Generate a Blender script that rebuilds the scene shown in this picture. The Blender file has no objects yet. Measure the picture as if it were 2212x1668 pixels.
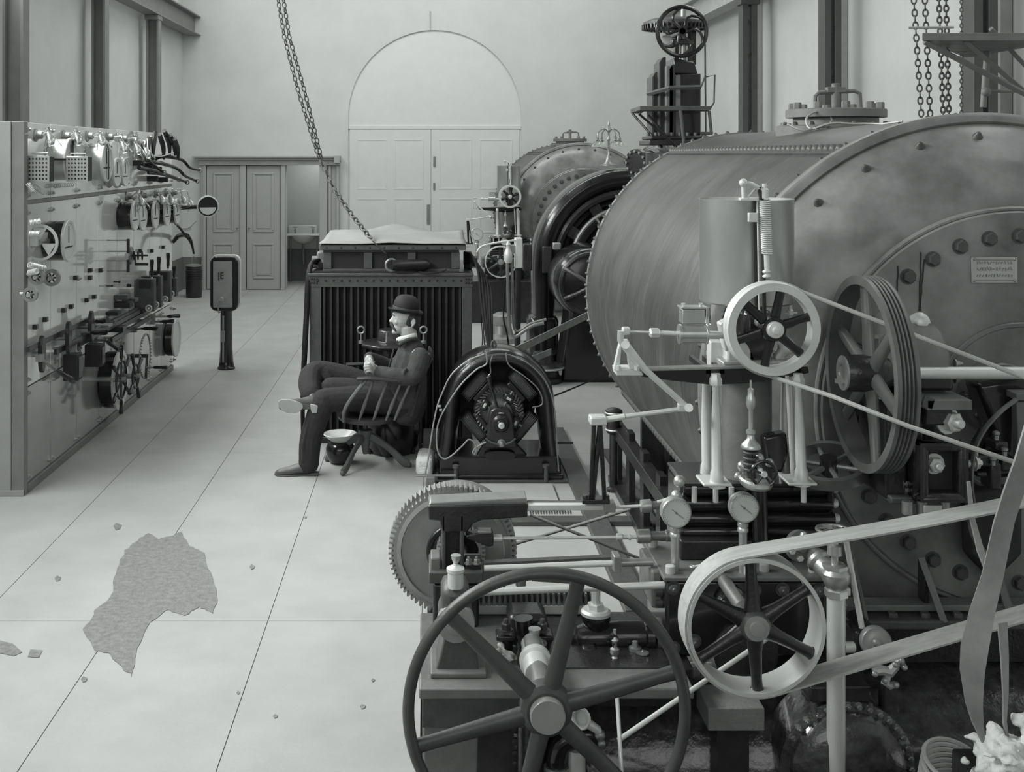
import bpy, math, random
from mathutils import Vector, Matrix, Quaternion
random.seed(7)
sc = bpy.context.scene
col = sc.collection
PI = math.pi
# ------------------------------------------------------------------ camera, light, exposure
F, U0, V0, H = 2500.0, 925.0, 333.0, 2.3        # view camera: level, with a falling front (lens shift)
cam = bpy.data.cameras.new('camera'); camo = bpy.data.objects.new('camera', cam); col.objects.link(camo)
camo.location = (0, 0, H); camo.rotation_euler = (PI/2, 0, 0)
cam.sensor_width = 36; cam.lens = 36*F/2212; cam.shift_x = (1106-U0)/2212; cam.shift_y = (V0-834)/2212
cam.clip_start = .05; sc.camera = camo
w = bpy.data.worlds.new('world'); sc.world = w; w.use_nodes = True
w.node_tree.nodes['Background'].inputs[0].default_value = (.97, 1, .98, 1)
w.node_tree.nodes['Background'].inputs[1].default_value = 1.0
sc.view_settings.view_transform = 'Standard'; sc.view_settings.look = 'None'
sc.view_settings.exposure = 0.0; sc.view_settings.gamma = 1.0; sc.view_settings.use_curve_mapping = False
def area(name, loc, rot, sx, sy, power):
    l = bpy.data.lights.new(name, 'AREA'); l.shape = 'RECTANGLE'; l.size = sx; l.size_y = sy; l.energy = power
    l.color = (.985, 1, .985)
    o = bpy.data.objects.new(name, l); col.objects.link(o); o.location = loc; o.rotation_euler = rot
    return o
# daylight at the clerestory windows (left and right walls), the windows behind the camera and the roof light, plus an added fill for the back wall
area('window_light_left', (-3.83, 6.8, 4.5), (0, math.radians(-52), 0), 1.2, 8.6, 400).data.spread = math.radians(130)
area('window_light_left_far', (-3.83, 14.2, 5.3), (0, math.radians(-60), 0), 1.2, 5.5, 150)
area('window_light_right', (4.15, 9.5, 6.2), (0, math.radians(60), 0), 1.6, 13.0, 130)
area('window_light_front', (-.8, -3.8, 4.0), (math.radians(82), 0, 0), 6.5, 4.0, 165)
area('roof_light', (-1.9, 8.5, 7.75), (0, 0, 0), 2.4, 15.0, 85)
area('back_wall_fill', (0, 15.6, 7.6), (math.radians(24), 0, 0), 6.0, 1.6, 200)  # unseen fill lamp, added to brighten the back wall
area('washroom_light', (-1.9, 20.55, 2.5), (math.radians(-10), 0, 0), .5, .5, 5)
# ------------------------------------------------------------------ materials
def mat(name, v, rough=.5, metal=0., var=.12, scale=6., bump=0., coat=0., stretch=None, bscale=60., tint=(.975, 1., .98)):
    m = bpy.data.materials.new(name); m.use_nodes = True; nt = m.node_tree; n = nt.nodes; b = n['Principled BSDF']
    tc = n.new('ShaderNodeTexCoord'); mp = n.new('ShaderNodeMapping'); nt.links.new(tc.outputs['Object'], mp.inputs[0])
    if stretch: mp.inputs['Scale'].default_value = stretch
    nz = n.new('ShaderNodeTexNoise'); nz.inputs['Scale'].default_value = scale; nz.inputs['Detail'].default_value = 6; nz.inputs['Roughness'].default_value = .62
    nt.links.new(mp.outputs[0], nz.inputs['Vector'])
    cr = n.new('ShaderNodeValToRGB'); cr.color_ramp.elements[0].position = .3; cr.color_ramp.elements[1].position = .72
    a, c = max(v*(1-var), 0), v*(1+var)
    cr.color_ramp.elements[0].color = (a*tint[0], a*tint[1], a*tint[2], 1); cr.color_ramp.elements[1].color = (c*tint[0], c*tint[1], c*tint[2], 1)
    nt.links.new(nz.outputs['Fac'], cr.inputs[0]); nt.links.new(cr.outputs[0], b.inputs['Base Color'])
    b.inputs['Roughness'].default_value = rough; b.inputs['Metallic'].default_value = metal
    if coat: b.inputs['Coat Weight'].default_value = coat; b.inputs['Coat Roughness'].default_value = .08
    if bump:
        n2 = n.new('ShaderNodeTexNoise'); n2.inputs['Scale'].default_value = bscale; n2.inputs['Detail'].default_value = 4
        nt.links.new(mp.outputs[0], n2.inputs['Vector'])
        bp = n.new('ShaderNodeBump'); bp.inputs['Strength'].default_value = bump; bp.inputs['Distance'].default_value = .01
        nt.links.new(n2.outputs['Fac'], bp.inputs['Height']); nt.links.new(bp.outputs[0], b.inputs['Normal'])
    return m
M = dict(
 floor=mat('concrete_floor', .38, .75, var=.10, scale=2.2, bump=.12, bscale=40),
 worn=mat('worn_concrete', .22, .95, var=.25, scale=30, bump=.6, bscale=90),
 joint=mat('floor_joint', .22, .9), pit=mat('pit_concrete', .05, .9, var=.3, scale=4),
 plaster=mat('white_plaster', .60, .9, var=.06, scale=1.3, bump=.15, bscale=25),
 wains=mat('dark_wainscot_paint', .16, .6), ceil=mat('ceiling_boards', .30, .9),
 doorp=mat('door_paint', .38, .5, var=.05), doorw=mat('pale_door_paint', .66, .7, var=.03), casing=mat('casing_paint', .40, .5, var=.05),
 colm=mat('column_paint', .20, .55), coldark=mat('dark_column_paint', .075, .5), colpale=mat('pale_steel', .42, .6),
 marble=mat('polished_marble', .66, .07, var=.10, scale=3, coat=.5), marbled=mat('grey_marble', .30, .10, var=.12, scale=3, coat=.5),
 black=mat('black_enamel', .012, .22, var=.3, scale=8, coat=.3), blackm=mat('black_matt', .018, .6, var=.3),
 iron=mat('dark_cast_iron', .021, .33, var=.35, scale=14, bump=.25, bscale=70, coat=.2), ironl=mat('grey_cast_iron', .078, .45, var=.25, scale=12, bump=.2, bscale=60),
 irong=mat('mid_grey_iron', .16, .5, var=.2, scale=10, bump=.15), wheelp=mat('wheel_paint', .06, .4, var=.2, scale=10, bump=.15), wheelg=mat('grooved_iron', .15, .38, .3, var=.2, scale=10), gearm=mat('gear_iron', .30, .5, .3, var=.15, scale=10),
 shell=mat('tank_shell_paint', .053, .40, var=.42, scale=3.0, stretch=(1, 1, 1), bump=.06),
 head=mat('tank_head_paint', .20, .30, var=.42, scale=4.2, bump=.12, bscale=18, coat=.12),
 steel=mat('bright_steel', .60, .28, .85, var=.12, scale=9), steelw=mat('pale_machined_metal', .68, .42, .35, var=.08, scale=9),
 steeld=mat('dull_steel', .34, .4, .7, var=.2, scale=12), brass=mat('polished_brass', .55, .36, .75, var=.15, scale=20),
 tin=mat('sheet_tin', .55, .30, .75, var=.16, scale=5, stretch=(1, 1, .3)),
 white=mat('white_enamel', .75, .3, var=.03), dial=mat('dial_face', .62, .35, var=.03), belt=mat('leather_belt', .40, .6, var=.2, scale=6, stretch=(1, 8, 8)),
 beltd=mat('dark_leather_belt', .27, .6, var=.3, scale=7), rope=mat('drive_rope', .42, .8), wood=mat('oak_wood', .10, .45, var=.3, scale=7, stretch=(1, 1, .2)),
 woodd=mat('dark_wood', .035, .4, var=.3, scale=7), woodl=mat('pale_timber', .42, .7, var=.15, scale=7), postw=mat('switchboard_post_paint', .33, .55, var=.08, scale=3),
 canvas=mat('canvas_sheet', .26, .9, var=.07, scale=5, bump=.3, bscale=12), rust=mat('grey_frame_paint', .075, .55, var=.2, scale=20, bump=.2),
 mesh=mat('dark_gauze', .022, .8), cable=mat('black_cable', .012, .6), wire=mat('pale_wire', .34, .5, .3), rag=mat('white_rag', .68, .95, var=.15, scale=30, bump=.8, bscale=50),
 copper=mat('coil_winding', .10, .5, .3, var=.4, scale=40, stretch=(1, 1, 1)), skin=mat('skin', .40, .5, var=.08, scale=20),
 wool=mat('wool_jacket', .050, .95, var=.25, scale=25, bump=.5, bscale=120), trous=mat('trouser_cloth', .026, .95, var=.2, scale=18, bump=.4, bscale=60),
 felt=mat('black_felt', .012, .75), band=mat('hat_band', .07, .5), shirt=mat('white_collar', .62, .8), shoe=mat('brown_shoe', .085, .4), sole=mat('pale_sole', .36, .8), hair=mat('dark_hair', .035, .7, var=.4, scale=60),
 zinc=mat('zinc_plate', .36, .4, .4, var=.12, scale=8), wet=mat('wet_black_pipe', .05, .25, var=.6, scale=22, bump=.5, bscale=30, coat=.5), stoneb=mat('stone_block', .20, .9, var=.2, bump=.4))
for q_ in ('cable',): M[q_].node_tree.nodes['Principled BSDF'].inputs['Specular IOR Level'].default_value = .15
for q_ in ('marble', 'marbled'): M[q_].node_tree.nodes['Principled BSDF'].inputs['IOR'].default_value = 1.8; M[q_].node_tree.nodes['Principled BSDF'].inputs['Coat Weight'].default_value = 1
mm = M['shell']; _n = mm.node_tree.nodes
def streaks(m, centre_xz, amt):
    # fine scratches running round the tank, in the paint
    nt = m.node_tree; n = nt.nodes; b = n['Principled BSDF']; tc = n.new('ShaderNodeTexCoord')
    sp = n.new('ShaderNodeSeparateXYZ'); nt.links.new(tc.outputs['Object'], sp.inputs[0])
    cb = n.new('ShaderNodeCombineXYZ'); at = n.new('ShaderNodeMath'); at.operation = 'ARCTAN2'
    nt.links.new(sp.outputs['X'], at.inputs[0]); nt.links.new(sp.outputs['Z'], at.inputs[1])
    m1 = n.new('ShaderNodeMath'); m1.operation = 'MULTIPLY'; m1.inputs[1].default_value = 1.3; nt.links.new(at.outputs[0], m1.inputs[0])
    m2 = n.new('ShaderNodeMath'); m2.operation = 'MULTIPLY'; m2.inputs[1].default_value = 16; nt.links.new(sp.outputs['Y'], m2.inputs[0])
    nt.links.new(m1.outputs[0], cb.inputs[0]); nt.links.new(m2.outputs[0], cb.inputs[1])
    nz = n.new('ShaderNodeTexNoise'); nz.inputs['Scale'].default_value = 2.5; nz.inputs['Detail'].default_value = 8; nt.links.new(cb.outputs[0], nz.inputs['Vector'])
    cr = n.new('ShaderNodeValToRGB'); cr.color_ramp.elements[0].position = .30; cr.color_ramp.elements[0].color = (.72, .72, .72, 1)
    cr.color_ramp.elements[1].position = .74; cr.color_ramp.elements[1].color = (1+amt, 1+amt, 1+amt, 1)
    nt.links.new(nz.outputs['Fac'], cr.inputs[0])
    mx = n.new('ShaderNodeMix'); mx.data_type = 'RGBA'; mx.blend_type = 'MULTIPLY'; mx.inputs[0].default_value = 1
    old = b.inputs['Base Color'].links[0].from_socket
    nt.links.new(old, mx.inputs[6]); nt.links.new(cr.outputs[0], mx.inputs[7]); nt.links.new(mx.outputs[2], b.inputs['Base Color'])
streaks(M['shell'], None, .55)
g = bpy.data.materials.new('clear_glass'); g.use_nodes = True; gb = g.node_tree.nodes['Principled BSDF']
gb.inputs['Transmission Weight'].default_value = 1; gb.inputs['Roughness'].default_value = .03; gb.inputs['Base Color'].default_value = (.95, .96, .95, 1); gb.inputs['IOR'].default_value = 1.2
M['glass'] = g
g = bpy.data.materials.new('lit_window_glass'); g.use_nodes = True; gb = g.node_tree.nodes['Principled BSDF']
gb.inputs['Emission Color'].default_value = (.92, 1, .96, 1); gb.inputs['Emission Strength'].default_value = .5; M['pane'] = g
# ------------------------------------------------------------------ geometry helpers
def P(u, v, D): return Vector(((u-U0)/F*D, D, H+(V0-v)/F*D))      # world point read off the photograph at depth D
def L(px, D): return px*D/F
X, Y, Z = Vector((1, 0, 0)), Vector((0, 1, 0)), Vector((0, 0, 1))
def frame(ax):
    ax = Vector(ax).normalized(); t = Z if abs(ax.z) < .9 else X
    a = ax.cross(t).normalized(); return a, ax.cross(a).normalized(), ax
class MB:
    def __init__(s): s.v = []; s.f = []
    def add(s, vs, fs):
        k = len(s.v); s.v += [Vector(p) for p in vs]; s.f += [tuple(i+k for i in f) for f in fs]; return s
    def box(s, x0, x1, y0, y1, z0, z1):
        vs = [(x, y, z) for x in (x0, x1) for y in (y0, y1) for z in (z0, z1)]
        return s.add(vs, [(0, 1, 3, 2), (4, 6, 7, 5), (0, 4, 5, 1), (2, 3, 7, 6), (0, 2, 6, 4), (1, 5, 7, 3)])
    def pbox(s, u0, v0, u1, v1, D, dep):
        a = P(u0, v1, D); b = P(u1, v0, D); return s.box(a.x, b.x, D, D+dep, a.z, b.z)
    def cbox(s, c, d, rot=None):
        q = [Vector((x*d[0]/2, y*d[1]/2, z*d[2]/2)) for x in (-1, 1) for y in (-1, 1) for z in (-1, 1)]
        if rot is not None: q = [rot @ p for p in q]
        return s.add([Vector(c)+p for p in q], [(0, 1, 3, 2), (4, 6, 7, 5), (0, 4, 5, 1), (2, 3, 7, 6), (0, 2, 6, 4), (1, 5, 7, 3)])
    def lathe(s, o, ax, prof, n=24, ph=0., closed=False, sx=1., sy=1.):
        o = Vector(o); a, b, c = frame(ax); vs = []; fs = []
        m = len(prof)
        for r, h in prof:
            for i in range(n):
                t = 2*PI*i/n+ph; vs.append(o+c*h+a*(r*math.cos(t)*sx)+b*(r*math.sin(t)*sy))
        for j in range(m if closed else m-1):
            j2 = (j+1) % m
            for i in range(n):
                i2 = (i+1) % n; fs.append((j*n+i, j*n+i2, j2*n+i2, j2*n+i))
        if not closed:
            if prof[0][0] > 1e-6: fs.append(tuple(range(n))[::-1])
            if prof[-1][0] > 1e-6: fs.append(tuple((m-1)*n+i for i in range(n)))
        return s.add(vs, fs)
    def cyl(s, a, b, r, r2=None, n=20, ph=0.):
        a = Vector(a); b = Vector(b); r2 = r if r2 is None else r2
        return s.lathe(a, b-a, [(r, 0), (r2, (b-a).length)], n, ph)
    def annulus(s, c, ax, ro, ri, d, n=48, bev=0.):
        c = Vector(c)
        e = bev
        pr = [(ri, -d/2+e), (ri+e, -d/2), (ro-e, -d/2), (ro, -d/2+e), (ro, d/2-e), (ro-e, d/2), (ri+e, d/2), (ri, d/2-e)] if e else [(ri, -d/2), (ro, -d/2), (ro, d/2), (ri, d/2)]
        return s.lathe(c, ax, pr, n, closed=True)
    def torus(s, c, ax, R, r, n=48, m=10, sq=1.):
        return s.lathe(c, ax, [(R+r*math.cos(2*PI*j/m), r*sq*math.sin(2*PI*j/m)) for j in range(m)], n, closed=True)
    def tube(s, pts, r, n=8, closed=False, flat=None, up=None):
        pts = [Vector(p) for p in pts]; m = len(pts); rs = r if isinstance(r, (list, tuple)) else [r]*m
        vs = []; fs = []; prev = None
        for i, p in enumerate(pts):
            if closed: t = (pts[(i+1) % m]-pts[i-1])
            else: t = pts[min(i+1, m-1)]-pts[max(i-1, 0)]
            t = t.normalized() if t.length > 1e-9 else Vector(Z)
            if prev is None:
                ref = Vector(up) if up is not None else (Z if abs(t.z) < .9 else X)
                a = (ref-t*ref.dot(t)).normalized()
            else: a = (prev-t*prev.dot(t)).normalized()
            prev = a; b = t.cross(a); fx = flat if flat else (1, 1)
            for k in range(n):
                g = 2*PI*k/n; vs.append(p+a*(rs[i]*fx[0]*math.cos(g))+b*(rs[i]*fx[1]*math.sin(g)))
        for i in range(m if closed else m-1):
            j = (i+1) % m
            for k in range(n):
                k2 = (k+1) % n; fs.append((i*n+k, i*n+k2, j*n+k2, j*n+k))
        if not closed: fs.append(tuple(range(n))[::-1]); fs.append(tuple((m-1)*n+k for k in range(n)))
        return s.add(vs, fs)
    def ribbon(s, pts, wv, th):      # rectangular band: wv width vector (or list), th thickness
        pts = [Vector(p) for p in pts]; m = len(pts); vs = []; fs = []
        for i, p in enumerate(pts):
            t = (pts[min(i+1, m-1)]-pts[max(i-1, 0)]).normalized(); wi = Vector(wv[i] if isinstance(wv, list) else wv)
            nn = t.cross(wi).normalized()*th/2
            vs += [p-wi/2-nn, p+wi/2-nn, p+wi/2+nn, p-wi/2+nn]
        for i in range(m-1):
            for k in range(4): k2 = (k+1) % 4; fs.append((i*4+k, i*4+k2, i*4+4+k2, i*4+4+k))
        fs.append((3, 2, 1, 0)); e = (m-1)*4; fs.append((e, e+1, e+2, e+3))
        return s.add(vs, fs)
    def prism(s, poly, ext):
        poly = [Vector(p) for p in poly]; n = len(poly); ext = Vector(ext)
        return s.add(poly+[p+ext for p in poly], [tuple(range(n)), tuple(range(2*n-1, n-1, -1))]+[(i, (i+1) % n, n+(i+1) % n, n+i)[::-1] for i in range(n)])
    def pprism(s, uv, D, dep): return s.prism([P(u, v, D) for u, v in uv], (0, dep, 0))
    def ball(s, c, r, n=14, sc_=(1, 1, 1), rot=None):
        m = max(6, n//2); vs = []; fs = []; c = Vector(c)
        for j in range(m+1):
            for i in range(n):
                p = Vector((r*math.sin(PI*j/m)*math.cos(2*PI*i/n)*sc_[0], r*math.sin(PI*j/m)*math.sin(2*PI*i/n)*sc_[1], r*math.cos(PI*j/m)*sc_[2]))
                if rot is not None: p = rot @ p
                vs.append(c+p)
        for j in range(m):
            for i in range(n): i2 = (i+1) % n; fs.append((j*n+i, (j+1)*n+i, (j+1)*n+i2, j*n+i2))
        return s.add(vs, fs)
    def bolt(s, c, ax, r, h, n=6):
        return s.lathe(c, ax, [(r, 0), (r, h*.85), (r*.85, h)], n)
    def nut(s, c, ax, r, h):
        s.lathe(c, ax, [(r*1.35, 0), (r*1.35, h*.15)], 14); s.lathe(c, ax, [(r, h*.15), (r, h*.8), (r*.8, h*.9)], 6)
        return s.lathe(c, ax, [(r*.5, h*.8), (r*.5, h*1.25), (r*.4, h*1.35)], 10)
    def gear(s, c, ax, r, th, d, nt=60, ri=0.):
        c = Vector(c); a, b, cc = frame(ax); pts = []
        for i in range(nt):
            for f_, rr in ((0, r-th), (.22, r-th), (.34, r), (.66, r), (.78, r-th)):
                t = 2*PI*(i+f_)/nt; pts.append(c+a*rr*math.cos(t)+b*rr*math.sin(t))
        n = len(pts); e = cc*d/2; inn = [c+(p-c).normalized()*ri for p in pts]
        vs = [p-e for p in pts]+[p+e for p in pts]+[p-e for p in inn]+[p+e for p in inn]
        fs = []
        for i in range(n):
            j = (i+1) % n
            fs += [(i, j, n+j, n+i), (2*n+i, 2*n+j, j, i), (n+i, n+j, 3*n+j, 3*n+i), (2*n+j, 2*n+i, 3*n+i, 3*n+j)]
        return s.add(vs, fs)
    def build(s, name, m, parent=None, bev=0., smooth=True, ang=38, label=None, remesh=0., sm=0):
        me = bpy.data.meshes.new(name); off = parent_off(parent)
        me.from_pydata([tuple(p-off) for p in s.v], [], s.f); me.materials.append(M[m] if isinstance(m, str) else m)
        o = bpy.data.objects.new(name, me); col.objects.link(o)
        if parent is not None: o.parent = parent
        o['_w'] = tuple(off)
        if remesh:
            md = o.modifiers.new('r', 'REMESH'); md.mode = 'VOXEL'; md.voxel_size = remesh; md.use_smooth_shade = True
            if sm: m2 = o.modifiers.new('s', 'SMOOTH'); m2.iterations = sm; m2.factor = .5
            dg = bpy.context.evaluated_depsgraph_get(); nm = bpy.data.meshes.new_from_object(o.evaluated_get(dg))
            o.modifiers.clear(); o.data = nm; nm.name = name
            for p in nm.polygons: p.use_smooth = True
            return o
        if bev:
            md = o.modifiers.new('bevel', 'BEVEL'); md.width = bev; md.segments = 2; md.limit_method = 'ANGLE'; md.angle_limit = math.radians(40); md.harden_normals = False
        import bmesh
        bm = bmesh.new(); bm.from_mesh(me); bmesh.ops.remove_doubles(bm, verts=bm.verts, dist=1e-6); bmesh.ops.recalc_face_normals(bm, faces=bm.faces); bm.to_mesh(me); bm.free()
        if smooth:
            for p in me.polygons: p.use_smooth = True
            me.set_sharp_from_angle(angle=math.radians(ang))
        if label: o['label'] = label
        return o
def parent_off(p):
    return Vector(p['_w']) if p is not None else Vector((0, 0, 0))
def thing(name, label, cat, loc, group=None):
    o = bpy.data.objects.new(name, None); col.objects.link(o); o.location = Vector(loc); o['_w'] = tuple(loc); o.empty_display_size = .1
    o['label'] = label; o['category'] = cat
    if group: o['group'] = group
    return o
def struct(o): o['kind'] = 'structure'; return o
def clone(o, d, label=None, parent=None, group=None):
    c = o.copy(); col.objects.link(c)
    if parent is None:
        c.location = o.location+Vector(d); c['_w'] = tuple(Vector(o['_w'])+Vector(d))
        if label: c['label'] = label
        if group: c['group'] = group
    else: c.parent = parent
    for ch in list(o.children): clone(ch, d, parent=c)
    return c
def place(src, name, parent, at, rot=None):      # a further piece sharing src's mesh, at a world point, with a rotation
    o = bpy.data.objects.new(name, src.data); col.objects.link(o); o.parent = parent
    o.location = Vector(at)-parent_off(parent); o['_w'] = tuple(parent_off(parent))
    if rot is not None: o.rotation_mode = 'QUATERNION'; o.rotation_quaternion = rot
    return o
def piece(mb, name, m, parent, at, rot=None, **k):   # first of a series: mesh modelled around its own origin
    o = mb.build(name, m, None, **k); o.parent = parent; o.location = Vector(at)-parent_off(parent); o['_w'] = tuple(parent_off(parent))
    if rot is not None: o.rotation_mode = 'QUATERNION'; o.rotation_quaternion = rot
    return o
def series(mb, name, m, parent, spots, **k):
    src = None
    for s_ in spots:
        at, rot = s_ if isinstance(s_, tuple) and len(s_) == 2 and isinstance(s_[0], Vector) else (s_, None)
        if src is None: src = piece(mb, name, m, parent, at, rot, **k)
        else: place(src, name, parent, at, rot)
def toward(ax): return Z.rotation_difference(Vector(ax).normalized())
def arc(c, R, t0, t1, n, a=X, b=Z): return [Vector(c)+a*R*math.cos(t)+b*R*math.sin(t) for t in [t0+(t1-t0)*i/n for i in range(n+1)]]
def spline(pts, n=6):
    pts = [Vector(p) for p in pts]; out = []
    q = [pts[0]*2-pts[1]]+pts+[pts[-1]*2-pts[-2]]
    for i in range(1, len(q)-2):
        for k in range(n):
            t = k/n; a, b, c, d = q[i-1:i+3]
            out.append(.5*((2*b)+(-a+c)*t+(2*a-5*b+4*c-d)*t*t+(-a+3*b-3*c+d)*t**3))
    return out+[pts[-1]]
def Ps(l, D=None): return [P(p[0], p[1], p[2] if len(p) > 2 else D) for p in l]
# ------------------------------------------------------------------ the room
YB, XL, XR, YF, ZC = 19.7, -4.18, 4.35, -4.0, 8.0
# a pit under the foreground machinery is left out of the floor slabs
PX0, PY0, PY1 = -.03, 1.0, 5.7
fb = MB().box(XL, PX0, YF, YB+1.3, -.14, -.004).box(PX0, XR, PY1, YB+1.3, -.14, -.004).box(PX0, XR, YF, PY0, -.14, -.004)
fb.box(PX0-.1, XR, PY0-.1, PY1+.1, -.85, -.75)
fl = struct(fb.build('floor', 'joint', smooth=False))
xs = [XL, -3.0, -2.22, -1.53, -.79, PX0, 1.0, 2.1, 3.2, XR]; ys = [YF, PY0, 3.1, PY1, 8.9, 12.3, 15.9, YB+1.3]
for i in range(len(xs)-1):
    for j in range(len(ys)-1):
        if i >= 5 and 1 <= j <= 2: continue
        MB().box(xs[i]+.0022, xs[i+1]-.0022, ys[j]+.0015, ys[j+1]-.0015, -.02, 0).build('slab', 'floor', fl, smooth=False)
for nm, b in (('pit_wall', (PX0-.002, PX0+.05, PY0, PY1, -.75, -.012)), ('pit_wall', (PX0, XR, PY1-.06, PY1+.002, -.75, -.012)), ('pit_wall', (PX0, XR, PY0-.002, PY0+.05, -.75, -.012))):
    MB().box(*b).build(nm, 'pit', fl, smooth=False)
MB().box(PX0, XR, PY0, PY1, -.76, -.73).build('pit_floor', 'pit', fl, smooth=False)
# patches where the floor coating has come away
def patch(uv):
    pts = []
    for u, v in uv:
        D = F*H/(v-V0); p = P(u, v, D); pts.append(Vector((p.x, p.y, .0005)))
    out = []
    for i, p in enumerate(pts):
        q = pts[(i+1) % len(pts)]
        kk = 5 if len(uv) > 8 else 1
        for k in range(kk):
            t = k/kk; out.append(p if kk == 1 else p.lerp(q, t)+Vector((random.uniform(-.007, .007), random.uniform(-.008, .008), 0)))
    MB().prism(out, (0, 0, .0025)).build('worn_patch', 'worn', fl, smooth=False, label='dark ragged patch where the floor surface has peeled')
patch([(322, 1152), (345, 1165), (370, 1158), (392, 1150), (410, 1180), (440, 1195), (458, 1250), (470, 1290), (462, 1325), (430, 1312), (400, 1330), (360, 1318), (325, 1345), (300, 1400), (285, 1462), (262, 1440), (232, 1412), (200, 1405), (182, 1360), (205, 1320), (240, 1290), (248, 1240), (270, 1190), (300, 1165)])
patch([(0, 1385), (28, 1392), (48, 1410), (30, 1418), (0, 1412)])
patch([(66, 1404), (92, 1406), (84, 1422), (60, 1420)])
for (u, v, s) in ((254, 1137, 9), (125, 1250, 7), (545, 1225, 6), (182, 1468, 7), (515, 1497, 4), (595, 1548, 5), (784, 1527, 6), (806, 1470, 4), (660, 1118, 3)):
    patch([(u-s, v), (u-s*.3, v-s*.8), (u+s, v-s*.2), (u+s*.6, v+s*.7), (u-s*.4, v+s)])
# sleepers and rails let into the floor behind the governor
MB().box(.98, 1.12, 5.75, 9.6, .0, .035).build('floor_rail', 'rust', fl, bev=.004)
MB().box(1.34, 1.42, 5.75, 8.9, .0, .035).build('floor_rail', 'rust', fl, bev=.004)
MB().box(.2, 1.3, 7.15, 7.27, .0, .03).build('floor_rail', 'ironl', fl, bev=.004)

def wpoly(pts, y, d): return MB().prism([Vector((x, y, z)) for x, z in pts], (0, d, 0))
kb = F/YB
def bx(u): return (u-U0)/kb
def bz(v): return H+(V0-v)/kb
ax0, ax1, az = bx(752), bx(1126), bz(65); ar = (ax1-ax0)/2; acx = (ax0+ax1)/2; spr = az-ar
nx0, nx1, nz = bx(617), bx(692), bz(357)
pts = [(XL, 0), (nx0, 0), (nx0, nz), (nx1, nz), (nx1, 0), (ax0, 0), (ax0, spr)]
pts += [(acx-ar*math.cos(t), spr+ar*math.sin(t)) for t in [PI*i/32 for i in range(1, 32)]]
pts += [(ax1, spr), (ax1, 0), (XR, 0), (XR, ZC), (XL, ZC)]
wb = struct(wpoly(pts, YB, .25).build('wall_back', 'plaster', smooth=False))
MB().box(nx0-.3, nx1+.5, YB+1.3, YB+1.4, 0, 2.9).build('wall_panel', 'plaster', wb, smooth=False)
MB().box(nx0-.25, nx0-.15, YB+.25, YB+1.3, 0, 2.9).build('wall_panel', 'plaster', wb, smooth=False)
MB().box(nx1+.35, nx1+.45, YB+.25, YB+1.3, 0, 2.9).build('wall_panel', 'plaster', wb, smooth=False)
MB().box(nx0-.2, nx1+.4, YB+.25, YB+1.3, 2.8, 2.9).build('wall_panel', 'plaster', wb, smooth=False)
MB().box(nx0-.2, nx1+.4, YB+1.28, YB+1.3, 0, bz(545)-.05).build('wainscot', 'wains', wb, smooth=False)
MB().box(nx0-.15, nx0-.14, YB+.25, YB+1.28, 0, bz(545)-.05).build('wainscot', 'wains', wb, smooth=False)
MB().box(XL, bx(440), YB-.012, YB, 0, bz(555)).build('wainscot', 'wains', wb, smooth=False)
MB().box(bx(735), ax0-.03, YB-.012, YB, 0, bz(555)).build('wainscot', 'wains', wb, smooth=False)
# faint plaster lines on the back wall
MB().box(bx(928), bx(931), YB-.008, YB, az, az+.32).build('plaster_seam', 'casing', wb, smooth=False)
# arched doorway with pale double doors
d3 = struct(MB().prism([Vector((x, YB+.035, z)) for x, z in [(ax0-.02, 0), (ax0-.02, spr)]+[(acx-(ar+.02)*math.cos(t), spr+(ar+.02)*math.sin(t)) for t in [PI*i/32 for i in range(1, 32)]]+[(ax1+.02, spr), (ax1+.02, 0)]], (0, .05, 0)).build('door_3', 'doorw', smooth=False))
tz = bz(275)
MB().box(ax0, ax1, YB+.012, YB+.045, tz-.03, tz+.03).build('transom', 'doorw', d3, bev=.006)
mx = bx(931)
for a, b in ((ax0+.03, mx-.005), (mx+.005, ax1-.03)):
    leaf = MB().box(a, b, YB+.018, YB+.035, .02, tz-.04).build('door_leaf', 'doorw', d3, bev=.002)
    w3 = (b-a-.36)/2
    for i in range(2):
        for z0, z1 in ((.2, .75), (.95, 1.55), (1.7, tz-.2)):
            m_ = MB(); x0 = a+.12+i*(w3+.12); x1 = x0+w3
            for q in ((x0, x1, z0, z0+.03), (x0, x1, z1-.03, z1), (x0, x0+.03, z0+.031, z1-.031), (x1-.03, x1, z0+.031, z1-.031)): m_.box(q[0], q[1], YB+.013, YB+.0185, q[2], q[3])
            m_.build('panel_moulding', 'doorw', leaf, bev=.003)
for (u0, v0, u1, v1) in ((922, 442, 929, 484), (936, 338, 941, 360), (936, 395, 940, 410)):
    MB().box(bx(u0), bx(u1), YB+.0, YB+.018, bz(v1), bz(v0)).build('door_bolt', 'colm', d3, bev=.004)
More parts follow.
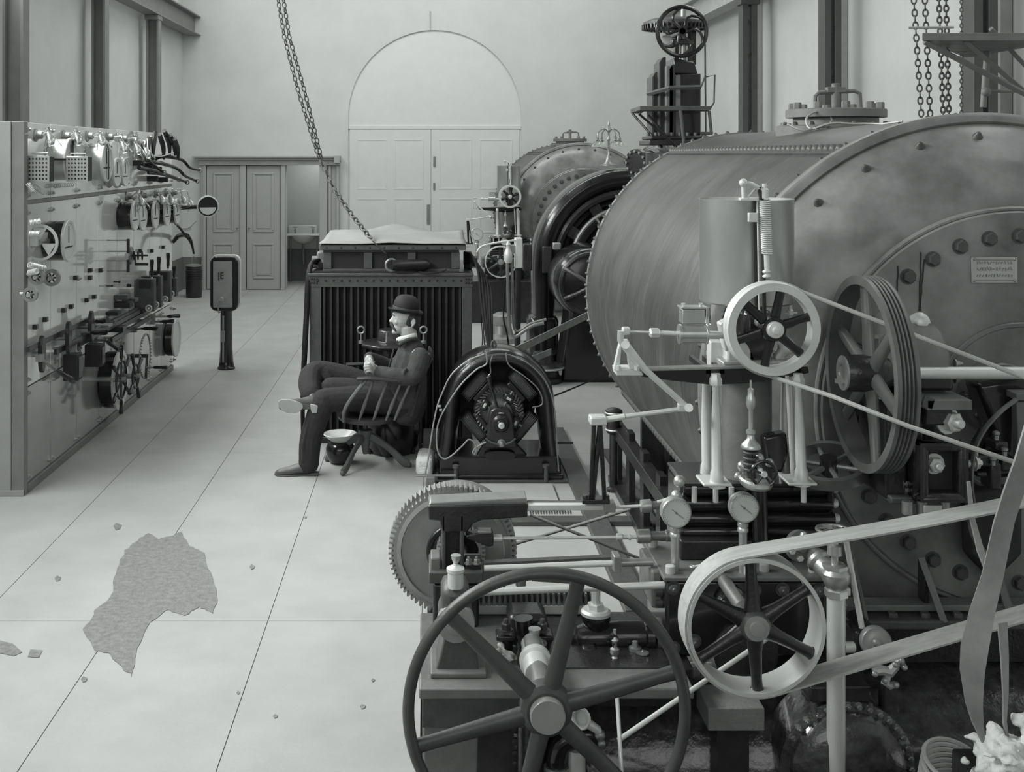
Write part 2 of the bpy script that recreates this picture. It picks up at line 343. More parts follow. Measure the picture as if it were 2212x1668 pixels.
# moulded door surround with two panelled doors and the washroom opening
tr = struct(MB().box(bx(438), bx(441.5), YB-.10, YB, 0, bz(352)).build('trim_1', 'casing', smooth=False))
def cbx(u0, u1, v0, v1, d, nm, m='casing', bev=.006): return MB().box(bx(u0), bx(u1), YB-d, YB-.001, max(bz(v1), 0), bz(v0)).build(nm, m, tr, bev=bev)
cbx(441, 447, 352, 640, .11, 'jamb'); cbx(521, 533, 352, 640, .11, 'jamb'); cbx(608, 617.5, 352, 640, .11, 'jamb'); cbx(691.5, 708, 352, 640, .11, 'jamb'); cbx(708, 734, 356, 640, .06, 'pilaster')
cbx(711, 716, 358, 640, .10, 'bead'); cbx(728, 733, 358, 640, .12, 'bead')
cbx(432, 736, 346, 357, .13, 'frieze'); cbx(426, 730, 341, 346, .18, 'cornice'); cbx(420, 732, 337, 341, .23, 'cornice'); cbx(724, 736, 336, 352, .26, 'cornice')
for k, (u0, u1) in enumerate(((447, 521), (533, 608))):
    d = struct(MB().box(bx(u0)+.01, bx(u1)-.01, YB-.07, YB-.02, .01, bz(358)).build('door_%d' % (k+1), 'doorp', bev=.004))
    a, b = bx(u0)+.12, bx(u1)-.12
    for v0, v1 in ((373, 501), (525, 601)):
        m_ = MB(); z0, z1 = bz(v1), bz(v0)
        for q in ((a, b, z0, z0+.03), (a, b, z1-.03, z1), (a, a+.03, z0+.031, z1-.031), (b-.03, b, z0+.031, z1-.031)): m_.box(q[0], q[1], YB-.088, YB-.069, q[2], q[3])
        m_.build('moulding', 'casing', d, bev=.006)
        MB().box(a+.06, b-.06, YB-.08, YB-.069, z0+.06, z1-.06).build('raised_panel', 'doorp', d, bev=.008)
    MB().ball((bx(u0)+.055 if k else bx(u1)-.055, YB-.11, 1.05), .02).cyl((bx(u0)+.055 if k else bx(u1)-.055, YB-.1, 1.05), (bx(u0)+.055 if k else bx(u1)-.055, YB-.07, 1.05), .008).build('door_knob', 'steeld', d)
# side walls with clerestory windows
def side(nm, x, sgn, wn):
    o = None; zs0, zs1 = 4.75, 7.2
    m_ = MB().box(min(x, x+sgn*.3), max(x, x+sgn*.3), YF, YB+.25, -.05, zs0).box(min(x, x+sgn*.3), max(x, x+sgn*.3), YF, YB+.25, zs1, ZC)
    yy = [YF]; c = YF+1.2; zs0, zs1 = (4.75, 7.2)
    while c+2.0 < YB: yy += [c, c+1.8]; c += 2.9
    yy.append(YB+.25)
    for i in range(0, len(yy), 2): m_.box(min(x, x+sgn*.3), max(x, x+sgn*.3), yy[i], yy[i+1], zs0, zs1)
    o = struct(m_.build(nm, 'plaster', smooth=False))
    for i in range(1, len(yy)-1, 2):
        wn[0] += 1; a, b = yy[i], yy[i+1]; f = MB(); xm = x+sgn*.12
        for q in ((a, a+.06, zs0, zs1), (b-.06, b, zs0, zs1), (a, b, zs0, zs0+.06), (a, b, zs1-.06, zs1), ((a+b)/2-.02, (a+b)/2+.02, zs0, zs1), (a, b, zs0+.8, zs0+.84), (a, b, zs0+1.6, zs0+1.64)): f.box(xm-.04, xm+.04, *q)
        wo = struct(f.build('window_%d' % wn[0], 'casing', smooth=False))
        for ya, yb in ((a+.06, (a+b)/2-.02), ((a+b)/2+.02, b-.06)):
            for za, zb in ((zs0+.06, zs0+.8), (zs0+.84, zs0+1.6), (zs0+1.64, zs1-.06)): MB().box(xm-.005, xm+.005, ya, yb, za, zb).build('pane', 'pane', wo, smooth=False)
    return o
wn = [0]
wl = side('wall_left', XL, -1, wn); wr = side('wall_right', XR, 1, wn)
MB().box(XL, XL+.012, 6, YB, 0, bz(555)).build('wainscot', 'wains', wl, smooth=False)
MB().box(XR-.012, XR, 5, YB, 0, bz(555)).build('wainscot', 'wains', wr, smooth=False)
struct(MB().box(XL, XR, YF-.2, YF, 0, ZC).build('wall_front', 'plaster', smooth=False))
struct(MB().box(XL-.3, XR+.3, YF-.2, YB+.3, ZC, ZC+.15).build('ceiling', 'ceil', smooth=False))
# crane runways: plate girders carried on iron columns
def runway(nm, x, z0, z1, m, y0):
    o = struct(MB().box(x-.01, x+.01, y0, YB-.01, z0, z1).build(nm, m, smooth=False))
    MB().box(x-.11, x+.11, y0, YB-.01, z0-.02, z0).build('flange', m, o, smooth=False)
    MB().box(x-.11, x+.11, y0, YB-.01, z1, z1+.02).build('flange', m, o, smooth=False)
    MB().box(x-.03, x+.03, y0, YB-.01, z1+.02, z1+.07).build('rail', 'steeld', o, smooth=False)
runway('trim_2', -3.98, 4.33, 4.62, 'colm', 4); runway('trim_3', 4.08, 4.32, 4.62, 'colpale', 4)
side_l = [('nearest', 30, 20), ('middle', 213, 13), ('farthest', 329, 12)]
for nm_, u, hw in side_l:
    k = (U0-u)/4.0; D = F/k; wd = hw/k
    c = thing('iron_column', {'nearest': 'wide grey iron column above the near corner of the switchboard', 'middle': 'grey iron column rising behind the middle of the switchboard', 'farthest': 'slim grey iron column beyond the horn-shaped arcing contacts'}[nm_], 'column', (-3.98, D, 0), 'grey columns along the left wall')
    cs = 'colm'
    MB().box(-3.98-wd*.9, -3.98+wd*.9, D-.012, D+.012, .03, 4.28).build('web', cs, c, smooth=False)
    for s_ in (-1, 1): MB().box(-3.98+s_*wd*.95-.014, -3.98+s_*wd*.95+.014, D-.09, D+.09, .03, 4.28).build('flange', cs, c, smooth=False)
    MB().box(-3.98-wd*1.25, -3.98+wd*1.25, D-.13, D+.13, 4.24, 4.31).build('cap_plate', cs, c, bev=.006)
    MB().box(-3.98-wd*1.3, -3.98+wd*1.2, D-.15, D+.15, .0, .03).build('base_plate', cs, c, bev=.006)
for nm_, u, hw in (('f', 1612, 16), ('m', 1788, 18), ('n', 2110, 26)):
    k = (u-U0)/4.02; D = F/k; wd = hw/k; x = 4.04
    c = thing('iron_column', {'f': 'dark iron column with a head plate right of the gate valve', 'm': 'dark iron column standing behind the manhole cover', 'n': 'dark double iron column behind the hanging chains and platform'}[nm_], 'column', (x, D, 0), 'dark columns along the right wall')
    for s_ in (-1, 1): MB().box(x+s_*wd*.62-wd*.38, x+s_*wd*.62+wd*.38, D-.1, D+.1, .03, 4.27).build('channel', 'coldark', c, bev=.004)
    for i in range(9): MB().cbox((x, D-.06, .6+i*.42), (wd*1.9, .012, .05), Matrix.Rotation(.5*(-1)**i, 3, 'Y')).build('lacing_bar', 'coldark', c, smooth=False)
    MB().box(x-wd*1.3, x+wd*1.3, D-.13, D+.13, 4.18, 4.30).build('cap_plate', 'coldark', c, bev=.006)
    MB().box(x-wd*1.3, x+.3, D-.15, D+.15, .0, .03).build('base_plate', 'coldark', c, bev=.006)
# wall pilasters of the right wall (pale steel edges beside the columns)
for u in (1636, 1817, 2165):
    k = (u-U0)/4.3; D = F/k
    MB().box(XR-.10, XR, D-.06, D+.06, 0, 4.7).build('pilaster', 'colpale', wr, bev=.01)
# washbasin in the lobby behind the door surround
D = YB+1.05; bs = thing('washbasin', 'white washbasin with splashback in the doorway at the back', 'washbasin', (P(655, 520, D).x, D, 0))
c = P(655, 507, D)
MB().pbox(623, 487, 685, 508, D+.2, .03).build('splashback', 'white', bs, bev=.02)
MB().lathe((c.x, D, c.z-.16), Z, [(.03, 0), (.10, .01), (.19, .06), (.245, .13), (.26, .15), (.262, .17), (.235, .17), (.2, .12), (.1, .05), (0, .04)], 28, sy=.85).build('bowl', 'white', bs)
MB().cbox((c.x, D+.02, c.z+.002), (.60, .44, .03)).build('rim', 'white', bs, bev=.012)
MB().tube([(c.x, D, c.z-.15), (c.x, D, c.z-.45), (c.x, D+.05, c.z-.52), (c.x, D+.22, c.z-.52)], .022).build('waste_pipe', 'steeld', bs)
for s_ in (-1, 1):
    MB().cyl((c.x+s_*.24, D+.1, 0), (c.x+s_*.24, D+.1, c.z), .012).build('leg', 'steeld', bs)
    MB().cyl((c.x+s_*.16, D+.15, c.z), (c.x+s_*.16, D+.15, c.z+.10), .014).cyl((c.x+s_*.16, D+.15, c.z+.09), (c.x+s_*.16, D+.03, c.z+.08), .010).cbox((c.x+s_*.16, D+.15, c.z+.12), (.07, .012, .012)).build('tap', 'steeld', bs)
# dark round canister by the back wall
D = 18.6; p = P(419, 636, D); z1 = P(419, 570, D).z
t = thing('canister', 'dark ribbed metal canister standing at the foot of the back wall', 'canister', (p.x, D, 0))
pr = [(.125, .0), (.128, .02), (.128, .26)]
for i in range(5): pr += [(.128, .27+i*.035), (.136, .28+i*.035), (.136, .295+i*.035), (.128, .3+i*.035)]
pr += [(.128, .485), (.13, .49), (.13, .5), (.0, .505)]
MB().lathe((p.x, D, 0), Z, pr, 28).build('can_body', 'iron', t)
MB().lathe((p.x, D, .5), Z, [(.135, 0), (.135, .02), (.05, .035), (.0, .037)], 28).build('lid', 'steeld', t)
MB().tube(spline([(p.x-.03, D, .53), (p.x-.03, D, .62), (p.x+.0, D, .66), (p.x+.03, D, .62)], 4), .006).build('wire_hook', 'steeld', t)
# pedestal instrument on the floor
D = 12.4; k = F/D; p = P(489, 797, D)
t = thing('indicator_pedestal', 'waist-high black pedestal carrying a round-cornered box with a grey face plate', 'pedestal', (p.x, D, 0))
MB().lathe((p.x, D, 0), Z, [(.095, 0), (.095, .015), (.082, .03), (.075, .08), (.066, .2), (.062, .62), (.07, .645)], 28).build('post', 'black', t)
MB().cbox((p.x-.02, D-.075, .33), (.02, .02, .5)).build('conduit', 'steeld', t, bev=.004)
MB().cbox((p.x-.02, D-.085, .36), (.035, .03, .12)).build('conduit_box', 'steeld', t, bev=.004)
b0, b1 = P(457, 670, D), P(517, 553, D)
def rrect(x0, x1, z0, z1, r, y, n=6):
    out = []
    for cx, cz, t0 in ((x1-r, z1-r, 0), (x0+r, z1-r, PI/2), (x0+r, z0+r, PI), (x1-r, z0+r, 1.5*PI)):
        out += [Vector((cx+r*math.cos(t0+PI/2*i/n), y, cz+r*math.sin(t0+PI/2*i/n))) for i in range(n+1)]
    return out
MB().prism(rrect(b0.x, b1.x, b0.z, b1.z, .07, D-.09), (0, .22, 0)).build('case', 'black', t, bev=.012)
MB().prism(rrect(b0.x-.012, b1.x+.012, b0.z+.02, b1.z+.012, .07, D-.0), (0, .06, 0)).build('rim', 'steelw', t, bev=.008)
f = MB().prism(rrect(b0.x+.035, b1.x-.06, b0.z+.04, b1.z-.05, .008, D-.1), (0, .015, 0)).build('face_plate', 'zinc', t, bev=.002)
for a in (b0.x+.055, b1.x-.08):
    for q in (b0.z+.06, b1.z-.07): MB().lathe((a, D-.098, q), -Y, [(.009, 0), (.007, .006), (0, .008)], 10).build('screw', 'steeld', f)
m_ = MB(); zc = P(0, 595, D).z; xc = P(482, 0, D).x
m_.cbox((xc-.028, D-.103, zc), (.010, .01, .085)).cbox((xc-.005, D-.103, zc+.01), (.010, .01, .07)).cbox((xc+.012, D-.103, zc+.040), (.022, .01, .010)).cbox((xc+.012, D-.103, zc+.010), (.022, .01, .010)).cbox((xc+.012, D-.103, zc-.020), (.022, .01, .010)).build('key_slot', 'blackm', f)
MB().tube(spline([(xc-.01, D-.1, b0.z+.14), (xc-.03, D-.14, b0.z+.1), (xc-.025, D-.13, b0.z+.0), (xc-.02, D-.1, .62)], 5), .008).build('cord', 'steeld', t)
MB().lathe((xc, D-.1, b0.z+.13), -Y, [(.03, 0), (.03, .02), (.018, .03), (.018, .05)], 14).build('knob', 'zinc', t)
# ------------------------------------------------------------------ switchboard
BX = -2.73
def SB(u, v, off=0.):
    k = (U0-u)/(-BX-off); D = F/k; return Vector((BX+off, D, H+(V0-v)/k))
D0, D1 = 7.86, 12.33
sw = thing('switchboard', 'long polished marble switchboard crowded with meters, switches and lamps along the left wall', 'switchboard', (BX-.1, (D0+D1)/2, 0))
joints = [D0]+[F*2.73/(925-u) for u in (109, 165, 214, 253, 289, 323, 348)]+[D1]
for i in range(8):
    for z0, z1, m_ in ((.06, .708, 'marbled'), (.716, 1.958, 'marble'), (1.985, 2.515, 'marble')):
        MB().box(BX-.04, BX, joints[i]+.004, joints[i+1]-.004, z0, z1).build('panel', m_, sw, bev=.004)
MB().box(BX-.03, BX+.006, D0, D1, 1.958, 1.985).build('rail_strip', 'colm', sw, bev=.003)
MB().box(BX-.06, BX-.041, D0, D1, .0, 2.5).build('backing_frame', 'colm', sw)
MB().box(BX-.05, BX+.018, D0, D1, .0, .058).build('plinth', 'colm', sw, bev=.005)
MB().pbox(-160, 262, 22, 1100, D0-.06, .05).build('end_panel', 'postw', sw, bev=.004)
a, b = P(20, 1100, D0-.09), P(44, 262, D0-.09)
MB().box(BX-.075, BX+.012, D0-.075, D0-.0, .0, b.z).build('corner_post', 'colm', sw, bev=.004)
MB().box(BX-.3, BX-.075, D0-.085, D0-.061, .0, b.z).build('face_board', 'postw', sw, bev=.003)
MB().box(BX-.8, BX+.012, D0-.09, D0-.055, .0, .04).build('foot_rail', 'postw', sw, bev=.004)
bs_ = []
for i in range(9):
    y = joints[i]
    for z in (.10, .67, .76, 1.9, 2.02, 2.47):
        for dy in ((-.035, .035) if 0 < i < 8 else ((.04,) if i == 0 else (-.04,))): bs_.append((Vector((BX, y+dy, z)), toward(X)))
series(MB().lathe((0, 0, 0), Z, [(.016, 0), (.016, .006), (.010, .008), (.010, .02), (.0, .024)], 12), 'panel_bolt', 'brass', sw, bs_)
for v in (700, 860, 1000, 1065):      # bolts down the end panel
    MB().lathe(P(10, v, D0-.062), -Y, [(.014, 0), (.012, .012), (0, .016)], 10).build('bolt', 'steelw', sw)
def drum(u, v, r, l, md, face='dial', name='meter', hand=True, ring='steelw'):
    f = SB(u, v, l); o = Vector((BX, f.y, f.z))
    d = MB().lathe(o, X, [(r*.9, 0), (r, .02), (r, l-.02)], 36).build(name, md, sw)
    MB().lathe(o, X, [(r*1.0, l-.022), (r*1.06, l-.02), (r*1.07, l-.004), (r*1.02, l), (r*.9, l-.003), (r*.9, l-.01)], 36).build('bezel', ring, d)
    MB().lathe(o, X, [(r*.92, l-.014), (r*.92, l-.009), (0, l-.009)], 36).build('dial', face, d)
    if hand:
        MB().box(o.x+l-.009, o.x+l-.006, o.y-.006, o.y+.006, o.z-r*.1, o.z+r*.75).box(o.x+l-.009, o.x+l-.006, o.y-r*.6, o.y+r*.6, o.z-r*.35, o.z-r*.28).build('needle', 'blackm', d)
    return d
# top row: two large gauges with perforated resistance boxes hung in front of them
for u, v in ((156, 345), (233, 350)):
    d = drum(u, v, .148, .156, 'tin', name='large_meter'); f = SB(u, v, .156)
    MB().box(BX+.16, BX+.164, f.y-.015, f.y+.015, f.z-.14, f.z+.14).build('frame_bar', 'blackm', d)
for u in (83, 167):
    p = SB(u, 365, .075 if u < 100 else .26); hw, hh = .073, .086
    bxo = (MB() if u < 100 else MB().box(BX, p.x-hw, p.y+.05, p.y+.065, p.z+.06, p.z+.075)).box(p.x-hw, p.x+hw, p.y, p.y+.11, p.z-hh, p.z+hh).build('resistance_box', 'blackm', sw, bev=.004)
    pl = MB().box(p.x-hw-.003, p.x+hw+.003, p.y-.008, p.y, p.z-hh-.003, p.z+hh+.003).build('perforated_plate', 'tin', bxo, bev=.002)
    h_ = MB()
    for i in range(6):
        for j in range(6):
            h_.lathe((p.x-hw+.016+i*(2*hw-.032)/5, p.y-.0085, p.z-hh+.018+j*(2*hh-.036)/5), -Y, [(.0068, 0), (.0068, .0012), (0, .0012)], 8)
    h_.build('holes', 'black', bxo)
    MB().tube([(p.x-hw+.02, p.y+.02, p.z+hh), (p.x-hw+.02, p.y+.02, p.z+hh+.022), (p.x+hw-.02, p.y+.02, p.z+hh+.022), (p.x+hw-.02, p.y+.02, p.z+hh)], .004).build('carrying_wire', 'steelw', bxo)
def coil(a, b, r, turns, w_, nm, m='steelw'):
    a, b = Vector(a), Vector(b); ax = (b-a); e1, e2, _ = frame(ax); n = int(turns*10)
    MB().tube([a+ax*(i/n)+(e1*math.cos(2*PI*turns*i/n)+e2*math.sin(2*PI*turns*i/n))*r for i in range(n+1)], w_, 5).build(nm, m, sw)
coil(SB(64, 482, .05), SB(88, 478, .12), .018, 8, .004, 'coiled_lead'); coil(SB(64, 505, .05), SB(86, 505, .12), .018, 8, .004, 'coiled_lead'); coil(SB(62, 572, .05), SB(96, 580, .12), .018, 10, .004, 'coiled_lead')
coil(SB(62, 590, .05), SB(80, 586, .12), .018, 8, .004, 'coiled_lead'); coil(SB(118, 402, .03), SB(160, 398, .05), .014, 9, .004, 'coiled_lead'); coil(SB(60, 396, .03), SB(72, 414, .06), .014, 7, .004, 'coiled_lead')
coil(SB(70, 400, .03), SB(96, 418, .05), .014, 7, .004, 'coiled_lead')
# rosettes and shaded lamps of the top row and the second row
def lampset(ros, shade, sag, s=1.):
    r0 = SB(*ros, 0.)
    o = MB().lathe(r0, X, [(.045*s, 0), (.045*s, .012), (.028*s, .02), (.026*s, .05), (.02*s, .055), (0, .056)], 18).build('lamp_bracket', 'steeld', sw)
    e = SB(*shade, .16); mid = (r0+e)/2+Vector((.06, 0, sag))
    MB().tube(spline([r0+X*.05, mid, e+Z*.07], 6), .005, 6).build('gooseneck', 'steelw', o)
    ax = (Vector((.35, -.25, -.9))).normalized()
    MB().lathe(e+Z*.07, ax, [(.016, 0), (.018, .04), (.022, .045), (.03, .07), (.055, .13), (.062, .15), (.058, .15), (.024, .05)], 20).build('lamp_shade', 'glass', o)
    MB().lathe(e+Z*.07, ax, [(.014, .03), (.025, .07), (.028, .09), (.02, .115), (0, .122)], 14).build('bulb', 'tin', o)
for ros, sh in (((76, 292), (102, 300)), ((136, 294), (162, 300)), ((187, 294), (214, 304)), ((231, 296), (262, 318)), ((262, 300), (292, 322)), ((284, 303), (312, 330))): lampset(ros, sh, .05)
for ros, sh in (((273, 424), (300, 436)), ((306, 422), (345, 432)), ((335, 418), (365, 434)), ((357, 416), (392, 432)), ((372, 416), (408, 440))): lampset(ros, sh, .08)
# narrow glass-fronted meters of the top row
for u, v in ((255, 372), (273, 372)): drum(u, v, .115, .10, 'tin', name='narrow_meter')
# second row: black drum meters
for u, v in ((294, 466), (311, 467), (338, 463), (363, 459), (385, 456)): drum(u, v, .125, .145, 'black', name='drum_meter', hand=True)
drum(151, 520, .142, .165, 'black', name='drum_meter')
c = SB(104, 520, .05)
wh = MB().annulus(c-Y*.17, Y, .125, .108, .02, 32).build('spoked_ring', 'steelw', sw)
for k in range(3):
    t = 2*PI*k/3+PI/6+PI; MB().prism([c-Y*.18+X*(math.cos(t+s_)*.11*q)+Z*(math.sin(t+s_)*.11*q) for s_, q in ((-.45, 1), (.45, 1), (0, .12))], (0, .012, 0)).build('white_sector', 'dial', wh)
MB().cyl(c-Y*.2, c+Y*.0, .02).build('hub', 'steeld', wh)
a, b = SB(44, 512, .02), SB(88, 535, .08)
MB().box(BX, BX+.05, 7.92, 8.22, b.z+.01, a.z+.0).build('contact_bar', 'steelw', sw, bev=.003)
# small brass rheostats
for u, v, r in ((80, 598, .055), (112, 600, .06), (66, 636, .05)):
    c = SB(u, v, .08); o = MB().annulus(c, Y, r, r*.6, .03, 24).build('rheostat', 'steeld', sw)
    for s_ in range(6): MB().cyl(c, c+X*r*.9*math.cos(s_*PI/3)+Z*r*.9*math.sin(s_*PI/3), .006, n=6).build('spoke', 'blackm', o)
    MB().cyl(c-Y*.05, c+Y*.06, .014).cyl((BX, c.y+.03, c.z), (c.x, c.y+.03, c.z), .012).build('spindle', 'brass', o)
# rectangular contact frame
for v in (519, 543, 563, 585):
    p = SB(277, v, .18); MB().cyl((BX, p.y, p.z), p, .006, n=8).build('contact_rod', 'steeld', sw)
for va, vb in ((516, 547), (561, 588)):
    a, b = SB(277, va, .18), SB(277, vb, .18); MB().cbox((a+b)/2, (.022, .03, (a-b).length)).build('contact_block', 'blackm', sw, bev=.004)
p = SB(277, 552, .15); o = MB().lathe(p+X*.02, X, [(.075, 0), (.075, .012)], 24).build('contact_disc', 'steeld', sw)
for k in range(3): MB().torus(p+X*(.05+.035*k), Vector((1, .35, 0)), .035, .006, 18, 6).build('spring_ring', 'blackm', o)
MB().cyl(p+X*.03, p+X*.17, .008, n=8).build('spindle', 'blackm', o)
MB().cyl(p+X*.06-Z*.075, p+X*.17-Z*.075, .012, n=10).cyl(p+X*.06, p+X*.06-Z*.075, .006, n=8).build('crank', 'blackm', o)
# arcing horns at the far end of the top row
for pts in ([(330, 345, .02), (352, 338, .12), (392, 345, .24), (410, 362, .3), (430, 368, .36)], [(316, 350, .02), (345, 352, .12), (382, 364, .22), (400, 380, .3), (424, 391, .36)], [(300, 362, .02), (330, 368, .1), (368, 380, .2), (402, 394, .3)],
            [(320, 372, .02), (350, 376, .12), (384, 388, .22)], [(305, 340, .02), (320, 348, .1), (352, 372, .2)]):
    q = spline([SB(*p) for p in pts], 5); n = len(q)
    o = MB().tube(q, [.022-.010*i/n for i in range(n)], 8).build('horn_contact', 'black', sw)
    MB().torus(q[-1]+X*.012, Vector((.3, 1, 0)), .019, .007, 16, 6).build('horn_eye', 'steeld', o)
for (u, v0, v1, dx, off) in ((322, 300, 345, -5, .06), (335, 285, 340, -4, .1), (346, 290, 345, 8, .12), (357, 282, 338, 10, .16), (369, 292, 336, 9, .2), (378, 300, 345, 7, .24), (310, 310, 350, 4, .05)):
    q = spline([SB(u+dx, v1, off), SB(u+dx*.8, (v0+v1)/2, off), SB(u-dx*.2, v0, off)], 6); n = len(q)
    MB().tube(q, [.006+.02*math.sin(PI*(.25+.7*(1-i/n))) for i in range(n)], 8).build('upright_horn', 'iron', sw)
for u, v in ((300, 352), (318, 358), (338, 366), (352, 388), (330, 386)):
    p = SB(u, v, .05); MB().cbox(p, (.1, .06, .05)).build('clamp_block', 'blackm', sw, bev=.006)
MB().tube(spline([SB(318, 300, .05), SB(322, 330, .14), SB(345, 338, .16), SB(375, 330, .22)], 6), .006, 6).build('glass_tube', 'steelw', sw)
# swinging meter at the far end
D = 12.15; c = P(449, 446, D)
ax = Vector((.28, -1, -.02)).normalized(); r = .108
o = MB().lathe(c-ax*.11, ax, [(r*.86, 0), (r, .02), (r, .12)], 36).build('swinging_meter', 'black', sw)
MB().lathe(c-ax*.11, ax, [(r, .10), (r*1.07, .105), (r*1.07, .125), (r*.95, .13), (r*.93, .112)], 36).build('bezel', 'steelw', o)
MB().lathe(c-ax*.11, ax, [(r*.94, .11), (r*.94, .118), (0, .118)], 36).build('dial', 'colm', o)
e1 = ax.cross(Z).normalized(); e2 = e1.cross(ax).normalized()
MB().prism([c-ax*.11+ax*.1185+e1*(r*.8*math.cos(t))+e2*(r*.8*math.sin(t)) for t in [PI+.12+(PI-.24)*i/14 for i in range(15)]], ax*.003).build('scale_window', 'dial', o)
MB().cyl(SB(375, 450, .0), c-ax*.05, .022, n=10).build('bracket_arm', 'blackm', o)
# large curved horn with its toothed scale
q = spline([SB(373, 524, .0), SB(386, 510, .06), (P(402, 508, 12.1)), P(413, 524, 12.1), P(419, 549, 12.1)], 6); n = len(q)
o = MB().tube(q, [.012+.016*math.sin(PI*min(1, .15+i/n)) for i in range(n)], 8).build('curved_horn', 'black', sw)
MB().tube(spline([SB(374, 478, .0), P(388, 492, 12.1), P(402, 512, 12.1)], 5), .012, 8).build('horn_stay', 'blackm', o)
t_ = spline([P(374, 478, 12.15), P(390, 492, 12.15), P(408, 492, 12.15), P(424, 478, 12.15)], 8)
m_ = MB().tube(t_, .004, 6)
for p in t_[4:-6]: m_.cyl(p, p-Z*.03+X*.004, .003, n=5)
m_.build('toothed_scale', 'steeld', o)
# upright handled switches with their boxes
def handle(a, b, r, parent, nm='handle'):
    a, b = Vector(a), Vector(b); Ln = (b-a).length
    return MB().lathe(a, b-a, [(r*.45, 0), (r*.5, Ln*.1), (r*.8, Ln*.2), (r*.75, Ln*.5), (r, Ln*.85), (r*.9, Ln*.97), (0, Ln)], 14).build(nm, 'black', parent)
for u, v0, v1, b0_, b1_, off in ((328, 560, 598, 602, 672, .16), (343, 554, 592, 596, 664, .18), (363, 546, 580, 585, 652, .2), (376, 574, 600, 600, 640, .2)):
    p, q = SB(u, v1, off), SB(u, v0, off); c0, c1 = SB(u, b1_, off), SB(u, b0_, off)
    o = MB().box(BX+.02, p.x+.03, p.y-.03, p.y+.05, c0.z, c1.z).build('switch_box', 'ironl', sw, bev=.006)
    MB().box(BX+.05, p.x+.0, p.y-.034, p.y-.03, c1.z-.09, c1.z-.01).build('plate', 'blackm', o)
    MB().cyl((p.x, p.y, c1.z), p, .010, n=8).build('switch_blade', 'steelw', o)
    handle(p, q, .020, o)
    MB().torus((p.x-.02, p.y-.04, c0.z+.03), Y, .026, .008, 20, 8).lathe((p.x-.02, p.y-.03, c0.z+.03), -Y, [(.012, 0), (.012, .02), (0, .025)], 10).build('ring', 'steelw', o)
for (u0, v0, u1, v1, off, m_) in ((262, 636, 296, 646, .12, 'ironl'), (280, 644, 312, 652, .12, 'ironl'), (268, 652, 300, 664, .14, 'blackm'), (272, 622, 300, 632, .1, 'tin'), (300, 668, 326, 676, .1, 'blackm'), (240, 672, 276, 680, .1, 'blackm'),
                                  (225, 694, 262, 702, .12, 'blackm'), (255, 704, 285, 716, .14, 'iron'), (230, 700, 250, 706, .14, 'steeld')):
    a = SB((u0+u1)/2, v0, off); b = SB((u0+u1)/2, v1, off)
    MB().box(BX, a.x, a.y-.06, a.y+.06, b.z, a.z).build('terminal_block', m_, sw, bev=.004)
for u, v in ((134, 670), (150, 662), (184, 648), (200, 641), (275, 617), (275, 630), (72, 706), (94, 690), (191, 584), (191, 600), (300, 470+72), (325, 542), (350, 534), (160, 600), (214, 584)):
    p = SB(u, v, 0); MB().cbox(p+X*.015, (.03, .045, .035)).build('stud_block', 'black', sw, bev=.004)
for u, v in ((54, 290), (110, 452), (163, 446), (214, 439), (256, 434), (289, 428), (170, 602), (104, 292), (168, 292), (215, 402), (236, 402), (275, 395), (293, 394)):
    p = SB(u, v, 0); MB().lathe(p-Y*.05, Y, [(.0, 0), (.012, .006), (.016, .03), (.012, .04), (.016, .05), (.012, .092), (0, .1)], 10).build('joint_clip', 'steeld', sw)
for u, v in ((242, 618), (258, 609)): p = SB(u, v, .05); MB().cyl((BX, p.y, p.z), p, .005, n=8).ball(p, .011).build('push_knob', 'blackm', sw)
# lever switches along the middle
for (u, v0, v1, off) in ((86, 725, 805, .05), (144, 694, 765, .09), (193, 671, 740, .09)):
    p, q = SB(u, v1, off), SB(u, v0, off); zc = (p.z+q.z)/2; hh = (q.z-p.z)/2
    MB().lathe((BX, p.y, zc), X, [(.0, .0), (.02, .0), (.02, off)], 10).build('stem', 'steeld', sw)
    MB().prism([Vector((BX+off, p.y+.045*math.cos(t), zc+hh*math.sin(t))) for t in [2*PI*i/24 for i in range(24)]], (.03, 0, 0)).build('sector_plate', 'iron', sw, bev=.004)
for (u0, v0, u1, v1, off) in ((135, 764, 172, 821, .14), (186, 743, 222, 791, .16)):
    a = SB(u1, v0, off); b = SB(u1, v1, off)
    o = MB().box(BX+.03, a.x, a.y-.05, a.y+.07, b.z, a.z).build('breaker_box', 'blackm', sw, bev=.006)
    MB().box(a.x, a.x+.006, a.y-.035, a.y+.055, b.z+.02, a.z-.02).build('cover', 'iron', o, bev=.002)
def lever(pa, pb, pc, r=.022):
    a, b, c = pa, pb, pc; o = MB().cyl(a, b, .010, n=10).cbox(a, (.05, .04, .05)).build('lever_switch', 'steeld', sw); handle(b, c, r, o)
lever(SB(86, 773, .08), P(122, 800, 8.05), P(160, 824, 7.9))
lever(SB(170, 718, .02), SB(196, 719, .13), SB(231, 718, .27)); lever(SB(205, 735, .02), SB(228, 736, .14), P(260, 756, 8.9)); lever(SB(200, 696, .02), SB(205, 695, .08), SB(226, 693, .17))
lever(SB(330, 684, .02), SB(360, 684, .15), SB(390, 682, .28)); lever(SB(330, 695, .02), SB(346, 695, .1), SB(377, 694, .24)); lever(SB(290, 712, .02), SB(306, 710, .12), SB(341, 710, .28))
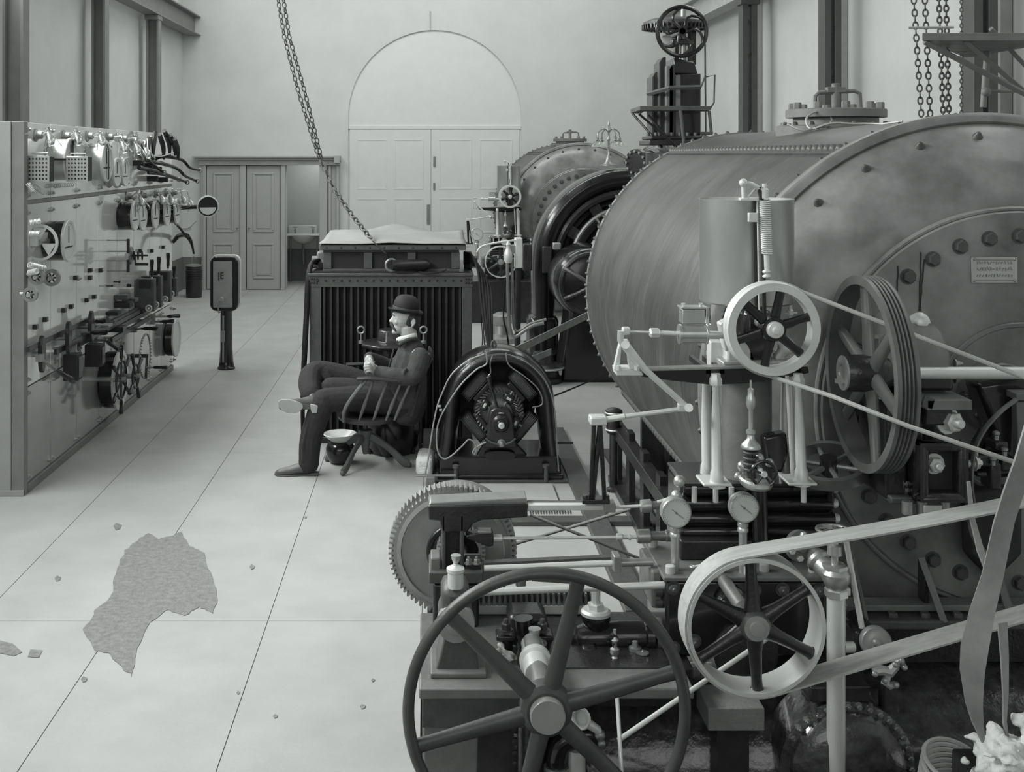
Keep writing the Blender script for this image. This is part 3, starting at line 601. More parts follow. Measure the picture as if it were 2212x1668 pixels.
for (u0, u1, v, off) in ((60, 200, 720, .05), (120, 250, 726, .07), (170, 330, 700, .07), (210, 300, 690, .06), (255, 345, 684, .08), (240, 320, 712, .1)):
    a, b = SB(u0, v, off), SB(u1, v, off); zc = 1.14-.0*(v-700); zc = SB((u0+u1)/2, v, off).z
    MB().box(BX+off-.012, BX+off+.012, a.y, b.y, zc-.02, zc+.02).build('bus_bar', 'iron', sw, bev=.003)
    for t in (.1, .5, .9): y = a.y+(b.y-a.y)*t; MB().cyl((BX, y, zc), (BX+off, y, zc), .012, n=10).build('bus_support', 'steeld', sw)
# rheostat hand wheels
drum(262, 820, .235, .14, 'black', name='rheostat_drum', hand=False, face='marbled')
c = SB(262, 820, .20)
def swheel(c, R, nh, nm, rt=.010):
    o = MB().torus(c, X, R, rt, 40, 8).build(nm, 'black', sw)
    for k in range(nh):
        t = 2*PI*k/nh+.5; d = Vector((0, math.cos(t), math.sin(t))); MB().cyl(c, c+d*R, .009, n=8).build('spoke', 'black', o); handle(c+d*R*.98, c+d*(R+.13), .018, o)
    MB().cyl((BX, c.y, c.z), c+X*.04, .022).build('hub', 'steeld', o)
    return o
swheel(c, .155, 6, 'rheostat_handwheel'); swheel(c+X*.08+Y*.15, .10, 4, 'rheostat_handwheel')
c = SB(313, 769, .13)
o = MB().torus(c, X, .20, .006, 48, 6).build('contact_ring', 'steeld', sw); m_ = MB()
for k in range(40): t = 2*PI*k/40; m_.ball(c+Vector((.008, .2*math.cos(t), .2*math.sin(t))), .009, 8)
m_.build('contact_studs', 'steeld', o)
MB().cyl((BX, c.y, c.z), c+X*.03, .018).cyl(c+X*.02, c+X*.02+Vector((0, -.05, -.2)), .012).build('contact_arm', 'iron', o)
p = c+X*.02+Vector((0, -.03, -.10)); MB().cyl(p, p+X*.08, .009).build('crank', 'steeld', o); handle(p+X*.05, p+X*.20, .018, o)
drum(383, 730, .185, .11, 'black', name='rheostat_drum', hand=False)
for u, v in ((374, 667), (374, 776), (298, 845), (262, 742), (118, 780), (168, 752)):
    p = SB(u, v, 0); MB().lathe(p, X, [(.02, 0), (.02, .01), (.011, .014), (.011, .03), (0, .034)], 12).build('terminal_stud', 'steeld', sw)
# hanging plumb lines in front of the far end
# ------------------------------------------------------------------ chains
def chain(name, label, pts, pitch, wr, group=None, m='ironl'):
    pts = [Vector(p) for p in pts]; t = thing(name, label, 'chain', pts[-1], group)
    seg = [(pts[i+1]-pts[i]).length for i in range(len(pts)-1)]; tot = sum(seg); n = int(tot/pitch)
    Lk = pitch*.5+wr*.6; q = []
    for k in range(16):
        a = 2*PI*k/16; q.append(Vector((pitch*.36*math.cos(a), 0, Lk*math.sin(a)*(1.0)+ .0)))
    lk = MB().tube(q, wr, 6, closed=True); spots = []
    for i in range(n):
        s_ = (i+.5)*pitch; j = 0
        while j < len(seg)-1 and s_ > seg[j]: s_ -= seg[j]; j += 1
        d = (pts[j+1]-pts[j]).normalized(); c = pts[j]+d*s_
        spots.append((c, Z.rotation_difference(d) @ Quaternion((0, 0, 1), (PI/2)*(i % 2)+.4)))
    series(lk, 'link', m, t, spots)
    return t
DC = 9.9
j = P(692, 348, DC)
chain('hoist_chain', 'left strand of the slanting double hoist chain that meets above the slatted lid', [P(594, -40, DC), P(614, 80, DC), P(645, 200, DC), P(690, 345, DC)], .046, .0055, 'two strands of the slanting hoist chain')
chain('hoist_chain', 'right strand of the slanting double hoist chain that meets above the slatted lid', [P(606, -40, DC+.02), P(625, 80, DC+.02), P(660, 205, DC+.02), P(695, 345, DC+.02)], .046, .0055, 'two strands of the slanting hoist chain')
chain('hoist_chain', 'single lower chain slanting down to the canvas-topped transformer', [P(692, 347, DC), P(722, 410, DC-.1), P(760, 465, DC-.3), P(805, 520, 9.3)], .052, .0065)
names = ['leftmost of the chains hanging above the big riveted tank', 'second chain from the left above the big riveted tank', 'left one of the middle pair of chains beside the platform', 'right one of the middle pair of chains beside the platform', 'thin far chain close to the dark double column']
for i, (u, u1, D, pt, wr) in enumerate(((1970, 1991, 7.0, .038, .005), (1995, 2010, 7.0, .038, .005), (2026, 2038, 7.0, .034, .0058), (2042, 2050, 7.05, .034, .0058), (2077, 2077, 7.6, .026, .0035))):
    a = P(u, -60, D); b = P(u1, 262, D)
    chain('hanging_chain', names[i], [a, b], pt, wr, 'chains hanging above the tank')
# ------------------------------------------------------------------ riveted tanks (turbine casings)
AX, AZ, R, DN, DF = 2.2, 1.35, 1.092, 4.60, 8.07
def tank(label, full=True):
    t = thing('riveted_tank', label, 'tank', (AX, (DN+DF)/2, AZ))
    c = Vector((AX, DN, AZ))
    MB().lathe(c, Y, [(R, 0), (R, DF-DN)], 128).build('shell', 'shell', t)
    MB().lathe((AX, DF, AZ), Y, [(R+.01, -.06), (R+.01, .0), (R*.9, .07), (R*.5, .13), (0, .14)], 96).build('rear_head', 'head', t)
    MB().lathe(c, Y, [(R+.006, .07), (R+.020, .07), (R+.024, .055), (R+.024, .0), (R+.012, -.012), (R-.012, -.02), (R-.02, -.012), (R-.02, .0)], 128, closed=True).build('flange_ring', 'head', t)
    pr = [(R-.018, -.006), (R-.05, -.06), (R-.11, -.13), (R-.19, -.19), (R-.28, -.23), (.74, -.255)]
    MB().lathe(c, Y, pr, 128).build('dished_head', 'head', t)
    MB().annulus((AX, DN-.268, AZ), Y, .755, .735, .03, 96, .006).build('head_rim', 'head', t)
    MB().lathe(c, -Y, [(.738, .20), (.738, .285), (.732, .292), (0, .292)], 96).build('cover_plate', 'head', t)
    MB().annulus((AX, DN-.296, AZ), Y, .325, .305, .016, 64, .004).lathe((AX, DN-.29, AZ), -Y, [(.306, 0), (.306, .012), (0, .014)], 64).build('centre_disc', 'head', t)
    q = toward(-Y); sp = []
    for k in range(36):
        a = math.radians(90+k*10); sp.append((Vector((AX+.645*math.cos(a), DN-.292, AZ+.645*math.sin(a))), q))
    series(MB().lathe((0, 0, 0), Z, [(.030, 0), (.030, .003)], 14).bolt((0, 0, .003), Z, .024, .022), 'cover_bolt', 'ironl', t, sp)
    sp = []
    for k in range(60):      # pointed rivets round both edges and on the dished head
        a = 2*PI*(k+.5)/60; d = Vector((math.cos(a), 0, math.sin(a)))
        sp.append((Vector((AX, DN+.10, AZ))+d*(R+.0), toward(d)))
    for k in range(84):
        a = 2*PI*(k+.5)/84; d = Vector((math.cos(a), 0, math.sin(a)))
        sp.append((Vector((AX, DF-.04, AZ))+d*(R+.0), toward(d)))
    for k in range(28):
        a = 2*PI*(k+.25)/28; d = Vector((math.cos(a), 0, math.sin(a))); nn = (d*.75-Y*.66)
        sp.append((Vector((AX, DN-.085, AZ))+d*(R-.075), toward(nn)))
    series(MB().lathe((0, 0, 0), Z, [(.021, 0), (.018, .008), (.006, .026), (0, .028)], 10), 'rivet', 'ironl', t, sp)
    for ang, nm in ((117.7, 'upper'), (221, 'lower')):
        a = math.radians(ang); d = Vector((math.cos(a), 0, math.sin(a))); tg = Vector((-math.sin(a), 0, math.cos(a)))
        m_ = MB(); rr = R+.004
        for s_ in (-1, 1):
            pass
        m_.add([Vector((AX, y, AZ))+d*(R+o)+tg*w_ for y in (DN+.07, DF-.02) for o, w_ in ((-.01, -.045), (.008, -.045), (.008, .045), (-.01, .045))], [(0, 1, 5, 4), (1, 2, 6, 5), (2, 3, 7, 6), (0, 3, 2, 1), (4, 5, 6, 7)])
        st = m_.build('seam_strip', 'shell', t, smooth=False)
        n = 46; sp = [(Vector((AX, DN+.14+i*(DF-DN-.2)/(n-1), AZ))+d*(R+.006)+tg*w_, toward(d)) for i in range(n) for w_ in ((0,) if nm == 'upper' else (-.022, .022))]
        series(MB().lathe((0, 0, 0), Z, [(.024, 0), (.021, .010), (.012, .018), (0, .022)], 10), 'rivet', 'ironl', t, sp)
    # manhole on top
    mc = Vector((AX, 6.25, AZ+R)); mh = MB().lathe(mc-Z*.05, Z, [(.31, 0), (.31, .055), (.30, .062), (.22, .062), (.22, .10), (.215, .105), (.0, .105)], 48).build('manhole', 'irong', t)
    MB().lathe(mc+Z*.055, Z, [(.26, 0), (.26, .04), (.255, .045), (0, .05)], 48).build('manhole_cover', 'irong', mh, label='grey round lid with bolts and a handle')
    for k in range(10):
        a = 2*PI*k/10+.2; MB().bolt(mc+Vector((.225*math.cos(a), .225*math.sin(a), .10)), Z, .022, .035).build('lid_bolt', 'irong', mh)
    for k in range(16):
        a = 2*PI*k/16; MB().lathe(mc+Vector((.275*math.cos(a), .275*math.sin(a), .01)), Z, [(.02, 0), (.014, .018), (0, .022)], 8).build('rivet', 'ironl', mh)
    MB().tube([mc+Vector((-.11, 0, .10)), mc+Vector((-.11, 0, .17)), mc+Vector((-.09, 0, .19)), mc+Vector((.10, 0, .20)), mc+Vector((.13, 0, .185)), mc+Vector((.135, 0, .10))], .012).build('lifting_bar', 'irong', mh)
    MB().cyl(mc+Z*.1, mc+Z*.24, .022, n=12).cbox(mc+Z*.205, (.10, .04, .03)).build('screw_dog', 'irong', mh, bev=.003)
    # supports
    for x in (AX-.62, AX+.62):
        for y in (DN+.35, DF-.35):
            zt = AZ-math.sqrt(R*R-.62**2)
            MB().box(x-.16, x+.16, y-.03, y+.03, .02, zt+.12).box(x-.2, x+.2, y-.12, y+.12, 0, .025).box(x-.012, x+.012, y-.1, y+.1, .02, zt+.03).build('saddle', 'iron', t, smooth=False)
    for i in range(7):
        y = DN+.45+i*.5
        MB().box(AX-.90, AX-.86, y-.06, y+.06, .0, AZ-.86).build('stay_plate', 'iron', t, smooth=False)
    MB().box(AX-.94, AX-.84, DN+.35, DF+.05, 0, .05).box(AX-.93, AX-.85, DN+.35, DF+.02, .36, .44).build('side_sill', 'iron', t, bev=.004)
    return t
tk = tank('huge near riveted tank with a bolted round end cover and a manhole lid on top')
def drip(u0, v0, u1, v1, par, D):
    pts = [P(u0+(u1-u0)*i/8+random.uniform(-1.5, 1.5), v0+(v1-v0)*i/8, D) for i in range(9)]
    return pts
# oil runs on the cover plate below its bolts
m_ = MB()
for (u0, v0, u1, v1) in ((1990, 545, 1985, 672), (1996, 560, 1988, 672), (1940, 575, 1937, 640)):
    pts = drip(u0, v0, u1, v1, tk, DN-.2935); m_.ribbon(pts, X*.005, .002)
m_.build('oil_run', 'black', tk, smooth=False)
# name plate
a, b = P(2098, 611, DN-.295), P(2197, 555, DN-.295)
npl = MB().box(a.x, b.x, DN-.300, DN-.293, a.z, b.z).build('name_plate', 'colpale', tk, bev=.002, label='pale rectangular name plate with worn raised lettering')
MB().box(a.x+.006, b.x-.006, DN-.3015, DN-.300, b.z-.012, b.z-.009).box(a.x+.006, b.x-.006, DN-.3015, DN-.300, a.z+.009, a.z+.012).build('plate_border', 'colm', npl, smooth=False)
# worn raised lettering, illegible: short strokes in lines
m_ = MB(); rs = random.Random(3)
for ln, (zz, hh) in enumerate(((.075, .010), (.052, .014), (.028, .010))):
    x = a.x+.018
    while x < b.x-.02:
        w_ = rs.uniform(.004, .009)
        for k in range(2):
            ang = rs.choice((-.5, 0, .5, 1.57)); m_.cbox((x+w_/2, DN-.301, a.z+zz+rs.uniform(-.002, .002)), (.0016, .002, hh if ang != 1.57 else w_), Matrix.Rotation(ang, 3, 'Y'))
        x += w_+.004
m_.build('worn_lettering', 'colm', npl, smooth=False)
for q in ((a.x+.01, a.z+.008), (b.x-.01, a.z+.008), (a.x+.01, b.z-.008), (b.x-.01, b.z-.008)): MB().lathe((q[0], DN-.300, q[1]), -Y, [(.006, 0), (.004, .004), (0, .005)], 8).build('screw', 'steeld', npl)
# wire left lying on top by the manhole
wp = spline([P(1700, 268, 6.0), P(1735, 282, 5.95), P(1770, 286, 5.95), P(1796, 268, 6.0), P(1790, 246, 6.05), P(1762, 242, 6.05), P(1742, 256, 6.0), P(1752, 278, 5.95), P(1800, 266, 5.9), P(1880, 270, 5.85), P(1950, 262, 5.7)], 8)
for p in wp:
    zz = AZ+math.sqrt(max(0, R*R-(p.x-AX)**2))+.012
    if p.z < zz: p.z = zz
o = MB().tube(wp, .006, 6).build('loose_wire', 'wire'); o['label'] = 'loop of loose wire lying over the manhole flange on the near tank'; o['category'] = 'wire'
tk2 = clone(tk, (0, 11.69, 0), 'second riveted tank standing behind the ring-shaped generator'); tk2.scale = (1, .85, 1)
for ch in list(tk2.children):
    if ch.name.split('.')[0] in ('oil_run',): bpy.data.objects.remove(ch)
# hot pipe stays under the near head: foundation frame and stiffeners
t = thing('tank_foundation', 'dark iron foundation frame with stiffening ribs below the near tank end', 'foundation', (2.2, 4.7, -.7))
zz = lambda v, D: P(0, v, D).z
MB().box(1.05, 3.4, 4.66, 4.74, -.73, .22).build('face_plate', 'iron', t, smooth=False)
MB().box(1.50, 3.4, 4.24, 4.27, .44, .57).build('apron', 'iron', t, smooth=False)
for xx in (1.6, 2.6, 3.3): MB().box(xx, xx+.06, 4.19, 4.27, .435, .56).build('chock', 'iron', t, smooth=False)
MB().box(1.48, 3.45, 4.14, 4.29, zz(1362, 4.14), zz(1342, 4.14)).build('sill', 'ironl', t, bev=.006)
MB().box(1.52, 3.4, 4.20, 4.28, zz(1322, 4.2), zz(1308, 4.2)).build('ledge', 'irong', t, bev=.004)
for ua, va, ub, vb in ((1832, 1180, 1868, 1345), (1990, 1205, 2040, 1345), (2155, 1235, 2190, 1345)):
    a = P(ua, va, 4.24); b = P(ub, vb, 4.15)
    MB().tube([a, b], .016, 4).build('raking_stay', 'irong', t, smooth=False)
for u in (1995, 2150): MB().cbox(P(u, 1270, 4.25), (.02, .06, .2)).build('rib', 'iron', t, bev=.004)
MB().lathe((AX, 4.55, AZ), Y, [(R+.02, 0), (R+.09, 0), (R+.09, .07), (R+.02, .07)], 96, closed=True).build('saddle_ring', 'iron', t) if False else None
for k in range(5): p = P(1858+70*k, 1326, 4.18); MB().bolt((p.x, 4.18, zz(1341, 4.18)), Z, .018, .03).build('nut', 'ironl', t)
# ------------------------------------------------------------------ gate valve beyond the near tank
D = 9.6; k = F/D; c0 = P(1458, 300, D); vx = c0.x
gv = thing('gate_valve', 'tall black ribbed gate valve with a curved-spoke handwheel and a small access platform', 'valve', (vx, D, 0))
z = lambda v: P(0, v, D).z
x = lambda u: P(u, 0, D).x
MB().cyl((vx, D, 0), (vx, D, z(330)), .24, n=28).build('stand_pipe', 'iron', gv)
MB().box(x(1392), x(1524), D-.22, D+.25, z(314), z(303)).box(x(1392)+.02, x(1524)-.02, D-.2, D+.23, z(303)+.004, z(294)).build('base_flange', 'iron', gv, bev=.008)
for u in range(1400, 1524, 17): MB().bolt(P(u, 294, D-.18), Z, .016, .03).build('flange_bolt', 'ironl', gv)
MB().box(x(1455), x(1508), D-.10, D+.25, z(296), z(160)).prism([P(1455, 160, D-.1), P(1508, 160, D-.1), P(1500, 134, D-.1), P(1455, 125, D-.1)], (0, .35, 0)).build('bonnet_body', 'black', gv, bev=.01)
MB().box(x(1408), x(1456), D+.0, D+.22, z(296), z(165)).build('bonnet_back', 'black', gv, bev=.01)
for u, vt, yy in ((1407, 155, -.02), (1419, 125, -.08), (1435, 142, -.14)):
    w_ = L(11, D); a = x(u)
    pts = [Vector((a, D+yy, z(298))), Vector((a, D+yy, z(vt)-.04)), Vector((a+.02, D+yy, z(vt)-.005)), Vector((a+.05, D+yy, z(vt))), Vector((a+.05, D+yy, z(298)))]
    MB().prism([Vector((a, D+yy-.02, z(298))), Vector((a, D+yy-.02, z(vt+12))), Vector((a+.025, D+yy-.02, z(vt+2))), Vector((a+.055, D+yy-.02, z(vt))), Vector((a+.055, D+yy-.02, z(298)))], (0, .2, 0)).build('rib', 'iron', gv, bev=.005)
    MB().box(a-.006, a+.008, D+yy-.04, D+yy+.19, z(298), z(vt+12)).build('rib_edge', 'ironl', gv, bev=.002)
MB().box(x(1430), x(1446), D-.16, D-.08, z(298), z(145)).build('guide', 'irong', gv, bev=.006)
MB().box(x(1450), x(1462), D-.15, D-.10, z(298), z(165)).build('guide', 'irong', gv, bev=.006)
# yoke and screw
for u in (1462, 1490): MB().pbox(u-4, 45, u+5, 140, D-.02, .08).build('yoke_post', 'black', gv, bev=.006)
MB().pbox(1488, 60, 1504, 140, D+.1, .1).build('yoke_back', 'black', gv, bev=.006)
MB().cyl(P(1476, 20, D), P(1476, 150, D), .022).build('valve_screw', 'steeld', gv)
MB().pbox(1452, 84, 1498, 96, D-.05, .16).build('bridge', 'iron', gv, bev=.008)
# bevel gear laid flat and its handwheel facing the room
bc = P(1458, 56, D+.02); MB().lathe(bc, Z, [(.24, -.02), (.262, .0), (.262, .03), (.20, .055), (.20, .03), (.05, .02), (.05, -.02)], 48, closed=True).build('bevel_gear', 'ironl', gv)
m_ = MB()
for i in range(44):
    t = 2*PI*i/44; m_.cbox(bc+Vector((.255*math.cos(t), .255*math.sin(t), -.012)), (.035, .016, .04), Matrix.Rotation(t, 3, 'Z'))
m_.build('gear_teeth', 'iron', gv)
hc = P(1473, 68, D-.32); hw = MB().torus(hc, Y, L(53, D-.32), .017, 48, 8).build('valve_handwheel', 'black', gv)
for k in range(6):
    t0 = 2*PI*k/6+.5; R_ = L(53, D-.32)
    pts = [hc+X*(R_*s_*math.cos(t0+.9*math.sin(PI*s_)*.8))+Z*(R_*s_*math.sin(t0+.9*math.sin(PI*s_)*.8)) for s_ in (.0, .15, .3, .45, .6, .75, .9, 1)]
    MB().tube(pts, [.014, .013, .012, .011, .011, .011, .012, .014], 7).build('curved_spoke', 'black', hw)
MB().cyl(hc-Y*.03, (hc.x, D, hc.z), .025).lathe(hc-Y*.03, Y, [(.035, 0), (.035, .06)], 16).build('hub', 'black', hw)
# platform brackets and rails
fx = [P(1363, 243, 9.0), P(1400, 236, 8.9), P(1533, 236, 8.9), P(1538, 243, 9.1), P(1500, 243, 9.5), P(1400, 246, 9.5)]
MB().prism([Vector((p.x, p.y, z(243))) for p in (P(1362, 0, 9.75), P(1382, 0, 9.15), P(1536, 0, 9.15), P(1528, 0, 9.4), P(1392, 0, 9.4), P(1385, 0, 9.9))], (0, 0, .035)).build('platform', 'ironl', gv, bev=.004)
pz = z(238)
for a, b in (((1366, 245, 9.7), (1430, 318, 9.45)), ((1380, 246, 9.2), (1462, 316, 9.3)), ((1400, 248, 9.4), (1458, 316, 9.4))): MB().cyl(P(*a), P(*b), .010, n=8).build('stay_rod', 'iron', gv)
for a, b in (((1470, 238, 9.1), (1478, 316, 9.1)), ((1532, 240, 9.2), (1537, 290, 9.2)), ((1537, 288, 9.2), (1515, 288, 9.4))): MB().cyl(P(*a), P(*b), .013, n=8).build('stay_rod', 'ironl', gv)
MB().tube([P(1400, 203, 9.6), P(1447, 190, 9.2), P(1514, 188, 9.2)], .018, 4).build('clamp_band', 'ironl', gv, smooth=False)
MB().tube([P(1514, 188, 9.2), P(1522, 167, 9.2), P(1544, 162, 9.2), P(1542, 222, 9.2), P(1533, 236, 9.2)], .008, 6).build('guard_rail', 'ironl', gv)
MB().cyl(P(1523, 95, 9.7), P(1525, 330, 9.7), .008, n=6).build('drip_pipe', 'irong', gv)
# dark flanged bend below it, between the tanks
t = thing('flanged_bend', 'flanged pipe bend at the foot of the gate valve, partly hidden by the near tank', 'pipe', (P(1400, 340, 10.6).x, 10.6, 2.0))
c = P(1412, 345, 10.4)
MB().lathe(c, Vector((-.75, -.66, -.1)), [(.0, 0), (.13, 0), (.13, .04), (.09, .05), (.09, .2), (.12, .21), (.12, .25), (.0, .26)], 28).build('flange', 'iron', t)
ax = Vector((-.75, -.66, -.1)).normalized(); e1, e2, _ = frame(ax)
for k in range(12): MB().bolt(c+ax*.25+(e1*math.cos(k*PI/6)+e2*math.sin(k*PI/6))*.10, ax, .013, .02).build('flange_bolt', 'steeld', t)
MB().tube(spline([c-ax*.1, c+Vector((.2, .1, -.02)), c+Vector((.5, .2, -.3)), c+Vector((.6, .3, -.9)), c+Vector((.6, .3, -2.25))], 6), .14, 16).build('bend', 'iron', t)
# ------------------------------------------------------------------ ring-shaped generator of the far set
gx = AX-.03; D = 12.6; k = F/D; gz = 1.12
gn = thing('ring_generator', 'large glossy black ring-shaped generator with a cluster of lamps on its crown', 'generator', (gx, D, 0))
def horseshoe(Ro, Ri, y0, y1, zb, n=40):
    out = [Vector((gx+Ro*math.cos(PI*i/n), y0, gz+Ro*math.sin(PI*i/n))) for i in range(n+1)]
    inn = [Vector((gx+Ri*math.cos(PI*i/n), y0, gz+Ri*math.sin(PI*i/n))) for i in range(n+1)]
    return [Vector((gx+Ro, y0, zb))]+out+[Vector((gx-Ro, y0, zb)), Vector((gx-Ri, y0, zb))]+inn[::-1]+[Vector((gx+Ri, y0, zb))], y1-y0
def frame_tube(Rm, y, r, flat, zb, nm, m, par, n=48):
    pts = [Vector((gx+Rm, y, zb))]+[Vector((gx+Rm*math.cos(PI*i/n), y, gz+Rm*math.sin(PI*i/n))) for i in range(n+1)]+[Vector((gx-Rm, y, zb))]
    return MB().tube(pts, r, 16, flat=flat, up=Y).build(nm, m, par)
frame_tube(.90, D+.25, .13, (3.0, 1), .12, 'magnet_ring', 'black', gn)
frame_tube(.93, D-.06, .075, (1.3, 1.2), .12, 'ring_nosing', 'black', gn)
for nm, Ro, w_, yy, m_ in (('inner_ring', .78, .05, -.0, 'iron'), ('winding_ring', .70, .04, .08, 'black'), ('winding_ring', .62, .025, -.05, 'steeld'), ('inner_ring', .56, .06, .06, 'iron'), ('brush_ring', .46, .02, -.12, 'steeld'), ('winding_ring', .40, .06, .0, 'iron'), ('commutator', .30, .05, -.05, 'ironl'), ('inner_ring', .21, .05, -.1, 'black')):
    MB().torus((gx, D+yy, gz-.02), Y, Ro, w_, 56, 8, sq=.9).build(nm, m_, gn)
MB().lathe((gx, D+.2, gz-.02), Y, [(.80, 0), (.80, .3), (0, .3)], 56).build('dark_core', 'blackm', gn)
for k in range(10):
    t_ = 2*PI*k/10+.3; d = Vector((math.cos(t_), 0, math.sin(t_))); c = Vector((gx, D-.1, gz-.02))+d*.5
    MB().cbox(c, (.11, .12, .07), Matrix.Rotation(-t_, 3, 'Y')).build('brush_holder', 'ironl', gn, bev=.008)
    MB().cyl(c+d*.02, c+d*.12-Y*.0, .014, n=8).build('brush_stud', 'steeld', gn)
for k in range(12):
    t_ = 2*PI*k/12; d = Vector((math.cos(t_), 0, math.sin(t_))); MB().cbox(Vector((gx, D+.1, gz-.02))+d*.7, (.16, .2, .13), Matrix.Rotation(-t_, 3, 'Y')).build('pole_piece', 'iron', gn, bev=.01)
MB().box(gx-1.15, gx+1.15, D-.15, D+.75, .0, .07).box(gx-1.08, gx+1.08, D-.1, D+.7, .07, .16).build('bed_plate', 'black', gn, bev=.02)
MB().box(gx-1.08, gx-.76, D-.15, D+.3, .10, .55).build('leg_foot', 'black', gn, bev=.06)
# dome shaped end bearing with its spider
ec = Vector((P(1252, 620, 11.6).x+.12, 11.6, P(0, 615, 11.6).z)); 
ex = MB().lathe(ec+Y*.0, Y, [(.27, 0), (.33, .03), (.36, .09), (.37, .2), (.37, .7), (.33, .75), (0, .75)], 48).build('exciter_barrel', 'black', gn)
MB().torus(ec+Y*.02, Y, .30, .03, 40, 8).build('exciter_ring', 'iron', ex)
for k in range(6):
    t_ = 2*PI*k/6+.5; d = Vector((math.cos(t_), 0, math.sin(t_))); MB().tube([ec+d*.30, ec+d*.18-Y*.08, ec+d*.04-Y*.11], [.03, .025, .025], 8).build('spider_arm', 'iron', ex)
MB().lathe(ec-Y*.15, Y, [(.02, 0), (.035, .02), (.07, .04), (.07, .12)], 20).build('bearing_cap', 'ironl', ex)
MB().box(ec.x-.02, ec.x+.12, 11.6-.0, 11.62, ec.z+.24, ec.z+.30).build('maker_plate', 'colm', ex)
MB().prism([Vector((ec.x-.30, 11.65, 0)), Vector((ec.x+.4, 11.65, 0)), Vector((ec.x+.28, 11.65, ec.z-.2)), Vector((ec.x-.2, 11.65, ec.z-.2))], (0, .6, 0)).build('pedestal', 'black', gn, bev=.03)
MB().pbox(1195, 525, 1212, 540, 11.9, .1).build('ring_lug', 'steeld', gn, bev=.01)
for (u, v) in ((1140, 540), (1182, 545)): MB().pbox(u-10, v-12, u+10, v+45, 12.35, .06).build('frame_lug', 'iron', gn, bev=.01)
# oil lamp-like cluster of glass shades
D = 12.75; k = F/D
lt = thing('lamp_cluster', 'slender lamp standard with glass shades on the crown of the ring generator', 'lamp', P(1315, 357, D))
MB().lathe(P(1315, 358, D), Z, [(.10, 0), (.10, .012), (.06, .02), (.035, .05), (.03, .09), (.018, .10), (.012, .12), (.012, .27), (.02, .29), (.012, .31), (.010, .36), (.03, .39), (.025, .41), (.010, .43), (.016, .46), (.006, .48), (.006, .49), (0, .495)], 18).build('stem', 'steeld', lt)
for k_ in range(4):
    t_ = PI/2*k_+.4; d = Vector((math.cos(t_), math.sin(t_), 0)); c = P(1315, 286, D)
    ar_ = MB().tube(spline([c, c+d*.06+Z*.04, c+d*.13+Z*.0, c+d*.14-Z*.05], 5), .007, 6).build('arm', 'steeld', lt)
    MB().lathe(c+d*.14-Z*.04, -Z, [(.016, 0), (.018, .03), (.03, .05), (.065, .10), (.075, .12), (.07, .12), (.02, .04)], 20).build('glass_shade', 'glass', ar_)
    MB().ball(c+d*.14-Z*.11, .028).build('bulb', 'glass', ar_)
# terminal box with U-shaped pipes in front of the generator
D = 11.3
t = thing('terminal_box', 'pale upright terminal slab with U-shaped pipes left of the ring generator', 'electrical box', (P(1110, 0, D).x, D, 0))
MB().pbox(1113, 515, 1129, 580, D, .16).build('slab', 'steelw', t, bev=.008)
MB().pbox(1096, 530, 1114, 548, D, .1).build('coupling_block', 'steeld', t, bev=.006)
MB().lathe(P(1098, 568, D), Z, [(.03, 0), (.04, .02), (.04, .1), (.03, .12), (.02, .16), (.026, .18), (.012, .21)], 16).build('gland', 'steelw', t)
MB().tube(spline(Ps([(1096, 566), (1097, 620), (1099, 680), (1103, 715), (1112, 728), (1128, 718), (1150, 704), (1175, 698)], D), 5), .017, 10).build('bent_pipe', 'steeld', t)
MB().tube(spline(Ps([(1106, 566), (1107, 620), (1108, 680), (1112, 712), (1124, 714), (1145, 700), (1180, 690)], D+.03), 5), .014, 10).build('bent_pipe', 'steeld', t)
MB().tube(spline(Ps([(1092, 600), (1089, 650), (1088, 690), (1095, 720), (1100, 755)], D), 5), .008, 6).build('lead', 'cable', t)
MB().cyl(P(1119, 580, D+.1), Vector((P(1119, 0, D).x, D+.1, 0)), .03).build('support_post', 'blackm', t)
MB().tube(spline(Ps([(1030, 545), (1042, 532), (1075, 524), (1112, 519)], D), 5), .010, 6).build('tie_pipe', 'steelw', t)
# bell-shaped casting on the far floor and the flat belt up to the generator
t = thing('floor_casting', 'round polished floor casting below the ring generator', 'casting', P(1170, 770, 12.0)); D = 11.7
c = P(1172, 765, D); c.z = 0
MB().lathe(c, Z, [(.20, 0), (.20, .05), (.17, .07), (.16, .12), (.22, .14), (.22, .16), (.12, .20), (.09, .30), (.0, .31)], 32).build('casting_body', 'iron', t)
MB().torus(c+Z*.15, Z, .21, .014, 32, 6).build('rim', 'steelw', t)
t = thing('floor_casting', 'small bell-shaped polished casting behind the right transformer cables', 'casting', P(1083, 720, 13.9)); c = P(1083, 712, 14.2); c.z = 0
MB().lathe(c, Z, [(.22, 0), (.22, .06), (.12, .10), (.10, .2), (.13, .24), (.13, .32), (.05, .36), (0, .36)], 28).build('casting_body', 'steeld', t)
o = MB().ribbon([P(1062, 775, 8.75), P(1105, 762, 9.0), P(1266, 683, 10.2), P(1340, 645, 10.8)], Vector((0, -.35, .94))*.07, .008).build('flat_belt', 'beltd'); o['label'] = 'upper flat belt rising from the small dynamo towards the ring generator'; o['category'] = 'belt'; o['group'] = 'belt of the small dynamo'
o = MB().ribbon([P(1110, 790, 9.0), P(1160, 772, 9.5), P(1190, 760, 9.8)], Vector((0, -.35, .94))*.06, .008).build('flat_belt', 'beltd'); o['label'] = 'short dark end of belt just above the right shoulder of the small dynamo'; o['category'] = 'belt'; o['group'] = 'belt of the small dynamo'
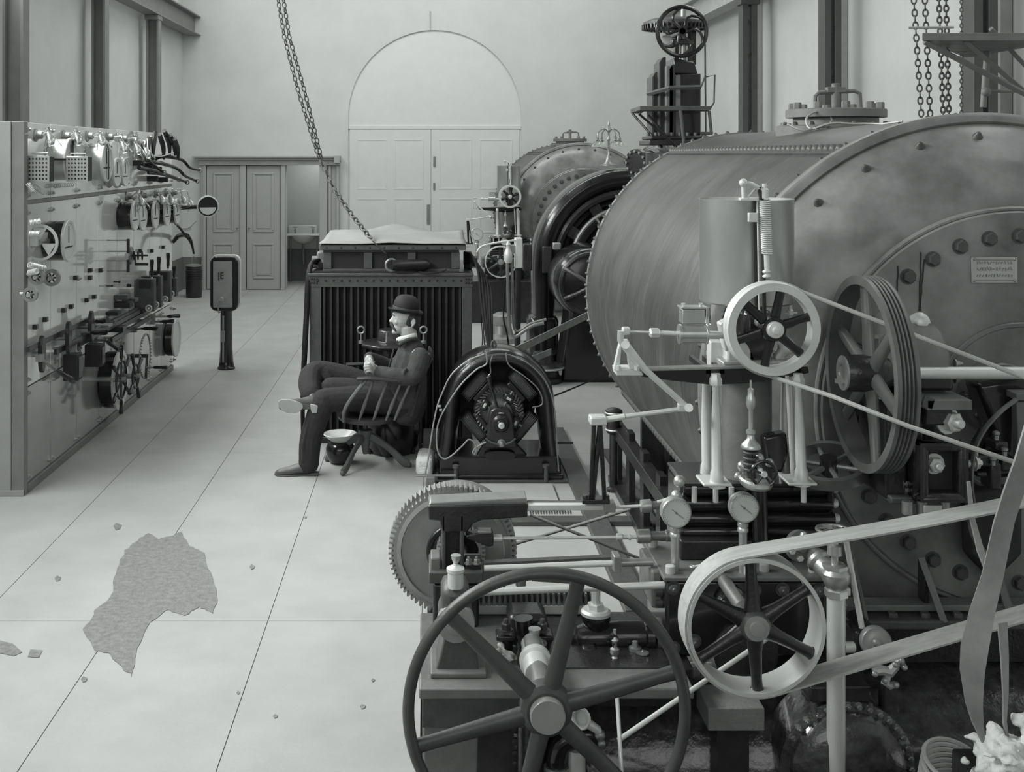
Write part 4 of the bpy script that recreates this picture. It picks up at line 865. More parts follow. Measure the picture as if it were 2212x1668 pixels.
o = MB().tube(spline([P(1180, 862, 8.3), P(1240, 838, 9.0), P(1300, 812, 9.8), P(1340, 800, 10.4)], 4), .007, 6).build('guy_wire', 'cable'); o['label'] = 'thin dark line running from the side of the small dynamo to the right'; o['category'] = 'wire'
# ------------------------------------------------------------------ transformer
D = 9.2; k = F/D; z = lambda v: P(0, v, D).z; x = lambda u: P(u, 0, D).x
tf = thing('transformer', 'large transformer tank with upright corrugations and a riveted top rim behind the seated man', 'transformer', (x(843), D+.5, 0))
X0, X1 = x(667), x(1021); DEP = 1.1; zt = z(596)
MB().box(X0+.05, X1-.05, D+.07, D+DEP-.07, .05, zt-.03).build('inner_tank', 'blackm', tf, smooth=False)
MB().box(X0, X1, D, D+.02, zt-.09, zt).box(X0, X0+.02, D, D+DEP, zt-.09, zt).box(X1-.02, X1, D, D+DEP, zt-.09, zt).box(X0-.008, X1+.008, D-.012, D+DEP, zt, zt+.018).build('top_rim', 'rust', tf, bev=.003)
sp = [(Vector((x(678+12*i), D-.0, z(613) if i > 1 else z(613))), toward(-Y)) for i in range(0)]
sp = [(Vector((x(686+17.2*i), D, z(609)+.01)), toward(-Y)) for i in range(19)]+[(Vector((x(u), D, z(v)+.015)), toward(-Y)) for u in (672, 678, 684, 1006, 1012, 1018) for v in (607, 615)]
series(MB().lathe((0, 0, 0), Z, [(.010, 0), (.008, .005), (0, .008)], 8), 'rivet', 'iron', tf, sp)
MB().box(X0+.005, x(694), D, D+.06, .04, zt-.09).build('corner_post', 'rust', tf, bev=.004); MB().box(x(998), X1-.005, D, D+.06, .04, zt-.09).build('corner_post', 'rust', tf, bev=.004)
n = 21; fins = []
for i in range(n):
    fx_ = x(700)+(x(994)-x(700))*i/(n-1); fins.append(Vector((fx_, D+.05, .05)))
hF = zt-.10
fin = MB().prism([Vector((-.012, .02, 0)), Vector((-.016, -.03, 0)), Vector((-.008, -.045, 0)), Vector((.008, -.045, 0)), Vector((.016, -.03, 0)), Vector((.012, .02, 0))], (0, 0, hF))
series(fin, 'corrugation', 'iron', tf, fins, bev=.004)
for i in range(14): MB().box(X0+.01, X0+.06, D+.12+i*.07, D+.145+i*.07, .05, zt-.1).build('side_corrugation', 'iron', tf, smooth=False)
for i in range(14): MB().box(X1-.06, X1-.01, D+.12+i*.07, D+.145+i*.07, .05, zt-.1).build('side_corrugation', 'iron', tf, smooth=False)
MB().box(X0, X1, D, D+DEP, .0, .05).build('bottom_rim', 'iron', tf, bev=.004)
# hood with three gauze windows
Dh = D+.1; zx = lambda u: P(u, 0, Dh).x; zh = lambda v: P(0, v, Dh).z
hx0, hx1, hz0, hz1 = zx(698), zx(992), zh(587), zh(540)
hd = MB().box(hx0+.02, hx1-.02, Dh+.03, Dh+.93, hz0, hz1).build('hood', 'rust', tf, smooth=False)
for u in (698, 786, 880, 975): MB().box(zx(u), zx(u+18), Dh-.001, Dh+.034, zh(581)+.001, zh(545)-.001).build('hood_post', 'rust', hd, bev=.003)
MB().box(hx0, hx1, Dh, Dh+.035, hz0, zh(581)).box(hx0, hx1, Dh, Dh+.035, zh(545), hz1).build('hood_rail', 'rust', hd, bev=.003)
for a, b in ((716, 786), (804, 880), (898, 975)): MB().box(zx(a), zx(b), Dh+.02, Dh+.03, zh(581), zh(545)).build('gauze', 'mesh', hd, smooth=False)
MB().box(zx(692), zx(1006), Dh-.03, Dh+1.0, zh(540), zh(529)).build('hood_rim', 'rust', tf, bev=.003)
for i in range(10): MB().lathe(Vector((zx(706+31*i), Dh-.03, zh(534.5))), -Y, [(.009, 0), (.007, .005), (0, .007)], 8).build('rivet', 'iron', tf)
MB().box(X0+.03, X1-.03, D+.04, D+DEP-.04, zt+.018, zt+.03).build('lid_plate', 'iron', tf, smooth=False)
# bushings and side cables
for s_, u in ((-1, 687), (1, 1018)):
    c = P(u, 566, D+.35)
    MB().lathe(c-X*s_*.06, X*s_, [(.07, 0), (.07, .05), (.05, .07), (.05, .11)], 8).build('bushing', 'irong' if s_ < 0 else 'iron', tf, smooth=False)
    MB().cbox(c-X*s_*.03+Z*.03, (.07, .12, .12)).build('bushing_box', 'irong' if s_ < 0 else 'iron', tf, bev=.015)
for j in range(3):
    pts = [P(690-j*2, 562+j*3, D+.3), P(675-j*1, 568, D+.15+j*.05), P(668-j*2, 600, D+.02+j*.05), P(664-j*2, 680, D-.02+j*.05), P(660-j*2, 760, D-.04+j*.05), P(655-j*1, 850, D+j*.05), P(654, 935, D+j*.05)]
    o = MB().tube(spline(pts, 6), .016, 8).build('power_cable', 'cable'); o['label'] = 'thick black cable hanging down the left side of the corrugated transformer'; o['category'] = 'cable'; o['group'] = 'cables down the left side of the transformer'
for j in range(5):
    pts = [P(1004, 545+j*6, D+.3), P(1020+j*2, 552+j*4, D+.1), P(1033+j*5, 590+j*4, D-.1), P(1038+j*6, 640, D-.3), P(1046+j*4.2, 700, D-.6), P(1054+j*2.6, 745, 8.45), P(1055+j*5, 770, 8.3)]
    o = MB().tube(spline(pts, 6), .0085+.002*(j%2), 8).build('power_cable', 'cable'); o['label'] = 'thick black cable sweeping from the right of the transformer down to the small dynamo'; o['category'] = 'cable'; o['group'] = 'cables from the transformer to the small dynamo'
for u0, u1 in ((1040, 1034), (1044, 1052)):
    o = MB().tube(spline([P(u0-4, 600, D-.12), P(u0, 640, D-.28), P(u0, 690, D-.3), P(u0+2, 740, D-.3), P(u1, 790, D-.2), P(u1-4, 830, D-.1)], 5), .004, 6).build('thin_lead', 'cable'); o['label'] = ('left' if u0 == 1040 else 'right')+' one of two thin dark leads hanging behind the thick cables right of the transformer'; o['category'] = 'wire'; o['group'] = 'thin leads beside the right cables'
# canvas sheet over the hood
Dc = Dh; cv = MB(); nx, ny = 26, 14; vs = []; fs = []
ztop = zh(529)+.004
rs = random.Random(5)
cx0, cx1, cy0, cy1 = zx(690), zx(1008), Dh-.04, Dh+1.02
for j in range(ny+1):
    for i in range(nx+1):
        a, b = i/nx, j/ny; px = cx0+(cx1-cx0)*a; py = cy0+(cy1-cy0)*b
        ridge = .045*(1-abs(a-.48)*2)*(.3+.7*b)+.035*b; fold = .05*abs(((a*2.1+b*.9) % 1)-.5)+.035*abs(((a*1.3-b*1.6+2) % 1)-.5)-.02
        vs.append((px, py, ztop+max(0, ridge+fold*(.3+b)))); 
for j in range(ny):
    for i in range(nx): q = j*(nx+1)+i; fs.append((q, q+1, q+nx+2, q+nx+1))
o = MB().add(vs, fs).build('canvas_cover', 'canvas', None, ang=14); sd = o.modifiers.new('s', 'SOLIDIFY'); sd.thickness = .004; sd.offset = 1
o['label'] = 'pale creased canvas sheet spread over the transformer hood'; o['category'] = 'cover'
# funnel or horn resting on the transformer ledge
c = P(846, 573, D-.02); t = thing('brass_horn', 'ringed metal horn lying on its side on the transformer ledge', 'horn', c)
MB().torus(c, Vector((.25, -1, 0)), .047, .010, 28, 8).build('mouth_ring', 'steeld', t)
MB().lathe(c, Vector((1, .35, -.02)), [(.042, .0), (.048, .04), (.045, .08), (.046, .28), (.035, .31), (0, .32)], 24).build('barrel', 'iron', t)
MB().tube(spline([P(905, 588, D-.02), P(928, 590, D-.03), P(950, 588, D-.02), P(964, 582, D)], 4), .008, 6).build('hook', 'iron', t)
o = MB().tube(spline([P(806, 522, 9.3), P(830, 545, 9.1), P(842, 556, 9.1)], 4), .006, 6).build('sling_rope', 'cable'); o['label'] = 'short sling from the end of the slanting chain to the horn on the transformer'; o['category'] = 'rope'
m_ = thing('timber_sill', 'pale timber block under the front right corner of the transformer', 'timber', P(850, 950, 9.1)); 
MB().box(-.40, -.06, 8.98, 9.17, 0, .10).build('block', 'woodl', m_, bev=.006)
m_ = thing('timber_sill', 'dark timber block between the transformer and the small dynamo', 'timber', P(915, 945, 9.1)); 
MB().box(-.04, .16, 8.9, 9.15, 0, .13).build('block', 'stoneb', m_, bev=.006)
# small cylindrical apparatus with two lifting eyes, between man and transformer
D = 8.96; t = thing('eyebolt_drum', 'dark cylindrical apparatus with two lifting eyes standing behind the seated man', 'apparatus', (P(847, 0, D).x, D, 0)); c = Vector((P(847, 0, D).x, D, 0)); zq = lambda v: P(0, v, D).z
MB().lathe(c, Z, [(.17, .0), (.20, .06), (.21, .2), (.20, .3), (.17, .4), (.16, .5), (.16, zq(750))], 36).build('drum_body', 'black', t)
MB().lathe(c+Z*zq(750), Z, [(.17, 0), (.235, .005), (.25, .02), (.25, .035), (.23, .045), (.12, .05), (.11, .13), (.10, .14), (0, .14)], 8, ph=PI/8).build('cover', 'iron', t, bev=.006)
for u in (780, 915): MB().torus(P(u, 713, D), Y, .026, .008, 22, 8).cyl(P(u, 721, D), P(u, 742, D), .008).cyl(P(u, 736, D), P(u, 742, D), .02).build('lifting_eye', 'steeld', t)
for u in (800, 893, 908): MB().cyl((P(u, 0, D).x, D-.08, .0), (P(u, 0, D).x, D-.08, zq(760)), .012).build('leg_rod', 'iron', t)
MB().pbox(868, 800, 910, 935, D-.12, .1).build('side_plate', 'iron', t, bev=.02)
# spittoon under the chair
D = 8.62; c = P(735, 955, D); c.z = 0
t = thing('spittoon', 'dark spittoon with a wide white rim standing under the swivel chair', 'spittoon', c); zq = lambda v: P(0, v, D).z
MB().lathe(c, Z, [(.06, 0), (.085, .02), (.105, .07), (.11, .11), (.09, .15), (.06, .17)], 28).build('bowl', 'black', t)
MB().lathe(c, Z, [(.055, .155), (.11, .20), (.125, .215), (.122, .222), (.05, .17)], 28, closed=True).build('rim', 'white', t)
# pale chunk of stone and rod stand beside the dynamo
o = MB().prism([Vector((a, b, 0)) for a, b in ((-.09, 8.25), (.03, 8.22), (.05, 8.5), (-.07, 8.55))], (0, 0, .14)).build('stone_block', 'rag', None, bev=.03); o['label'] = 'pale rough stone block at the left foot of the small dynamo'; o['category'] = 'stone'
# ------------------------------------------------------------------ small dynamo
D = 8.15; k = F/D; dc = P(1080, 885, D); z = lambda v: P(0, v, D).z; x = lambda u: P(u, 0, D).x
dy = thing('small_dynamo', 'glossy black small open dynamo with four field coils and a lever on its brush gear', 'dynamo', (dc.x, D+.2, 0))
Rm = L(104, D); r = L(22, D)
def arch(Rm, r, y, flat, zb, nm, m_, par, out_=1.12):
    pts = [Vector((dc.x+Rm*out_, y, zb)), Vector((dc.x+Rm*1.05, y, (zb+dc.z)/2))]+[Vector((dc.x+Rm*math.cos(PI*i/36), y, dc.z+Rm*math.sin(PI*i/36)*1.04)) for i in range(37)]+[Vector((dc.x-Rm*1.05, y, (zb+dc.z)/2)), Vector((dc.x-Rm*out_, y, zb))]
    return MB().tube(spline(pts, 2), r, 16, flat=flat, up=Y).build(nm, m_, par)
arch(Rm, r*.95, D+.24, (3.0, 1), z(1005), 'magnet_frame', 'black', dy)
arch(Rm*1.02, r*.42, D+.035, (1.2, 1), z(1005), 'frame_nosing', 'iron', dy)
bs = MB().prism(rrect(x(950), x(1212), 0.02, z(985), .03, D-.02), (0, .5, 0)).build('base', 'black', dy, bev=.012)
MB().box(x(944), x(1216), D-.05, D+.5, .02, .055).build('foot_flange', 'black', dy, bev=.01)
MB().box(x(935), x(1232), D-.07, D+.55, .0, .02).build('sole_plate', 'rust', dy, bev=.003)
# dished cheeks of the base beside the bearing
MB().prism([P(965, 985, D+.02), P(1000, 995, D+.02), P(1030, 985, D+.02), P(1048, 955, D+.02), P(1050, 945, D+.02), P(1113, 945, D+.02), P(1118, 960, D+.02), P(1140, 985, D+.02), P(1195, 985, D+.02), P(1195, 1000, D+.02), P(965, 1000, D+.02)], (0, .06, 0)).build('cheek', 'black', dy, bev=.008)
MB().prism([Vector((dc.x+L(33, D)*1*math.copysign(abs(math.cos(t_))**.7, math.cos(t_)), D-.024, z(983)+L(10, D)*math.sin(t_))) for t_ in [2*PI*i/24 for i in range(24)]], (0, .01, 0)).build('base_opening', 'blackm', dy)
MB().lathe((dc.x, D+.35, dc.z), Y, [(L(88, D), 0), (L(88, D), .02), (0, .02)], 40).build('rear_plate', 'blackm', dy)
# field coils on diagonal poles
for t_, (m1) in ((math.radians(42), 0), (math.radians(138), 0), (math.radians(220), 0), (math.radians(320), 0)):
    d = Vector((math.cos(t_), 0, math.sin(t_))); c = Vector((dc.x, D+.17, dc.z))+d*L(70, D); rot = Matrix.Rotation(-t_, 3, 'Y')
    cb_ = MB().cbox(c, (.085, .2, .22), rot).build('field_coil', 'copper', dy, bev=.025)
    m_ = MB()
    for q in range(7): m_.cbox(c+d*(-.036+.012*q), (.004, .208, .228), rot)
    m_.build('coil_turns', 'ironl', cb_, bev=.003)
    MB().cbox(c-d*.065, (.04, .2, .17), rot).build('pole_shoe', 'iron', dy, bev=.01)
# armature, commutator with slanting winding ends
ac = Vector((dc.x, D+.1, dc.z-.03))
MB().lathe(ac, Y, [(.165, 0), (.18, .02), (.18, .2), (.0, .2)], 40).build('armature', 'copper', dy)
src = MB().tube([Vector((0, 0, 0)), Vector((.022, -.02, .02)), Vector((.0, -.03, .055))], .0045, 5)
for i in range(40):
    t_ = 2*PI*i/40; d = Vector((math.cos(t_), 0, math.sin(t_))); q = Quaternion((0, 1, 0), -t_+PI/2)
    if i == 0: w0 = piece(src, 'winding_end', 'steeld', dy, ac+d*.118-Y*.0, q)
    else: place(w0, 'winding_end', dy, ac+d*.118, q)
MB().lathe(ac-Y*.08, Y, [(.085, 0), (.09, .01), (.09, .1)], 40).build('commutator', 'steeld', dy)
for t_ in (60, 150, 240, 330):
    t_ = math.radians(t_); d = Vector((math.cos(t_), 0, math.sin(t_))); c = ac-Y*.08+d*.125
    b_ = MB().cbox(c, (.075, .07, .055), Matrix.Rotation(-t_+PI/2, 3, 'Y')).build('brush_box', 'iron', dy, bev=.01)
    MB().cbox(c-Y*.037, (.035, .008, .018), Matrix.Rotation(-t_+PI/2, 3, 'Y')).build('brush_spring', 'steelw', b_, bev=.003)
    MB().cyl(ac-Y*.08+d*.06, ac-Y*.08+d*.18, .008, n=8).build('brush_arm', 'steeld', b_)
# bearing pedestal in front
MB().pprism([(1052, 950), (1056, 900), (1060, 888), (1072, 880), (1092, 880), (1104, 888), (1109, 905), (1114, 950), (1118, 968), (1046, 968)], D-.06, .1).build('bearing_bracket', 'iron', dy, bev=.012)
bc = P(1082, 915, D-.06)
MB().lathe(bc, -Y, [(.062, -.02), (.062, .01), (.05, .02), (.045, .035)], 28).lathe(bc-Y*.03, -Y, [(.035, 0), (.035, .02), (.028, .03)], 24).build('bearing_cap', 'iron', dy)
MB().lathe(bc-Y*.06, -Y, [(.022, 0), (.022, .012), (.017, .015), (.006, .015), (.006, .008), (0, .008)], 20).build('shaft_end', 'steelw', dy)
MB().cyl(bc, bc+Y*.5, .02).build('shaft', 'steeld', dy)
c = P(1083, 957, D-.06); MB().lathe(c, -Y, [(.028, 0), (.028, .008), (.017, .01), (.015, .03), (.008, .032), (0, .035)], 16).build('drain_plug', 'steeld', dy)
MB().tube(spline([P(1049, 947, D-.065), P(1062, 956, D-.07), P(1083, 961, D-.07), P(1102, 956, D-.07), P(1114, 947, D-.065)], 5), .008, 8).build('bracket_lip', 'ironl', dy)
MB().torus(P(1083, 893, D-.06), Vector((0, .3, 1)), .018, .004, 16, 6).build('oil_ring', 'steelw', dy)
# lever
a, b = P(1074, 880, D-.05), P(1056, 818, D-.09)
lv = MB().tube([a, (a+b)/2, b], .010, 8).build('brush_lever', 'iron', dy); handle(P(1062, 845, D-.08), P(1055, 812, D-.1), .02, lv)
# terminal board and lifting eye on the crown
MB().pbox(1040, 760, 1098, 775, D+.1, .14).build('terminal_board', 'iron', dy, bev=.008)
for u in (1050, 1054, 1058, 1085, 1090, 1094): MB().cyl(P(u, 762, D+.12), P(u, 755, D+.12), .006, n=8).build('terminal', 'steeld', dy)
MB().tube(spline([P(1062, 770, D+.2), P(1062, 745, D+.2), P(1066, 736, D+.2), P(1071, 745, D+.2), P(1070, 770, D+.2)], 4), .008, 8).build('lifting_eye', 'ironl', dy)
for (u, v) in ((953, 878), (955, 886), (1188, 882), (1196, 1035)): MB().bolt(P(u, v, D+.1), Vector((-1 if u < 1000 else 1, 0, 0)), .012, .02).build('set_screw', 'steeld', dy)
for (u, v0, v1) in ((985, 1005, 1040), (1180, 1004, 1040)): MB().cyl(P(u, v1, D-.06), P(u, v0, D-.06), .016).lathe(P(u, v0, D-.06), Z, [(.024, -.02), (.024, 0), (.01, .006)], 12).build('holding_bolt', 'ironl', dy)
# pale leads looped over the dynamo
for pts, lb in (([(1050, 762), (1052, 782), (1046, 790), (1030, 798), (1000, 826), (975, 860), (950, 905), (943, 940), (946, 975), (958, 991), (975, 985), (1000, 962), (1012, 950), (1024, 955), (1029, 970), (1024, 981), (1022, 975), (1030, 966), (1050, 955)], 'pale looped lead hanging in front of the left side of the small dynamo'),
                 ([(1046, 765), (1010, 780), (975, 810), (955, 850), (944, 880), (934, 930), (926, 985), (918, 1028)], 'outer pale lead curving down the left flank of the small dynamo'),
                 ([(1093, 762), (1096, 782), (1105, 794), (1135, 815), (1162, 840), (1172, 865), (1168, 876), (1150, 880)], 'upper right lead looping inside the frame of the small dynamo'),
                 ([(1100, 766), (1140, 785), (1172, 815), (1190, 850), (1200, 900), (1203, 960), (1207, 1018)], 'outer dark lead curving down the right flank of the small dynamo'),
                 ([(1064, 768), (1059, 785), (1060, 805), (1055, 812)], 'short lead dropping from the crown to the lever of the small dynamo')):
    o = MB().tube(spline([P(u, v, D-.07) for u, v in pts], 6), .0055 if 'pale' in lb else .0045, 6).build('lead_wire', 'wire' if 'pale' in lb else 'steeld'); o['label'] = lb; o['category'] = 'wire'; o['group'] = 'leads of the small dynamo'
MB().cyl(P(1192, 957, D+.1), P(1238, 957, D+.1), .008, n=8).build('side_rod', 'black', dy)
# belt-tightening rail to the left of the dynamo
t = thing('slide_rail', 'short threaded rod with a pale bracket at the front left corner of the small dynamo', 'rail', P(930, 1040, D-.1))
MB().cyl(P(898, 1028, D-.1), P(985, 1027, D-.1), .009, n=8).build('rod', 'steeld', t)
MB().box(P(920, 0, D-.12).x, P(940, 0, D-.12).x, D-.16, D-.08, 0, z(1018)).build('bracket', 'irong', t, bev=.006)
t = thing('timber_baulk', 'wide pale baulk on the floor in front of the small dynamo', 'timber', (.3, 7.75, 0))
MB().box(.02, .86, 7.45, 8.02, 0.0, .018).build('plank', 'floor', t, bev=.003)

D = 7.9; c = P(1326, 1035, D); c.z = 0
t = thing('oil_strainer', 'small dark banded pot on a post beside the foot of the near riveted tank', 'pot', c); zq = lambda v: P(0, v, D).z
MB().lathe(c, Z, [(.05, 0), (.05, .02), (.03, .03), (.03, zq(938)), (.05, zq(934))], 20).build('post', 'iron', t)
MB().lathe(c+Z*zq(934), Z, [(.045, 0), (.052, .01), (.052, .12), (.058, .125), (.058, .15), (.052, .155), (.03, .165), (0, .17)], 24).build('pot_body', 'iron', t)
MB().torus(c+Z*(zq(934)+.135), Z, .056, .006, 24, 6).torus(c+Z*(zq(934)+.02), Z, .054, .005, 24, 6).build('band', 'steelw', t)
# ------------------------------------------------------------------ foreground governor machine
def oilcup(parent, u, v, D, s=1., nm='oil_cup'):
    c = P(u, v, D); k = .001*s
    o = MB().lathe(c, Z, [(6*k, 0), (6*k, 12*k), (13*k, 14*k), (13*k, 22*k), (7*k, 24*k), (7*k, 40*k), (16*k, 44*k), (24*k, 62*k), (25*k, 78*k), (28*k, 79*k), (28*k, 84*k), (0, 86*k)], 20).build(nm, 'brass', parent)
    return o
# --- bed
D = 3.72; z = lambda v, d=D: P(0, v, d).z; x = lambda u, d=D: P(u, 0, d).x
bed = thing('governor_bed', 'grey box-section iron bed carrying the foreground governor machine', 'machine bed', (x(1200), D+.3, -.73))
zt = z(1488)
MB().box(x(905), x(1500), D, D+.62, zt-.035, zt).build('bed_top', 'irong', bev=.006, parent=bed)
MB().box(x(912), x(1135), D+.02, D+.08, z(1580), zt-.03).build('front_web', 'ironl', bed, bev=.004)
MB().box(x(1135), x(1500), D+.10, D+.16, z(1560), zt-.03).build('front_web', 'iron', bed, bev=.004)
MB().box(x(912), x(925), D+.05, D+.6, z(1580), zt-.03).build('side_web', 'ironl', bed, bev=.004)
MB().prism([Vector((x(912), D+.04, z(1575))), Vector((x(1035), D+.04, z(1575))), Vector((x(1015), D+.04, -.73)), Vector((x(918), D+.04, -.73))], (0, .12, 0)).build('leg', 'irong', bed, bev=.008)
MB().prism([Vector((x(925), D+.48, z(1520))), Vector((x(1000), D+.48, z(1520))), Vector((x(990), D+.48, -.73)), Vector((x(925), D+.48, -.73))], (0, .10, 0)).build('leg', 'irong', bed, bev=.008)
MB().box(x(925), x(1060), D+.1, D+.55, z(1585)-.02, z(1580)).build('bottom_plate', 'irong', bed, bev=.004)
# further deck behind, lower at the right
MB().box(x(1130), x(1520), D+.14, D+.62, z(1505)-.01, zt+.004).build('deck', 'iron', bed, bev=.006)
for v in (1576, 1601, 1628, 1650): MB().lathe(P(1113, v, D+.3), -Y, [(.014, 0), (.012, .008), (0, .014)], 12).build('rivet', 'ironl', bed)
MB().box(x(1035), x(1125), D+.3, D+.32, -.73, z(1560)).build('rear_plate', 'ironl', bed, smooth=False)
# pillow pedestal with the disc-ended shaft
Dp = 3.82
MB().pprism([(962, 1362), (1012, 1362), (1020, 1420), (1046, 1468), (936, 1468), (950, 1420)], Dp, .16).build('pedestal', 'ironl', bed, bev=.006)
MB().box(P(930, 0, Dp).x, P(1050, 0, Dp).x, Dp-.03, Dp+.2, zt, zt+.018).build('pedestal_foot', 'irong', bed, bev=.004)
c = P(985, 1348, Dp); pc = P(982, 1285, Dp+.02)
MB().lathe(c+Y*.04, Y, [(L(34, Dp), -.02), (L(38, Dp), 0), (L(38, Dp), .12), (L(34, Dp), .14)], 32).build('bearing_body', 'ironl', bed)
MB().box(pc.x-.045, pc.x+.05, Dp+.0, Dp+.16, c.z, pc.z+.03).build('bearing_cap', 'ironl', bed, bev=.03)
MB().lathe(c, -Y, [(L(41, Dp), -.03), (L(41, Dp), .0), (L(40, Dp), .006), (L(21, Dp), .006), (L(21, Dp), .012), (L(4, Dp), .014), (L(3, Dp), .008), (0, .008)], 40).build('disc', 'zinc', bed)
oc = P(984, 1250, Dp); MB().lathe(oc-Z*.03, Z, [(.024, 0), (.026, .01), (.026, .05), (.030, .055), (.030, .065), (.01, .075), (.008, .08)], 18).build('oil_well', 'steelw', bed)
oilcup(bed, 985, 1232, Dp, .6)
oilcup(bed, 1155, 1398, 3.9, .75); MB().cyl(P(1155, 1398, 3.9), P(1157, 1430, 3.9), .01).build('oil_stem', 'brass', bed)
# second bearing carrying the hand wheel shaft, with Y casting
c2 = P(1159, 1440, 3.74)
MB().lathe(c2-Y*.06, Y, [(L(27, 3.86), 0), (L(28, 3.86), .01), (L(28, 3.86), .08), (L(34, 3.86), .085), (L(34, 3.86), .11), (L(25, 3.86), .12), (L(25, 3.86), .22)], 32).build('shaft_boss', 'steelw', bed)
MB().pprism([(1098, 1330), (1180, 1330), (1196, 1400), (1200, 1486), (1110, 1486), (1100, 1420)], 4.05, .14).build('inclined_casting', 'iron', bed, bev=.02)
MB().tube(spline(Ps([(1130, 1335), (1134, 1370), (1145, 1410), (1165, 1450)], 3.98), 5), .034, 12).build('casting_neck', 'black', bed)
for u in (1093, 1172):
    MB().nut(P(u, 1362, 4.0), Z, .018, .03).build('nut', 'ironl', bed); MB().cbox(P(u, 1372, 4.02), (.07, .07, .02)).build('lug', 'iron', bed, bev=.006); MB().cyl(P(u, 1374, 4.02), P(u, 1480, 4.02), .024).build('lug_post', 'iron', bed)
for (u0, v0, u1, v1, D_, m_) in ((1086, 1455, 1180, 1488, 4.0, 'ironl'), (1250, 1440, 1350, 1490, 4.0, 'iron'), (1105, 1452, 1120, 1480, 3.9, 'irong'), (1225, 1455, 1255, 1475, 3.95, 'steeld')): MB().pbox(u0, v0, u1, v1, D_, .12).build('boss', m_, bed, bev=.008)
# wad of cotton waste behind the wheel spokes
rs = random.Random(11)
def rag(uv, D, nm, lb, cat='rag', dep=.12):
    m_ = MB(); 
    for (u, v, r_) in uv: 
        m_.ball(P(u, v, D), L(r_, D)*.8, 12, (1, 1.3, .8))
        for q in range(11): m_.ball(P(u+rs.uniform(-.9, .9)*r_, v+rs.uniform(-.9, .9)*r_, D)+Y*rs.uniform(-dep/2, dep/2), L(r_, D)*rs.uniform(.25, .6), 10, (rs.uniform(.7, 1.6), 1, rs.uniform(.5, .9)))
    o = m_.build(nm, 'rag', None, remesh=.008, sm=2); o['label'] = lb; o['category'] = cat
    tx = bpy.data.textures.new('crumple', 'CLOUDS'); tx.noise_scale = .03; md = o.modifiers.new('d', 'DISPLACE'); md.texture = tx; md.strength = .03; md.mid_level = .5
    return o
rag([(1075, 1430, 16), (1100, 1420, 18), (1115, 1436, 14), (1085, 1405, 10), (1068, 1450, 8)], 3.95, 'cotton_waste', 'wad of white cotton waste behind the spokes of the big hand wheel')
# --- rack and rods
Dr = 4.3
rk = thing('toothed_rack', 'horizontal toothed rack on a pale bar behind the big hand wheel rim', 'rack', P(1150, 1300, Dr))
a, b = P(1030, 1328, Dr), P(1275, 1308, Dr)
MB().box(a.x, b.x, Dr, Dr+.06, a.z, b.z).build('bar', 'steelw', rk, bev=.003)
n = 22; sp = [P(1033+(1278-1033)*i/(n-1), 1296, Dr) for i in range(n)]
series(MB().prism([Vector((-.007, 0, -.022)), Vector((.007, 0, -.022)), Vector((.003, 0, .022)), Vector((-.003, 0, .022))], (0, .05, 0)), 'tooth', 'steeld', rk, sp)
MB().box(a.x, b.x, Dr+.03, Dr+.06, b.z, P(0, 1284, Dr).z).build('rack_back', 'ironl', rk)
def rod(u0, v0, u1, v1, D, r, nm, m_, par, D2=None): return MB().cyl(P(u0, v0, D), P(u1, v1, D2 or D), r, n=12).build(nm, m_, par)
# --- slide bracket with rods and couplings
cf = thing('crosshead_guide', 'dark T-shaped slide bracket with polished rods running right to the valve chest', 'guide bracket', P(1000, 1262, 4.25)); Dc = 4.2
MB().pprism([(925, 1093), (1139, 1088), (1140, 1118), (1040, 1124), (1022, 1132), (1010, 1150), (955, 1150), (950, 1126), (926, 1124)], Dc, .09).build('slide_head', 'iron', cf, bev=.005)
MB().pprism([(924, 1093), (1139, 1088), (1138, 1076), (930, 1086)], Dc+.02, .10).build('slide_top', 'steeld', cf, bev=.003)
MB().pprism([(960, 1120), (1000, 1120), (1000, 1235), (960, 1235)], Dc+.04, .05).build('web', 'iron', cf)
MB().pbox(954, 1112, 963, 1236, Dc, .12).build('rib', 'ironl', cf, bev=.006); MB().pbox(993, 1112, 1003, 1236, Dc, .12).build('rib', 'ironl', cf, bev=.006)
MB().pbox(926, 1236, 1044, 1262, Dc-.03, .2).build('foot', 'ironl', cf, bev=.006); MB().pbox(930, 1206, 952, 1238, Dc, .1).build('foot_lug', 'irong', cf, bev=.006); MB().pbox(1005, 1218, 1040, 1238, Dc, .1).build('foot_lug', 'iron', cf, bev=.006)
MB().box(P(935, 0, Dc).x, P(1035, 0, Dc).x, Dc+.0, Dc+.15, zt, P(0, 1262, Dc).z).build('pillar', 'iron', cf, bev=.01)
for u in (1012, 1030): MB().nut(P(u, 1218, Dc-.0), Z, .012, .02).build('nut', 'steeld', cf)
MB().pbox(1140, 1091, 1325, 1103, Dc+.01, .03).build('slide_bar', 'steelw', cf, bev=.002)
MB().pbox(1140, 1086, 1320, 1090, Dc+.04, .03).build('slide_bar_edge', 'ironl', cf)
m_ = MB()
for i in range(16): m_.cbox(P(1146+i*5.8, 1107, Dc+.02), (.005, .02, .008))
m_.build('scale_teeth', 'steeld', cf)
MB().pbox(1306, 1088, 1330, 1108, Dc-.01, .06).build('clamp', 'steeld', cf, bev=.003)
rod(1330, 1096, 1390, 1093, Dc+.02, .006, 'thin_rod', 'steelw', cf)
def coupl(u0, v0, u1, v1, D, r, par, m_='steeld'):
    a, b = P(u0, v0, D), P(u1, v1, D); Ln = (b-a).length
    return MB().lathe(a, b-a, [(r*.9, 0), (r, .006), (r, Ln*.38), (r*.8, Ln*.4), (r*.65, Ln*.45), (r*.65, Ln*.85), (r*.85, Ln*.87), (r*.85, Ln)], 20).build('coupling', m_, par)
